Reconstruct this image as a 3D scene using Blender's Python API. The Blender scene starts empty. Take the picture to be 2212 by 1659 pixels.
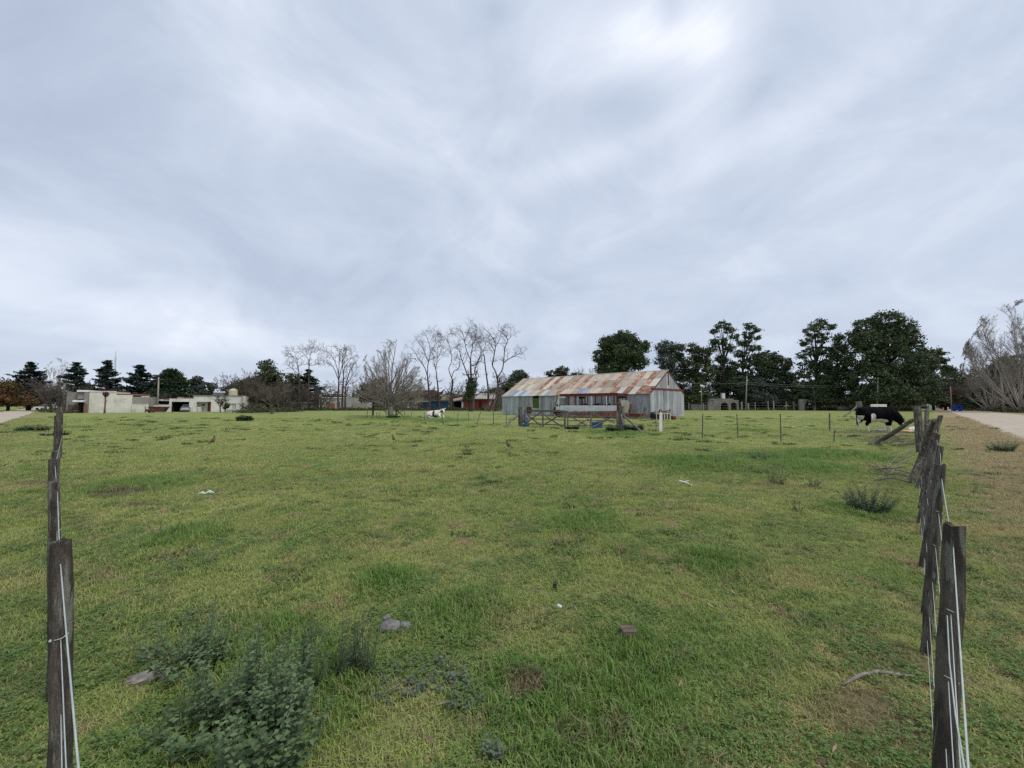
import bpy, bmesh, math, random
import numpy as np
from mathutils import Vector, Matrix

# ------------------------------------------------------------------ camera
SC = bpy.context.scene
COL = SC.collection
H, F, PITCH = 1.65, 860.2, math.atan(42.5 / 860.2)
CP, SP = math.cos(PITCH), math.sin(PITCH)
cam = bpy.data.objects.new('camera', bpy.data.cameras.new('camera'))
COL.objects.link(cam)
cam.data.sensor_width = 36
cam.data.lens = 36 * F / 2212
cam.data.clip_start = 0.02
cam.data.clip_end = 4000
cam.location = (0, 0, H)
cam.rotation_euler = (math.pi / 2 + PITCH, 0, 0)
SC.camera = cam

# ------------------------------------------------------------------ sky and light
SUN_EL, SUN_AZ = math.radians(55), math.radians(118)      # azimuth measured from the view direction (+Y) to the right
W = bpy.data.worlds.new("World")
SC.world = W
W.use_nodes = True


class NT:
    """small node-tree writer"""
    def __init__(s, tree):
        s.t = tree; s.n = tree.nodes; s.l = tree.links

    def node(s, kind, **kw):
        n = s.n.new(kind)
        for k, v in kw.items():
            setattr(n, k, v)
        return n

    def put(s, sock, v):
        if isinstance(v, bpy.types.NodeSocket):
            s.l.new(v, sock)
        elif v is not None:
            try:
                sock.default_value = v
            except Exception:
                sock.default_value = (v, v, v)

    def math(s, op, a, b=None, c=None, clamp=False):
        n = s.node('ShaderNodeMath', operation=op, use_clamp=clamp)
        s.put(n.inputs[0], a); s.put(n.inputs[1], b) if b is not None else None
        if c is not None: s.put(n.inputs[2], c)
        return n.outputs[0]

    def vmath(s, op, a, b=None, scale=None):
        n = s.node('ShaderNodeVectorMath', operation=op)
        s.put(n.inputs[0], a)
        if b is not None: s.put(n.inputs[1], b)
        if scale is not None: s.put(n.inputs['Scale'], scale)
        return n.outputs[1] if op in ('LENGTH', 'DOT_PRODUCT', 'DISTANCE') else n.outputs[0]

    def noise(s, vec, scale, detail=5, rough=.55, dist=0.0):
        n = s.node('ShaderNodeTexNoise')
        s.put(n.inputs['Vector'], vec)
        n.inputs['Scale'].default_value = scale; n.inputs['Detail'].default_value = detail
        n.inputs['Roughness'].default_value = rough; n.inputs['Distortion'].default_value = dist
        return n.outputs[0]

    def mix(s, f, a, b, mode='MIX'):
        n = s.node('ShaderNodeMix', data_type='RGBA', blend_type=mode)
        s.put(n.inputs[0], f); s.put(n.inputs[6], c4(a)); s.put(n.inputs[7], c4(b))
        return n.outputs[2]

    def remap(s, v, a, b, c=0.0, d=1.0, smooth=True):
        n = s.node('ShaderNodeMapRange')
        if smooth: n.interpolation_type = 'SMOOTHSTEP'
        s.put(n.inputs['Value'], v)
        for k, x in zip(('From Min', 'From Max', 'To Min', 'To Max'), (a, b, c, d)):
            n.inputs[k].default_value = x
        return n.outputs[0]

    def scale3(s, vec, sc):
        return s.vmath('MULTIPLY', vec, sc)

    def xyz(s, vec):
        n = s.node('ShaderNodeSeparateXYZ'); s.put(n.inputs[0], vec)
        return n.outputs

    def comb(s, x, y, z):
        n = s.node('ShaderNodeCombineXYZ')
        for i, v in enumerate((x, y, z)): s.put(n.inputs[i], v)
        return n.outputs[0]


def c4(c):
    return (*c, 1.0) if isinstance(c, (tuple, list)) and len(c) == 3 else c


def ray(u, v):
    """direction through a pixel of the 2212 x 1659 picture"""
    a, b = (u - 1106) / F, (829.5 - v) / F
    return Vector((a, CP - b * SP, SP + b * CP))


def G(u, v, z=0.0):
    d = ray(u, v); t = (z - H) / d.z
    return Vector((d.x * t, d.y * t, z))


def P(u, v, Y):
    d = ray(u, v); t = Y / d.y
    return Vector((d.x * t, Y, H + d.z * t))


w = NT(W.node_tree)
w.n.clear()
out = w.node('ShaderNodeOutputWorld')
sky = w.node('ShaderNodeTexSky', sky_type='NISHITA')
sky.sun_disc = False
sky.sun_elevation = SUN_EL
sky.sun_rotation = SUN_AZ
bg_sky = w.node('ShaderNodeBackground'); bg_sky.inputs[1].default_value = 0.1
w.l.new(sky.outputs[0], bg_sky.inputs[0])
dirv = w.vmath('NORMALIZE', w.node('ShaderNodeTexCoord').outputs['Generated'])
X, Y, Z = w.xyz(dirv)
den = w.math('ADD', w.math('MAXIMUM', Z, 0.0), 0.16)
plane = w.comb(w.math('DIVIDE', X, den), w.math('DIVIDE', Y, den), 0.0)
warp = w.vmath('SCALE', w.vmath('SUBTRACT', w.node('ShaderNodeTexNoise').outputs[1], (0.5, 0.5, 0.5)), scale=0.0)
nA = w.noise(plane, 0.75, 5, .5, .5)
nB = w.noise(w.vmath('ADD', plane, (7.3, 2.1, 4.0)), 2.3, 6, .5, .4)
nC = w.noise(w.vmath('ADD', w.scale3(dirv, (1.0, 1.0, 1.6)), (3.3, 0.1, 1.0)), 3.1, 8, .58, .5)
az = w.math('ARCTAN2', X, Y)
el = w.math('ARCSINE', Z)


def skyblob(u, v, su, sv, amp, slant=0.0):
    """one cloud bank: centre and half sizes given in degrees of azimuth and elevation"""
    d = ray(u, v).normalized()
    a0, e0 = math.atan2(d.x, d.y), math.asin(d.z)
    da = w.math('SUBTRACT', az, a0); de = w.math('SUBTRACT', el, e0)
    de = w.math('SUBTRACT', de, w.math('MULTIPLY', da, slant))
    q = w.math('ADD', w.math('POWER', w.math('ABSOLUTE', w.math('DIVIDE', da, math.radians(su))), 2.0),
               w.math('POWER', w.math('ABSOLUTE', w.math('DIVIDE', de, math.radians(sv))), 2.0))
    return w.math('MULTIPLY', w.math('EXPONENT', w.math('MULTIPLY', q, -1.0)), amp)


lum = w.math('ADD', w.math('MULTIPLY', w.math('SUBTRACT', nA, 0.5), 0.32), w.math('MULTIPLY', w.math('SUBTRACT', nB, 0.5), 0.20))
lum = w.math('ADD', lum, w.math('MULTIPLY', w.math('SUBTRACT', nC, 0.5), 1.0))
blobs = [(1400, 85, 10, 4.5, .34, -.05), (1370, 235, 7, 3.5, -.14, 0), (1850, 180, 10, 3, .07, .2), (1600, 330, 14, 2.2, .12, .15), (560, 150, 7, 9, .10, -1.0), (820, 420, 8, 8, .08, -.8), (1000, 60, 6, 4, -.10, -.3), (1300, 330, 12, 2.0, .16, .2), (1500, 270, 5, 5, .16, 0), (900, 190, 16, 6, .12, -.3),
         (1260, 230, 9, 2.2, -.14, .1), (760, 60, 12, 5, -.16, -.3), (1080, 25, 3.0, 1.6, -.2, 0), (1290, 425, 9, 2.6, -.16, .1),
         (1700, 140, 9, 3.5, -.10, .2), (380, 700, 22, 2.6, .20, -.10), (60, 590, 12, 4.5, .14, -.05), (860, 610, 18, 3.0, -.10, 0),
         (250, 420, 25, 6, -.10, -.1), (1950, 230, 12, 6, .10, 0), (250, 790, 30, 1.5, -.14, 0), (1600, 620, 22, 5, .04, 0),
         (80, 130, 24, 10, -.20, 0), (2120, 60, 9, 5, -.12, 0), (1640, 200, 2.2, 1.2, -.12, .5), (1450, 8, 1.6, 1.4, -.22, 0), (1180, 120, 6, 3, .10, 0), (1560, 110, 3.5, 3, .2, 0), (650, 330, 20, 4, .06, -.2)]
for b in blobs:
    lum = w.math('ADD', lum, skyblob(*b))
lum = w.math('ADD', lum, 0.41, clamp=True)
ramp = w.node('ShaderNodeValToRGB')
w.put(ramp.inputs[0], lum)
cr = ramp.color_ramp
cr.elements[0].position = 0.0; cr.elements[0].color = (0.31, 0.36, 0.46, 1)
cr.elements[1].position = 1.0; cr.elements[1].color = (0.84, 0.85, 0.87, 1)
for pos, c in ((.25, (.375, .428, .528)), (.46, (.450, .505, .600)), (.70, (.565, .607, .690))):
    e = cr.elements.new(pos); e.color = (*c, 1)
bg_cloud = w.node('ShaderNodeBackground'); bg_cloud.inputs[1].default_value = 1.0
w.l.new(ramp.outputs[0], bg_cloud.inputs[0])
mixs = w.node('ShaderNodeMixShader'); mixs.inputs[0].default_value = 0.95
w.l.new(bg_sky.outputs[0], mixs.inputs[1]); w.l.new(bg_cloud.outputs[0], mixs.inputs[2])
w.l.new(mixs.outputs[0], out.inputs[0])

sun = bpy.data.objects.new('sun', bpy.data.lights.new('sun', 'SUN'))
COL.objects.link(sun)
sun.data.energy = 1.5
sun.data.angle = math.radians(16)
sun.data.color = (1.0, 0.965, 0.91)
sd = Vector((math.sin(SUN_AZ) * math.cos(SUN_EL), math.cos(SUN_AZ) * math.cos(SUN_EL), math.sin(SUN_EL)))
sun.rotation_euler = sd.to_track_quat('Z', 'Y').to_euler()
sun.location = sd * 60

SC.view_settings.view_transform = 'Standard'
SC.view_settings.look = 'None'
SC.view_settings.exposure = 0.5
SC.view_settings.gamma = 1.0
SC.view_settings.use_curve_mapping = False
SC.render.engine = 'CYCLES'
SC.cycles.max_bounces = 5
SC.cycles.diffuse_bounces = 3
SC.cycles.glossy_bounces = 2
SC.cycles.transmission_bounces = 3
SC.cycles.transparent_max_bounces = 6
SC.cycles.use_denoising = False

# ------------------------------------------------------------------ helpers
rnd = random.Random(11)


class MB:
    """collects simple shapes into one mesh"""
    def __init__(s):
        s.v = []; s.f = []; s.m = []

    def add(s, vs, fs, mi=0):
        o = len(s.v)
        s.v.extend([tuple(p) for p in vs])
        s.f.extend([tuple(i + o for i in f) for f in fs])
        s.m.extend([mi] * len(fs))
        return s

    def hexa(s, p, mi=0):
        """8 corners: bottom ring 0-3, top ring 4-7"""
        return s.add(p, [(3, 2, 1, 0), (4, 5, 6, 7), (0, 1, 5, 4), (1, 2, 6, 5), (2, 3, 7, 6), (3, 0, 4, 7)], mi)

    def box(s, x0, x1, y0, y1, z0, z1, mi=0):
        return s.hexa([(x0, y0, z0), (x1, y0, z0), (x1, y1, z0), (x0, y1, z0), (x0, y0, z1), (x1, y0, z1), (x1, y1, z1), (x0, y1, z1)], mi)

    def beam(s, a, b, w_, h_=None, mi=0, taper=1.0):
        a, b = Vector(a), Vector(b); h_ = h_ or w_
        d = (b - a).normalized()
        up = Vector((0, 0, 1)) if abs(d.z) < .9 else Vector((0, 1, 0))
        sx = d.cross(up).normalized(); sy = sx.cross(d)
        r = []
        for p, k in ((a, 1.0), (b, taper)):
            for i, j in ((-1, -1), (1, -1), (1, 1), (-1, 1)):
                r.append(p + sx * (i * w_ / 2 * k) + sy * (j * h_ / 2 * k))
        return s.hexa(r, mi)

    def tube(s, pts, rad, sides=6, mi=0, cap=True):
        pts = [Vector(p) for p in pts]
        n = len(pts)
        if not isinstance(rad, (list, tuple)): rad = [rad] * n
        o = len(s.v)
        ref = None
        for i, p in enumerate(pts):
            d = (pts[min(i + 1, n - 1)] - pts[max(i - 1, 0)])
            if d.length < 1e-9: d = Vector((0, 0, 1))
            d.normalize()
            if ref is None or abs(ref.dot(d)) > .98:
                ref = Vector((1, 0, 0)) if abs(d.x) < .8 else Vector((0, 1, 0))
            sx = (ref - d * ref.dot(d)).normalized(); ref = sx
            sy = d.cross(sx)
            for k in range(sides):
                a = 2 * math.pi * k / sides
                s.v.append(tuple(p + sx * (math.cos(a) * rad[i]) + sy * (math.sin(a) * rad[i])))
        for i in range(n - 1):
            for k in range(sides):
                k2 = (k + 1) % sides
                s.f.append((o + i * sides + k, o + i * sides + k2, o + (i + 1) * sides + k2, o + (i + 1) * sides + k)); s.m.append(mi)
        if cap and sides > 2:
            s.f.append(tuple(o + k for k in reversed(range(sides)))); s.m.append(mi)
            s.f.append(tuple(o + (n - 1) * sides + k for k in range(sides))); s.m.append(mi)
        return s

    def prism(s, poly, a, b, axis='y', mi=0):
        """extrude a polygon (pairs) along an axis from a to b"""
        def pt(p, t):
            return {'y': (p[0], t, p[1]), 'x': (t, p[0], p[1]), 'z': (p[0], p[1], t)}[axis]
        n = len(poly)
        vs = [pt(p, a) for p in poly] + [pt(p, b) for p in poly]
        fs = [tuple(range(n)), tuple(reversed(range(n, 2 * n)))] + [(i, i + n, (i + 1) % n + n, (i + 1) % n) for i in range(n)]
        return s.add(vs, fs, mi)

    def ball(s, c, r, seg=10, rings=6, mi=0):
        r = r if isinstance(r, (tuple, list)) else (r, r, r)
        o = len(s.v)
        s.v.append((c[0], c[1], c[2] - r[2]))
        for i in range(1, rings):
            t = math.pi * i / rings - math.pi / 2
            for k in range(seg):
                a = 2 * math.pi * k / seg
                s.v.append((c[0] + r[0] * math.cos(t) * math.cos(a), c[1] + r[1] * math.cos(t) * math.sin(a), c[2] + r[2] * math.sin(t)))
        s.v.append((c[0], c[1], c[2] + r[2]))
        top = len(s.v) - 1
        for k in range(seg):
            k2 = (k + 1) % seg
            s.f.append((o, o + 1 + k2, o + 1 + k)); s.m.append(mi)
            s.f.append((top, top - seg + k, top - seg + k2)); s.m.append(mi)
            for i in range(rings - 2):
                a_, b_ = o + 1 + i * seg + k, o + 1 + i * seg + k2
                s.f.append((a_, b_, b_ + seg, a_ + seg)); s.m.append(mi)
        return s

    def jitter(s, amt, seed=0):
        q = random.Random(seed)
        s.v = [(x + q.uniform(-amt, amt), y + q.uniform(-amt, amt), z + q.uniform(-amt, amt)) for x, y, z in s.v]
        return s

    def build(s, name, mats, parent=None, smooth=False, loc=None, rotz=0.0):
        me = bpy.data.meshes.new(name)
        me.from_pydata(s.v, [], s.f)
        mats = mats if isinstance(mats, (list, tuple)) else [mats]
        for m_ in mats: me.materials.append(m_)
        if len(mats) > 1: me.polygons.foreach_set('material_index', s.m)
        if smooth: me.polygons.foreach_set('use_smooth', [True] * len(me.polygons))
        me.update()
        return link(name, me, parent, loc, rotz)


def link(name, me, parent=None, loc=None, rotz=0.0):
    o = bpy.data.objects.new(name, me)
    COL.objects.link(o)
    if parent is not None: o.parent = parent
    if loc is not None: o.location = loc
    if rotz: o.rotation_euler = (0, 0, rotz)
    return o


def tag(o, label=None, cat=None, group=None, kind=None):
    if label: o['label'] = label
    if cat: o['category'] = cat
    if group: o['group'] = group
    if kind: o['kind'] = kind
    return o


def thing(name, label, cat, loc=(0, 0, 0), rotz=0.0, group=None):
    o = link(name, None, None, loc, rotz)
    o.empty_display_size = .2
    return tag(o, label, cat, group)


def mesh_np(name, V, Fq, mat, parent=None, k=4, smooth=False, loc=None):
    """mesh from numpy arrays, all faces k-gons"""
    me = bpy.data.meshes.new(name)
    nv, nf = len(V), len(Fq)
    me.vertices.add(nv); me.vertices.foreach_set('co', np.asarray(V, np.float32).ravel())
    me.loops.add(nf * k); me.loops.foreach_set('vertex_index', np.asarray(Fq, np.int32).ravel())
    me.polygons.add(nf)
    me.polygons.foreach_set('loop_start', np.arange(0, nf * k, k, dtype=np.int32))
    me.polygons.foreach_set('loop_total', np.full(nf, k, np.int32))
    if smooth: me.polygons.foreach_set('use_smooth', np.ones(nf, bool))
    me.materials.append(mat)
    me.update(calc_edges=True)
    return link(name, me, parent, loc)


def M(name, c1, c2=None, scale=4.0, rough=.85, bump=0.0, detail=5, metal=0.0, stretch=(1, 1, 1), lo=.35, hi=.65,
      c3=None, scale3=1.0, lo3=.55, hi3=.7, bscale=None, spec=.3, coords='Object', attr_random=0.0):
    """procedural paint: two tones mixed by noise, optional third tone in blotches, fine relief"""
    m = bpy.data.materials.new(name); m.use_nodes = True
    t = NT(m.node_tree); bs = t.n['Principled BSDF']
    tc = t.node('ShaderNodeTexCoord').outputs[coords]
    if coords == 'Object':
        inf = t.node('ShaderNodeObjectInfo')
        tc = t.vmath('ADD', tc, t.vmath('SCALE', inf.outputs['Location'], scale=.37))
        tc = t.vmath('ADD', tc, t.vmath('SCALE', t.comb(inf.outputs['Random'], inf.outputs['Random'], inf.outputs['Random']), scale=9.0))
    vec = t.scale3(tc, stretch)
    n1 = t.noise(vec, scale, detail)
    col = t.mix(t.remap(n1, lo, hi), c1, c2 or c1)
    if c3:
        n3 = t.noise(t.vmath('ADD', vec, (5, 3, 8)), scale3, 6, .6)
        col = t.mix(t.remap(n3, lo3, hi3), col, c3)
    if attr_random:
        inf = t.node('ShaderNodeObjectInfo')
        hs = t.node('ShaderNodeHueSaturation')
        t.put(hs.inputs['Value'], t.remap(inf.outputs['Random'], 0, 1, 1 - attr_random, 1 + attr_random, False))
        t.put(hs.inputs['Color'], col); col = hs.outputs[0]
    t.put(bs.inputs['Base Color'], col)
    bs.inputs['Roughness'].default_value = rough
    bs.inputs['Metallic'].default_value = metal
    bs.inputs['Specular IOR Level'].default_value = spec
    if bump:
        b = t.node('ShaderNodeBump'); b.inputs['Strength'].default_value = min(1, bump)
        b.inputs['Distance'].default_value = .02 * max(1, bump)
        t.put(b.inputs['Height'], t.noise(vec, bscale or scale * 3, 6, .65))
        t.l.new(b.outputs[0], bs.inputs['Normal'])
    return m


def smooth01(x, a, b):
    t = np.clip((x - a) / (b - a), 0, 1)
    return t * t * (3 - 2 * t)


# fence lines: d_right > 0 is outside the right hand fence, d_left > 0 outside the left hand fence
def d_right(x, y): return .69 * x - .724 * y
def d_left(x, y): return -.661 * x - .75 * y


def th(x, y):
    """gentle unevenness of the paddock, flat on the roads and far away"""
    x = np.asarray(x, float); y = np.asarray(y, float)
    a = .030 * np.sin(.9 * x + .3 * y) * np.sin(.7 * y - .2 * x + .5) + .035 * np.sin(.31 * x + 1) * np.sin(.37 * y + .4)
    a = a + .012 * np.sin(2.3 * x + 1.1 * y) * np.sin(1.9 * y - 1.3 * x)
    r = np.hypot(x, y)
    a = a * smooth01(r, 1.5, 5) * (1 - smooth01(r, 34, 60))
    return a * (1 - smooth01(d_right(x, y), .2, 1.8)) * (1 - smooth01(d_left(x, y), .2, 1.8))


def on(p, dz=0.0):
    return Vector((p[0], p[1], float(th(p[0], p[1])) + dz))


# ------------------------------------------------------------------ ground colours (shared by the ground sheet and the grass on it)
LUSH = [(840, 1262, .42), (1560, 1225, .55), (1290, 1560, .65), (1000, 1330, .5), (560, 1400, .55), (640, 1500, .6), (300, 1050, 1.1),
        (110, 925, 2.6), (1650, 988, 1.6), (1870, 1108, .75), (1500, 1000, 2.0), (1330, 935, 2.6), (1260, 1130, .7), (1800, 985, 2.0),
        (960, 908, 4.0), (850, 905, 4.0), (1620, 930, 1.6), (1100, 1500, .4), (1380, 1420, .4), (1750, 1010, 1.3), (400, 1160, .6)]
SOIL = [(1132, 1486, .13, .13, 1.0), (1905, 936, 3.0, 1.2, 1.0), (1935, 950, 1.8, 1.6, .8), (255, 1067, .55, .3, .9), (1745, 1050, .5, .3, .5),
        (1960, 1445, .3, .25, .6), (1900, 1560, .35, .25, .6), (1650, 1048, .5, .3, .5), (1330, 1580, .1, .1, .5), (80, 1045, .5, .3, .6),
        (310, 1090, .5, .2, .6), (1010, 1310, .1, .1, .5), (160, 1130, .3, .2, .5), (1245, 1600, .1, .1, .6)]
HAY = [(1900, 1450, .45, .35, .55), (1790, 1600, .4, .25, .5), (1960, 1560, .3, .3, .6), (1700, 1260, .5, .3, .4), (2130, 1350, .5, .5, .5), (2080, 1150, .8, .6, .6), (1990, 1300, .3, .3, .4), (1120, 1350, .3, .2, .35), (860, 1180, .6, .25, .35), (30, 1480, .3, .3, .5), (40, 1050, 1.2, .6, .5), (50, 1250, .6, .4, .4), (1500, 1110, 1.0, .4, .3), (900, 1010, 2.0, .6, .3), (600, 960, 3.0, .8, .3), (1290, 906, 9.0, 2.2, .95), (1120, 911, 4.5, 1.4, .9), (1800, 903, 14.0, 1.6, .25), (1480, 886, 14, 3, .5)]

gg = bpy.data.node_groups.new('paddock colours', 'ShaderNodeTree')
gg.interface.new_socket('Color', in_out='OUTPUT', socket_type='NodeSocketColor')
gg.interface.new_socket('Tone', in_out='OUTPUT', socket_type='NodeSocketFloat')
g = NT(gg)
go = g.node('NodeGroupOutput')
pos = g.node('ShaderNodeNewGeometry').outputs['Position']
flat = g.scale3(pos, (1, 1, 0))
gx, gy, _ = g.xyz(pos)
n1 = g.noise(flat, .22, 4, .6)
n2 = g.noise(g.vmath('ADD', flat, (11, 4, 0)), .95, 5, .62)
n3 = g.noise(g.vmath('ADD', flat, (2, 31, 0)), 4.5, 5, .65)
n4 = g.noise(g.vmath('ADD', flat, (8, 17, 0)), .5, 5, .6)
n5 = g.noise(g.vmath('ADD', flat, (4, 9, 0)), 1.9, 6, .7)
col = g.mix(g.remap(n1, .35, .65), (.232, .252, .082), (.172, .214, .062))
col = g.mix(g.math('MULTIPLY', g.remap(n2, .50, .68), .75), col, (.108, .178, .044))
col = g.mix(g.math('MULTIPLY', g.remap(n4, .52, .70), .6), col, (.255, .240, .100))
col = g.mix(g.math('MULTIPLY', g.remap(n5, .53, .66), .85), col, (.265, .200, .120))
nearr = g.remap(g.vmath('LENGTH', flat), 3, 30, 1.12, 1.12)
col = g.mix(1.0, col, g.comb(nearr, nearr, nearr), 'MULTIPLY')
# straw coloured verges outside the fences
dr = g.math('SUBTRACT', g.math('MULTIPLY', gx, .69), g.math('MULTIPLY', gy, .724))
verge = g.math('MULTIPLY', g.remap(g.math('ADD', dr, g.math('MULTIPLY', g.math('SUBTRACT', n5, .5), 2.4)), -.1, 1.0), g.math('MULTIPLY', g.remap(n2, .30, .60, .6, 1.0), g.remap(gy, 2, 8, .65, 1.0)))
col = g.mix(verge, col, (.320, .250, .155))
far_straw = g.math('MULTIPLY', g.remap(dr, .5, 3), g.remap(gy, 12, 26, 0, .8))
col = g.mix(far_straw, col, (.30, .235, .14))
dl = g.math('SUBTRACT', g.math('MULTIPLY', gx, -.661), g.math('MULTIPLY', gy, .75))
col = g.mix(g.math('MULTIPLY', g.remap(dl, .2, 2.0), g.remap(n2, .35, .6, .1, .55)), col, (.215, .190, .085))
edge = g.math('MULTIPLY', g.math('SUBTRACT', n3, .5), 1.6)
for (u, v, r) in LUSH:
    c = G(u, v)
    dd = g.vmath('DISTANCE', flat, tuple(c))
    m_ = g.remap(g.math('ADD', g.math('DIVIDE', dd, r), edge), .35, 1.25, .8, 0)
    col = g.mix(m_, col, (.102, .190, .042))
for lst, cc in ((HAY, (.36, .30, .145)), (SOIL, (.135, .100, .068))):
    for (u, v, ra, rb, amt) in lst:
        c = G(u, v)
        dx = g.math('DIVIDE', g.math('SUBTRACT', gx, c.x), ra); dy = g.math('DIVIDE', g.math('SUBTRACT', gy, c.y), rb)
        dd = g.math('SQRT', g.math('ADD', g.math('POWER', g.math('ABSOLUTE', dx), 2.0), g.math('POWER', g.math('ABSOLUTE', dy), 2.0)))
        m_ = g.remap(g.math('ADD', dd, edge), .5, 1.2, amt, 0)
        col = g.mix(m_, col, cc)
g.l.new(col, go.inputs[0]); g.l.new(n3, go.inputs[1])


def ground_mat():
    m = bpy.data.materials.new('paddock_ground'); m.use_nodes = True
    t = NT(m.node_tree); bs = t.n['Principled BSDF']
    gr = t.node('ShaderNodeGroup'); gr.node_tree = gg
    pos = t.node('ShaderNodeNewGeometry').outputs['Position']
    fl = t.scale3(pos, (1, 1, 0))
    fine = t.noise(fl, 26, 6, .75)
    mid = t.noise(fl, 3.2, 5, .7)
    dist = t.vmath('LENGTH', fl)
    # thatch and soil between the blades close by; further off the sward closes
    thin = t.remap(dist, 3, 22, .55, 0.0)
    c = t.mix(t.math('MULTIPLY', thin, t.remap(fine, .42, .62)), gr.outputs[0], (.115, .092, .058))
    v_ = t.remap(mid, .3, .7, .72, 1.25)
    c = t.mix(1.0, c, t.comb(v_, v_, v_), 'MULTIPLY')
    v2 = t.remap(fine, .3, .7, .75, 1.22)
    c = t.mix(1.0, c, t.comb(v2, v2, v2), 'MULTIPLY')
    # dark tussocks that stretch with distance
    tus = t.noise(t.vmath('ADD', fl, (3, 7, 0)), 1.1, 4, .6)
    c = t.mix(t.math('MULTIPLY', t.remap(tus, .57, .64), t.remap(dist, 8, 22, 0, .8)), c, (.065, .095, .028))
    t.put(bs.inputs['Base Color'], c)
    bs.inputs['Roughness'].default_value = .95
    bs.inputs['Specular IOR Level'].default_value = .1
    b = t.node('ShaderNodeBump'); b.inputs['Strength'].default_value = .8; b.inputs['Distance'].default_value = .06
    t.put(b.inputs['Height'], t.math('ADD', t.math('MULTIPLY', fine, .5), mid))
    t.l.new(b.outputs[0], bs.inputs['Normal'])
    return m


def leaf_mat(name, c1, c2, trans=.3, rough=.6, use_group=False, spread=.25, noise_scale=.6, gain=1.0):
    m = bpy.data.materials.new(name); m.use_nodes = True
    t = NT(m.node_tree); t.n.clear()
    o = t.node('ShaderNodeOutputMaterial')
    inf = t.node('ShaderNodeObjectInfo')
    if use_group:
        gr = t.node('ShaderNodeGroup'); gr.node_tree = gg
        col = t.mix(t.math('MULTIPLY', t.remap(inf.outputs['Random'], .55, 1.0), .35), gr.outputs[0], c1)
        col = t.mix(t.math('MULTIPLY', t.remap(inf.outputs['Random'], .18, .0), .45), col, c2)
    else:
        pos = t.node('ShaderNodeNewGeometry').outputs['Position']
        nz = t.noise(pos, noise_scale, 4, .6)
        col = t.mix(t.remap(nz, .38, .62), c1, c2)
    hs = t.node('ShaderNodeHueSaturation')
    rn = t.node('ShaderNodeNewGeometry').outputs['Random Per Island']
    t.put(hs.inputs['Value'], t.remap(rn, 0, 1, (1 - spread) * gain, (1 + spread) * gain, False))
    t.put(hs.inputs['Color'], col)
    d = t.node('ShaderNodeBsdfPrincipled')
    t.l.new(hs.outputs[0], d.inputs['Base Color'])
    d.inputs['Roughness'].default_value = rough
    d.inputs['Specular IOR Level'].default_value = .25
    tr = t.node('ShaderNodeBsdfTranslucent')
    t.l.new(hs.outputs[0], tr.inputs[0])
    mx = t.node('ShaderNodeMixShader'); mx.inputs[0].default_value = trans
    t.l.new(d.outputs[0], mx.inputs[1]); t.l.new(tr.outputs[0], mx.inputs[2])
    t.l.new(mx.outputs[0], o.inputs[0])
    return m


MAT_GROUND = ground_mat()

# ------------------------------------------------------------------ ground, roads
N = 230
tt = np.linspace(-1, 1, N)
gxs = 900 * np.sinh(6.2 * tt) / math.sinh(6.2)
gys = 1000 * np.sinh(6.2 * tt) / math.sinh(6.2) + 9
XX, YY = np.meshgrid(gxs, gys)
VV = np.stack([XX.ravel(), YY.ravel(), th(XX, YY).ravel()], 1)
ii = np.arange(N * N).reshape(N, N)
FF = np.stack([ii[:-1, :-1].ravel(), ii[:-1, 1:].ravel(), ii[1:, 1:].ravel(), ii[1:, :-1].ravel()], 1)
tag(mesh_np('ground', VV, FF, MAT_GROUND, smooth=True), kind='structure')


def road_mat():
    m = M('gravel_road', (.47, .39, .30), (.38, .32, .245), scale=1.3, rough=.95, bump=.5, bscale=60,
          c3=(.27, .24, .18), scale3=.5, lo3=.6, hi3=.72, coords='Object')
    return m


ROADM = road_mat()


def ribbon(name, a_pts, b_pts, mat, z=.012, sub=10):
    """sheet between two edge lines, with a slightly wandering edge"""
    mb = MB(); q = random.Random(len(a_pts) * 7 + 3)

    def dense(pts):
        r = []
        for i in range(len(pts) - 1):
            for k in range(sub):
                t_ = k / sub
                p = Vector(pts[i]).lerp(Vector(pts[i + 1]), t_)
                r.append(p)
        r.append(Vector(pts[-1])); return r
    A, B = dense(a_pts), dense(b_pts)
    for k, (a, b) in enumerate(zip(A, B)):
        ja, jb = q.uniform(-.25, .25), q.uniform(-.25, .25)
        d = (b - a).normalized()
        a = a + d * ja; b = b + d * jb
        mb.v.append((a.x, a.y, z)); mb.v.append((b.x, b.y, z))
    for k in range(len(A) - 1):
        mb.f.append((2 * k, 2 * k + 1, 2 * k + 3, 2 * k + 2)); mb.m.append(0)
    return tag(mb.build(name, mat), kind='structure')


def offr(d, y):   # point at distance d outside the right fence, at depth y
    return ((d + .724 * y) / .69, y)


def offl(d, y):
    return (-(d + .75 * y) / .661, y)


ribbon('road_right', [offr(2.8, y) for y in (-12, 5, 30, 60, 84, 110, 170, 260)],
       [offr(d, y) for d, y in ((9.2, -12), (9.2, 5), (9.1, 30), (9.0, 60), (8.4, 84), (5.6, 100), (6.0, 170), (6.5, 260))], ROADM)
ribbon('road_left', [offl(3.2, y) for y in (-12, 5, 30, 60, 80, 130)], [offl(7.4, y) for y in (-12, 5, 30, 60, 80, 130)], ROADM)

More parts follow.
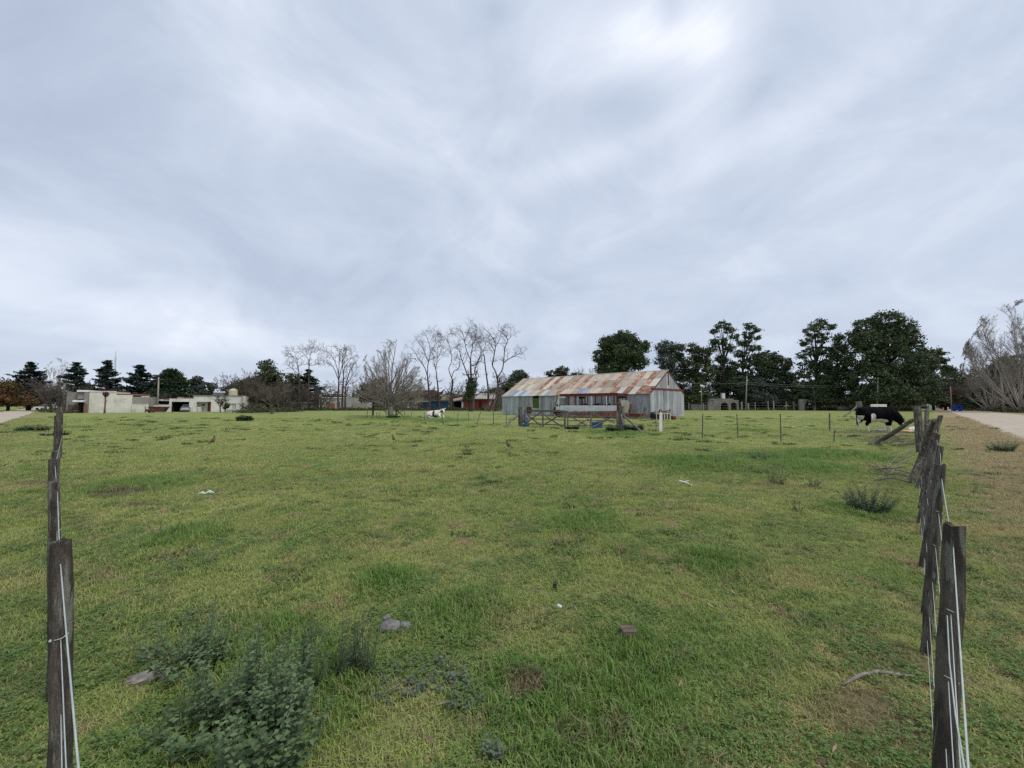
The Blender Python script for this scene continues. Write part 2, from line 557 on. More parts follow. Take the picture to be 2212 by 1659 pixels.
# ------------------------------------------------------------------ timber, metal and masonry colours
WOOD = M('weathered_post_wood', (.185, .158, .132), (.078, .065, .053), scale=26, bump=3.0, stretch=(1, 1, .14), c3=(.27, .27, .22), scale3=34, lo3=.56, hi3=.63, rough=.95, bscale=60, lo=.4, hi=.6)
WOOD_GREY = M('grey_rail_wood', (.19, .175, .155), (.10, .088, .075), scale=9, bump=1.0, stretch=(1, 1, .3), rough=.95)
WIRE = M('galvanised_wire', (.50, .56, .50), (.42, .47, .44), scale=20, rough=.45, metal=.35)
WHITE = M('white_paint', (.74, .74, .72), (.62, .62, .60), scale=3, rough=.7)
CREAM = M('cream_render', (.66, .63, .55), (.54, .52, .45), scale=.8, rough=.95, c3=(.30, .29, .25), scale3=.5, lo3=.56, hi3=.75, bump=.3)
HOUSEW = M('white_render', (.70, .68, .62), (.57, .55, .50), scale=.7, rough=.95, c3=(.33, .315, .28), scale3=.55, lo3=.56, hi3=.75, bump=.3)
GREYWALL = M('bare_cement_render', (.235, .215, .195), (.175, .16, .145), scale=.8, rough=.95, bump=.4)
CONC = M('concrete', (.30, .29, .26), (.22, .21, .19), scale=2, rough=.95, bump=.3)
BRICK = M('brick_red', (.25, .115, .08), (.19, .09, .065), scale=6, rough=.95, bump=.4)
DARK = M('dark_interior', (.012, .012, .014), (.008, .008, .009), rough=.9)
GLASS = M('window_glass', (.03, .035, .04), (.05, .055, .06), rough=.08, spec=.6)
RUST = M('rusty_iron', (.165, .062, .036), (.085, .034, .022), scale=5, rough=.95, bump=.5)
DKRED = M('dark_red_paint', (.17, .035, .028), (.11, .028, .022), scale=2, rough=.8)
BARK = M('grey_brown_bark', (.125, .100, .085), (.075, .060, .052), scale=3, rough=.95, stretch=(1, 1, .3), bump=.8)
BARK_RED = M('reddish_bark', (.115, .075, .065), (.070, .048, .044), scale=3, rough=.95, stretch=(1, 1, .3))
BARK_PALE = M('pale_twig_bark', (.29, .250, .215), (.21, .18, .155), scale=3, rough=.95, stretch=(1, 1, .3))
BARK_ASH = M('ash_bark', (.37, .33, .29), (.27, .24, .21), scale=3, rough=.95)
BARK_DARK = M('dark_trunk_bark', (.050, .042, .036), (.032, .027, .024), scale=3, rough=.95, stretch=(1, 1, .3))


# ------------------------------------------------------------------ vegetation generators
def tubes_np(branches, sides_of):
    """branches: list of (pts list, radii list); returns V, F quads"""
    V, Fq = [], []
    o = 0
    for pts, rad in branches:
        s_ = sides_of(rad[0])
        P_ = np.array([tuple(p) for p in pts]); n = len(P_)
        D = np.gradient(P_, axis=0)
        D /= (np.linalg.norm(D, axis=1, keepdims=True) + 1e-9)
        ref = np.array((1.0, 0, 0)) if abs(D[0][0]) < .8 else np.array((0, 1.0, 0))
        sx = ref - D * (D @ ref)[:, None]; sx /= (np.linalg.norm(sx, axis=1, keepdims=True) + 1e-9)
        sy = np.cross(D, sx)
        a = np.arange(s_) * 2 * math.pi / s_
        r = np.array(rad)[:, None, None]
        ring = P_[:, None, :] + r * (np.cos(a)[None, :, None] * sx[:, None, :] + np.sin(a)[None, :, None] * sy[:, None, :])
        V.append(ring.reshape(-1, 3))
        i0 = (np.arange(n - 1) * s_)[:, None] + np.arange(s_)[None, :]
        i1 = (np.arange(n - 1) * s_)[:, None] + (np.arange(s_)[None, :] + 1) % s_
        Fq.append(np.stack([i0, i1, i1 + s_, i0 + s_], -1).reshape(-1, 4) + o)
        o += n * s_
    return np.concatenate(V), np.concatenate(Fq)


def grow(p, d, r, L, q, wob=.25, up=.05, segs=5, taper=.35):
    pts, rad = [Vector(p)], [r]
    d = Vector(d).normalized()
    for i in range(segs):
        d = (d + Vector((q.gauss(0, wob), q.gauss(0, wob), q.gauss(0, wob) + up))).normalized()
        pts.append(pts[-1] + d * (L / segs)); rad.append(r * (1 - (1 - taper) * (i + 1) / segs))
    return pts, rad, d


def ramify(pts, rad, q, level, counts, lens, ang, wob, up, out_, start=.3, minr=.012):
    """side branches along a limb, recursively"""
    if level >= len(counts): return
    n = len(pts)
    total = sum((pts[i + 1] - pts[i]).length for i in range(n - 1))
    for k in range(counts[level]):
        t = start + (1 - start) * ((k + q.random()) / counts[level])
        f = t * (n - 1); i = min(int(f), n - 2); u_ = f - i
        p = pts[i].lerp(pts[i + 1], u_); r0 = rad[i] * (1 - u_) + rad[i + 1] * u_
        d = (pts[i + 1] - pts[i]).normalized()
        side = Vector((q.gauss(0, 1), q.gauss(0, 1), q.gauss(0, 1)))
        side = (side - d * side.dot(d)).normalized()
        a = ang[level] * q.uniform(.7, 1.3)
        nd = d * math.cos(a) + side * math.sin(a)
        L = lens[level] * q.uniform(.6, 1.2) * (total if lens[level] < 1 else 1) * (1.15 - .5 * t)
        c, cr_, _ = grow(p, nd, max(minr, r0 * .62), L, q, wob, up, segs=5 if level < 2 else 3, taper=.4)
        out_.append((c, cr_))
        ramify(c, cr_, q, level + 1, counts, lens, ang, wob, up, out_, .2, minr)


SIDES = lambda r: 8 if r > .18 else (5 if r > .06 else 3)


def fit_branches(br, Hh, Wd):
    P_ = np.concatenate([np.array([tuple(p) for p in b[0]]) for b in br])
    zt = P_[:, 2].max(); wx = (np.percentile(P_[:, 0], 98.5) - np.percentile(P_[:, 0], 1.5)) / 2
    kz = Hh / np.percentile(P_[:, 2], 99.6); kx = (Wd / 2) / wx; cx = (np.percentile(P_[:, 0], 98.5) + np.percentile(P_[:, 0], 1.5)) / 2
    f = lambda z: min(1, max(0, z / zt * 2))
    return [([Vector(((p.x - cx * f(p.z)) * kx, p.y * kx, p.z * kz)) for p in pts], rad) for pts, rad in br]


def bare_tree(name, label, u, vb, vt, wpx, Y, kind='fan', seed=1, bark=None, trunk_r=.2, group=None, cat='bare tree', dense=1.0, base_z=0.0, minr=None):
    q = random.Random(seed)
    base = P(u, 872, Y); base.z = base_z
    Hh = P(u, vt, Y).z - base_z
    Wd = wpx / F * Y
    minr = minr or max(.010, Y * .00026)
    br = []
    if kind == 'fan':       # short trunk, many straight ascending limbs
        fork, n, cmin = .17, 38, .22
        tp, tr, d = grow((0, 0, 0), (0, 0, 1), trunk_r, Hh * fork, q, .03, 0, 4, .85)
        br.append((tp, tr))
        for k in range(n):
            ct = 1 - (1 - cmin) * (k + .3) / n; tl = math.acos(ct); a = k * 2.4 + q.uniform(-.2, .2)
            L = (Hh * (1 - fork)) / math.sqrt(ct ** 2 + ((1 - ct ** 2) * (Hh * (1 - fork) / (Wd / 2)) ** 2)) * q.uniform(.90, 1.0)
            dd = (math.cos(a) * math.sin(tl), math.sin(a) * math.sin(tl), ct)
            c, r_, _ = grow(tp[-1 - (k % 2)], dd, trunk_r * (.34 if k % 3 == 0 else .22), L, q, .035, .0, 8, .16)
            br.append((c, r_))
            ramify(c, r_, q, 0, (int(7 * dense), int(6 * dense), 4), (.42, .45, .45), (.40, .45, .5), .07, .03, br, .22, minr)
    elif kind == 'round':   # forking crown of fine curved twigs
        tp, tr, d = grow((0, 0, 0), (q.uniform(-.06, .06), 0, 1), trunk_r, Hh * .34, q, .06, 0, 5, .8)
        br.append((tp, tr))
        for k in range(7):
            a = 2 * math.pi * (k + q.random()) / 7; tl = q.uniform(.15, .85)
            dd = (math.cos(a) * math.sin(tl), math.sin(a) * math.sin(tl), math.cos(tl))
            c, r_, _ = grow(tp[-1 - (k % 3)], dd, trunk_r * .5, Hh * .6, q, .12, .05, 7, .25)
            br.append((c, r_))
            ramify(c, r_, q, 0, (int(7 * dense), int(6 * dense), 4), (.5, .45, .45), (.7, .7, .8), .16, .06, br, .15, minr)
    elif kind == 'poplar':  # tall, steep parallel limbs from low down
        for s in range(3):
            tp, tr, d = grow((q.uniform(-.5, .5), q.uniform(-.5, .5), 0), (q.uniform(-.16, .16), q.uniform(-.1, .1), 1), trunk_r * .8, Hh * .95, q, .03, .03, 10, .1)
            br.append((tp, tr))
            ramify(tp, tr, q, 0, (int(20 * dense), int(9 * dense), 4), (.42, .4, .4), (.55, .45, .5), .05, .05, br, .10, minr)
    elif kind == 'clump':   # a fan of straight stems from one root, fine steep twigs
        n, cmin = 26, .60
        for k in range(n):
            ct = 1 - (1 - cmin) * (k + .3) / n; tl = math.acos(ct); a = k * 2.4 + q.uniform(-.2, .2)
            L = Hh * q.uniform(.86, .98) * (1 - .35 * (1 - ct) / (1 - cmin))
            tp, tr, d = grow((q.uniform(-.4, .4), q.uniform(-.4, .4), 0), (math.cos(a) * math.sin(tl), math.sin(a) * math.sin(tl), ct), trunk_r * .5 * q.uniform(.7, 1.1), L, q, .025, .04, 10, .12)
            br.append((tp, tr))
            ramify(tp, tr, q, 0, (int(14 * dense), int(8 * dense), 4), (.28, .42, .4), (.42, .42, .5), .05, .06, br, .38, minr)
    elif kind == 'scrub':   # many stems from the ground, fine twiggy mass
        for k in range(int(9 * dense)):
            a = 2 * math.pi * q.random(); tl = q.uniform(.1, .75)
            dd = (math.cos(a) * math.sin(tl), math.sin(a) * math.sin(tl), math.cos(tl))
            c, r_, _ = grow((math.cos(a) * Wd * .05, math.sin(a) * Wd * .05, 0), dd, trunk_r, Hh * q.uniform(.7, 1), q, .12, .04, 6, .3)
            br.append((c, r_))
            ramify(c, r_, q, 0, (8, 6, 3), (.5, .45, .45), (.7, .75, .8), .16, .05, br, .15, minr)
    if kind in ('fan', 'clump'):    # twig tips end on one rounded outline
        z0 = Hh * .17 if kind == 'fan' else 0.0
        for pts, rad in br[1 if kind == 'fan' else 0:]:
            for i, p in enumerate(pts):
                o_ = Vector((0, 0, z0)); d_ = p - o_
                ro = math.sqrt((d_.x ** 2 + d_.y ** 2) / (Wd / 2) ** 2 + (d_.z / (Hh - z0)) ** 2)
                if ro > .8:
                    pts[i] = o_ + d_ * ((.8 + .2 * (1 - math.exp(-(ro - .8) / .2)) * q.uniform(.93, 1.03)) / ro)
    else:
        br = fit_branches(br, Hh, Wd)
    t = thing(name, label, cat, base, 0, group)
    trunk = [b for b in br if b[1][0] > trunk_r * .7][:3] or br[:1]
    rest = [b for b in br if not any(b is x for x in trunk)]
    V, Fq = tubes_np(trunk, lambda r: 9)
    mesh_np('trunk', V, Fq, bark or BARK, t, smooth=True)
    V, Fq = tubes_np(rest, SIDES)
    tag(mesh_np('branches', V, Fq, bark or BARK, t), kind='stuff')
    return t


def drawn_tree(name, label, Y, trunks, limbs, sc, seed=1, bark=None, r0=.32, group=None, twig_from=.25, spread=1.2, dense=1.0, cat='bare tree'):
    """a bare tree whose main stems follow given lines; sc = (origin x, origin y, scale) from the line's units to photo units"""
    q = random.Random(seed)

    def conv(line, yoff0, yoff1):
        r = []
        for i, (x, y) in enumerate(line):
            u, v = (sc[0] + x * sc[2]) / 1.82278, (sc[1] + y * sc[2]) / 1.82278
            t_ = i / max(1, len(line) - 1)
            r.append(P(u, v, Y + yoff0 * (1 - t_) + yoff1 * t_))
        # refine with a smooth curve
        out_ = []
        for i in range(len(r) - 1):
            p0, p1, p2, p3 = r[max(0, i - 1)], r[i], r[i + 1], r[min(len(r) - 1, i + 2)]
            for k in range(4):
                s = k / 4
                out_.append(.5 * ((2 * p1) + (p2 - p0) * s + (2 * p0 - 5 * p1 + 4 * p2 - p3) * s * s + (3 * p1 - p0 - 3 * p2 + p3) * s ** 3))
        out_.append(r[-1]); return out_
    T = [conv(l, 0, q.uniform(-.5, .5)) for l in trunks]
    base = T[0][0].copy(); base.z = 0
    for l in T:
        l[0].z = min(l[0].z, 0)
    tb, bb = [], []
    for l in T:
        n = len(l); tb.append(([p - base for p in l], [r0 * (1 - .62 * i / (n - 1)) for i in range(n)]))
    for l in limbs:
        c = conv(l, 0, q.uniform(-2.2, 2.2)); n = len(c)
        zz = max(.25, 1 - c[0].z / 22.0)
        c = [p - base for p in c]
        rr = [max(.03, r0 * .54 * zz * (1 - .66 * i / (n - 1))) for i in range(n)]
        bb.append((c, rr))
    tw = []
    for c, rr in list(bb):
        ramify(c, rr, q, 0, (int(7 * dense), 4, 3), (spread * 2.2, spread * 1.2, spread * .6), (.85, .75, .8), .26, .07, tw, twig_from, Y * .00022)
    for c, rr in tb:
        ramify(c, rr, q, 0, (int(3 * dense), 3, 2), (spread * 1.8, spread * .9, spread * .5), (.9, .8, .8), .26, .07, tw, .6, Y * .00022)
    t = thing(name, label, cat, base, 0, group)
    V, Fq = tubes_np(tb, lambda r: 9); mesh_np('trunk', V, Fq, bark or BARK_RED, t, smooth=True)
    for c, rr in bb:
        V, Fq = tubes_np([(c, rr)], lambda r: 7); mesh_np('limb', V, Fq, bark or BARK_RED, t, smooth=True)
    V, Fq = tubes_np(tw, SIDES); tag(mesh_np('twigs', V, Fq, bark or BARK_RED, t), kind='stuff')
    return t


def leaf_quads(C, size, rng, flatness=0.0, aspect=1.6):
    """rhombic leaf clumps at the points C"""
    n = len(C)
    nrm = rng.normal(size=(n, 3)); nrm[:, 2] = nrm[:, 2] * (1 - flatness * .5) + flatness * 2.0
    nrm /= np.linalg.norm(nrm, axis=1, keepdims=True)
    a = rng.normal(size=(n, 3)); a -= nrm * (a * nrm).sum(1, keepdims=True); a /= np.linalg.norm(a, axis=1, keepdims=True)
    b = np.cross(nrm, a)
    s = size * rng.uniform(.55, 1.25, (n, 1))
    V = np.stack([C - a * s * aspect * .5, C - b * s * .5 + a * s * .1, C + a * s * aspect * .5, C + b * s * .5 - a * s * .1], 1)
    return V.reshape(-1, 3), np.arange(n * 4).reshape(-1, 4)


def crown_points(lobes, rng, n_total, clump_r, per=26, fill=.42):
    """clumps gathered towards the outside of overlapping lobes, each clump a cloud of leaves"""
    vol = np.array([l[3] * l[4] * l[5] for l in lobes]) ** .67
    vol = vol / vol.sum()
    pts = []
    for l, vfrac in zip(lobes, vol):
        k = max(3, int(n_total * vfrac / per))
        d = rng.normal(size=(k, 3)); d /= np.linalg.norm(d, axis=1, keepdims=True)
        rr = rng.uniform(fill, 1.0, (k, 1)) ** .7
        c = np.array(l[:3]) + d * rr * np.array(l[3:6])
        cr_ = clump_r * rng.uniform(.5, 1.35, (k, 1))
        off = rng.normal(size=(k, per, 3)) * .5
        off[:, :, 2] *= .6
        pts.append((c[:, None, :] + off * cr_[:, :, None]).reshape(-1, 3))
    return np.concatenate(pts)


def leafy_tree(name, label, u, Y, lobes, mat, n=3600, leaf=.42, clump=.9, trunk_r=.3, seed=1, group=None, cat='tree', fill=.42, depth=1.0, bark=None, lean=0.0, skirt=False):
    """lobes: (u, v, half width, half height) as read off the photograph, placed at depth Y with real depth"""
    rng = np.random.default_rng(seed); q = random.Random(seed)
    base = P(u, 872, Y); base.z = 0
    k = Y / F
    L = []
    if skirt:
        wmax = max(l[2] for l in lobes); vlow = max(l[1] for l in lobes)
        if vlow < 850: lobes = list(lobes) + [(u - wmax * .3, (vlow + 868) / 2, wmax * .9, 16), (u + wmax * .5, (vlow + 868) / 2 - 4, wmax * .8, 16)]
        lobes = list(lobes) + [(u - wmax * .5, 862, wmax * .8, 10), (u + wmax * .5, 862, wmax * .8, 10), (u, 866, wmax, 7)]
        n = int(n * 1.55); leaf *= 1.12
    for (lu, lv, ru, rv) in lobes:
        c = P(lu, lv, Y) - base
        L.append((c.x, q.uniform(-.35, .35) * ru * k, c.z, ru * k, ru * k * depth, rv * k))
    t = thing(name, label, cat, base, 0, group)
    top = max(l[2] + l[5] for l in L)
    br = [([Vector((0, 0, -.1)), Vector((lean * .3, 0, top * .3)), Vector((lean * .7, 0, top * .6)), Vector((lean, 0, top * .88))], [trunk_r, trunk_r * .8, trunk_r * .5, trunk_r * .12])]
    for l in L:
        hz = max(.15, (l[2] / top) * .62) * top
        tt_ = min(.85, hz / top)
        p0 = Vector((lean * tt_, 0, hz)); p1 = Vector(l[:3])
        for j in range(3):
            e = p1 + Vector((q.uniform(-.6, .6) * l[3], q.uniform(-.6, .6) * l[4], q.uniform(-.2, .6) * l[5]))
            mid = p0.lerp(e, .5) + Vector((0, 0, .3))
            br.append(([p0, mid, e], [trunk_r * .36, trunk_r * .2, .03]))
    V, Fq = tubes_np(br[:1], lambda r: 9); mesh_np('trunk', V, Fq, bark or BARK_DARK, t, smooth=True)
    V, Fq = tubes_np(br[1:], SIDES); tag(mesh_np('limbs', V, Fq, bark or BARK_DARK, t), kind='stuff')
    if leaf > .25: n = int(n * 2.3); leaf *= .74
    pts = crown_points(L, rng, n, clump, fill=fill)
    V, Fq = leaf_quads(pts, leaf, rng)
    mesh_np('crown', V, Fq, mat, t)
    return t


def cedar(name, label, u, Y, vt, vb, halfpx, seed=1, group=None, mat=None, trunk_r=.35, tiers=12):
    rng = np.random.default_rng(seed); q = random.Random(seed)
    base = P(u, 872, Y); base.z = 0
    top = P(u, vt, Y).z; low = max(.8, P(u, vb, Y).z); R_ = halfpx * Y / F
    t = thing(name, label, 'tree', base, 0, group)
    V, Fq = tubes_np([([Vector((0, 0, -.1)), Vector((0, 0, top * .5)), Vector((0, 0, top))], [trunk_r, trunk_r * .6, .05])], lambda r: 9)
    mesh_np('trunk', V, Fq, BARK_DARK, t, smooth=True)
    br, pts = [], []
    for i in range(tiers):
        f = i / (tiers - 1)
        z = low + (top - low) * f
        Rr = R_ * (1 - f) ** .9 * q.uniform(.75, 1.15) + .35
        for j in range(8 if f < .8 else 5):
            a = q.uniform(0, 2 * math.pi); l = Rr * q.uniform(.65, 1.1)
            z = low + (top - low) * min(1, max(0, f + q.uniform(-.5, .5) / (tiers - 1)))
            e = Vector((math.cos(a) * l, math.sin(a) * l, z + l * q.uniform(.08, .30)))
            m_ = Vector((math.cos(a) * l * .55, math.sin(a) * l * .55, z + l * .02))
            br.append(([Vector((0, 0, z)), m_, e], [.09, .06, .03]))
            nn = int(40 + 60 * l / R_)
            s = rng.uniform(.12, 1, (nn, 1)) ** .8
            c = np.where(s < .55, np.array((0, 0, z)) + (np.array(m_) - np.array((0, 0, z))) * s / .55, np.array(m_) + (np.array(e) - np.array(m_)) * (s - .55) / .45)
            c = c + rng.normal(size=(nn, 3)) * np.array((.20, .20, .05)) * (1 + .22 * l)
            pts.append(c)
    V, Fq = tubes_np(br, lambda r: 4); tag(mesh_np('limbs', V, Fq, BARK_DARK, t), kind='stuff')
    C = np.concatenate(pts)
    V, Fq = leaf_quads(C, .40, rng, flatness=.9, aspect=2.0)
    mesh_np('crown', V, Fq, mat, t)
    return t


# ------------------------------------------------------------------ grass (nobody could count it): instanced tufts
GRASS = leaf_mat('grass_blades', (.24, .25, .085), (.23, .18, .10), trans=.40, rough=.55, use_group=True, spread=.55, gain=1.26)
STRAW = leaf_mat('dry_grass_blades', (.30, .25, .14), (.19, .19, .085), trans=.25, rough=.7, spread=.3, noise_scale=3)
CLOVER = leaf_mat('clover_leaves', (.170, .250, .064), (.118, .200, .048), trans=.35, rough=.5, spread=.45, noise_scale=3)


def tuft(name, n, h, rad, mat, wid=.0035, lean=.6, seed=1):
    q = random.Random(seed); mb = MB()
    for i in range(n):
        a = q.uniform(0, 6.283); r = rad * math.sqrt(q.random())
        x, y = math.cos(a) * r, math.sin(a) * r
        hh = h * q.uniform(.45, 1.15); b = q.uniform(0, 6.283); ln = hh * lean * q.uniform(.2, 1.3)
        fx, fy = math.cos(b), math.sin(b); sx, sy = -fy, fx
        w_ = wid * q.uniform(.7, 1.3)
        p0 = (x, y, -.004); p1 = (x + fx * ln * .3, y + fy * ln * .3, hh * .6); p2 = (x + fx * ln, y + fy * ln, hh * q.uniform(.8, 1))
        mb.add([(p0[0] - sx * w_, p0[1] - sy * w_, p0[2]), (p0[0] + sx * w_, p0[1] + sy * w_, p0[2]),
                (p1[0] + sx * w_ * .8, p1[1] + sy * w_ * .8, p1[2]), (p1[0] - sx * w_ * .8, p1[1] - sy * w_ * .8, p1[2]), p2],
               [(0, 1, 2, 3), (3, 2, 4)])
    me = bpy.data.meshes.new(name); me.from_pydata(mb.v, [], mb.f); me.materials.append(mat); me.update()
    return bpy.data.objects.new(name, me)


def rosette(name, n, rad, h, leaf, mat, seed=1):
    q = random.Random(seed); mb = MB()
    for i in range(n):
        a = q.uniform(0, 6.283); r = rad * math.sqrt(q.random())
        c = Vector((math.cos(a) * r, math.sin(a) * r, h * q.uniform(.3, 1)))
        for k in range(3):
            b = a + k * 2.09 + q.uniform(-.2, .2); s = leaf * q.uniform(.7, 1.2)
            d = Vector((math.cos(b), math.sin(b), q.uniform(-.2, .35))); e = Vector((-math.sin(b), math.cos(b), q.uniform(-.2, .2)))
            mb.add([c, c + d * s * .6 + e * s * .45, c + d * s, c + d * s * .6 - e * s * .45], [(0, 1, 2, 3)])
    me = bpy.data.meshes.new(name); me.from_pydata(mb.v, [], mb.f); me.materials.append(mat); me.update()
    return bpy.data.objects.new(name, me)


def scatter(name, pts, rot, scl, sources):
    """one object: the tuft meshes instanced on points (geometry nodes)"""
    me = bpy.data.meshes.new(name)
    me.vertices.add(len(pts)); me.vertices.foreach_set('co', np.asarray(pts, np.float32).ravel())
    for nm, ty, arr in (('rot', 'FLOAT_VECTOR', rot), ('scl', 'FLOAT_VECTOR', scl)):
        at = me.attributes.new(nm, ty, 'POINT'); at.data.foreach_set('vector', np.asarray(arr, np.float32).ravel())
    at = me.attributes.new('pick', 'INT', 'POINT')
    at.data.foreach_set('value', np.random.default_rng(len(pts)).integers(0, len(sources), len(pts)).astype(np.int32))
    me.update()
    o = link(name, me)
    ng = bpy.data.node_groups.new(name, 'GeometryNodeTree')
    ng.interface.new_socket('Geometry', in_out='INPUT', socket_type='NodeSocketGeometry')
    ng.interface.new_socket('Geometry', in_out='OUTPUT', socket_type='NodeSocketGeometry')
    t = NT(ng)
    gi, go_ = t.node('NodeGroupInput'), t.node('NodeGroupOutput')
    join = t.node('GeometryNodeJoinGeometry')

    def attr(nm, ty):
        a = t.node('GeometryNodeInputNamedAttribute', data_type=ty); a.inputs['Name'].default_value = nm
        return [x for x in a.outputs if x.enabled][0]
    for k, src in enumerate(sources):
        oi = t.node('GeometryNodeObjectInfo'); oi.inputs['Object'].default_value = src
        if 'As Instance' in oi.inputs: oi.inputs['As Instance'].default_value = True
        cmp_ = t.node('FunctionNodeCompare', data_type='INT', operation='EQUAL')
        ins = [x for x in cmp_.inputs if x.enabled]
        t.l.new(attr('pick', 'INT'), ins[0]); ins[1].default_value = k
        inst = t.node('GeometryNodeInstanceOnPoints')
        t.l.new(gi.outputs[0], inst.inputs['Points']); t.l.new(oi.outputs['Geometry'], inst.inputs['Instance'])
        t.l.new(cmp_.outputs[0], inst.inputs['Selection'])
        t.l.new(attr('rot', 'FLOAT_VECTOR'), inst.inputs['Rotation']); t.l.new(attr('scl', 'FLOAT_VECTOR'), inst.inputs['Scale'])
        t.l.new(inst.outputs[0], join.inputs[0])
    t.l.new(join.outputs[0], go_.inputs[0])
    md = o.modifiers.new('tufts', 'NODES'); md.node_group = ng
    return tag(o, kind='stuff')


def vnoise(x, y, s, seed):
    """smooth lattice noise 0..1"""
    r = np.random.default_rng(seed); T = r.random((64, 64))
    X_, Y_ = x / s + 500, y / s + 500
    xi, yi = np.floor(X_).astype(int), np.floor(Y_).astype(int)
    fx, fy = X_ - xi, Y_ - yi; fx = fx * fx * (3 - 2 * fx); fy = fy * fy * (3 - 2 * fy)
    a = T[xi % 64, yi % 64]; b = T[(xi + 1) % 64, yi % 64]; c = T[xi % 64, (yi + 1) % 64]; d = T[(xi + 1) % 64, (yi + 1) % 64]
    return (a * (1 - fx) + b * fx) * (1 - fy) + (c * (1 - fx) + d * fx) * fy


rng = np.random.default_rng(5)


def field_points(bands, extra=None):
    out_ = []
    for (y0, y1, dens, sc) in bands:
        hw1 = 1.42 * max(y1, 0) + 2.2
        n = int((y1 - y0) * 2 * hw1 * dens)
        x = rng.uniform(-hw1, hw1, n); y = rng.uniform(y0, y1, n)
        k = np.abs(x) < 1.42 * np.maximum(y, 0) + 2.2
        x, y = x[k], y[k]
        k = (d_right(x, y) < 2.75 + .3 * vnoise(x, y, .6, 3)) | (d_right(x, y) > 9.3)
        k &= (d_left(x, y) < 3.3) | (d_left(x, y) > 7.4)
        x, y = x[k], y[k]
        out_.append(np.stack([x, y, np.full(len(x), sc)], 1))
    return np.concatenate(out_)


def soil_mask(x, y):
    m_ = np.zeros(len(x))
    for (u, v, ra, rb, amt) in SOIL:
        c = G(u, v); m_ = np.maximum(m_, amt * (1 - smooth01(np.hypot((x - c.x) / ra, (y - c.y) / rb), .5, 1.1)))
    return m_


def lush_mask(x, y):
    m_ = np.zeros(len(x))
    for (u, v, r) in LUSH:
        c = G(u, v); m_ = np.maximum(m_, 1 - smooth01(np.hypot(x - c.x, y - c.y) / r, .4, 1.15))
    return m_


def place(A, hmul=1.0):
    x, y, s = A[:, 0], A[:, 1], A[:, 2]
    n = len(x)
    rot = np.stack([rng.normal(0, .08, n), rng.normal(0, .08, n), rng.uniform(0, 6.283, n)], 1)
    L = lush_mask(x, y); V_ = vnoise(x, y, .8, 8); v2 = vnoise(x, y, .35, 9)
    dist = np.hypot(x, y)
    hz = s * (.55 + .5 * V_ + .5 * v2 + 1.0 * L) * hmul
    hz = hz * (1 - .5 * smooth01(dist, 8, 24))
    verge = smooth01(d_right(x, y), .2, 1.4)
    hz = hz * (1 + .7 * verge)
    scl = np.stack([s * rng.uniform(.8, 1.3, n), s * rng.uniform(.8, 1.3, n), hz], 1)
    return np.stack([x, y, th(x, y)], 1), rot, scl


A = field_points([(-1.5, 3.2, 900, 1.0), (3.2, 6, 560, 1.15), (6, 10, 260, 1.5), (10, 17, 95, 2.1), (17, 28, 30, 3.0), (28, 46, 8, 4.2)])
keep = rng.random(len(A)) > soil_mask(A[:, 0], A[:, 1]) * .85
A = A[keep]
src_grass = [tuft('grass_tuft', 14, .025, .050, GRASS, .0022, 1.4, s) for s in (1, 2, 3)] + [tuft('long_grass_tuft', 9, .045, .04, GRASS, .0024, 1.0, 4)]
p_, r_, s_ = place(A)
scatter('paddock_grass', p_, r_, s_, src_grass)
A = field_points([(-1, 3.2, 110, 1.0), (3.2, 6, 60, 1.1), (6, 10, 28, 1.5), (10, 17, 9, 2.0), (17, 30, 2, 2.6)])
kk = rng.random(len(A)) < .35 + .4 * (vnoise(A[:, 0], A[:, 1], .8, 21) > .55) + .6 * (d_right(A[:, 0], A[:, 1]) > .2)
p_, r_, s_ = place(A[kk])
scatter('dry_grass', p_, r_, s_, [tuft('straw_tuft', 9, .04, .05, STRAW, .0022, 1.6, s) for s in (5, 6)])
A = field_points([(-1, 3.2, 260, 1.0), (3.2, 6, 120, 1.1), (6, 10, 44, 1.4)])
kk = vnoise(A[:, 0], A[:, 1], .45, 31) > .5
kk |= (lush_mask(A[:, 0], A[:, 1]) > .5) & (rng.random(len(A)) < .5)
p_, r_, s_ = place(A[kk]); s_[:, 2] = s_[:, 0]
scatter('clover_patches', p_, r_, s_, [rosette('clover', 12, .06, .035, .013, CLOVER, s) for s in (7, 8)])
# long grass in the lush places, round the weeds and along the far road verge
A = field_points([(-1, 4, 150, 1.0), (4, 9, 70, 1.25), (9, 18, 22, 1.8), (18, 34, 5, 2.4)])
x, y = A[:, 0], A[:, 1]
pr = .9 * lush_mask(x, y) ** 1.5 + .5 * smooth01(d_right(x, y), .6, 1.8) * (d_right(x, y) < 2.7) * (vnoise(x, y, .9, 40) > .45) + .04 * (vnoise(x, y, .5, 44) > .7)
kk = rng.random(len(A)) < pr
p_, r_, s_ = place(A[kk], .6)
scatter('long_grass', p_, r_, s_, [tuft('long_tuft', 12, .095, .05, GRASS, .0032, .8, s) for s in (9, 10)])

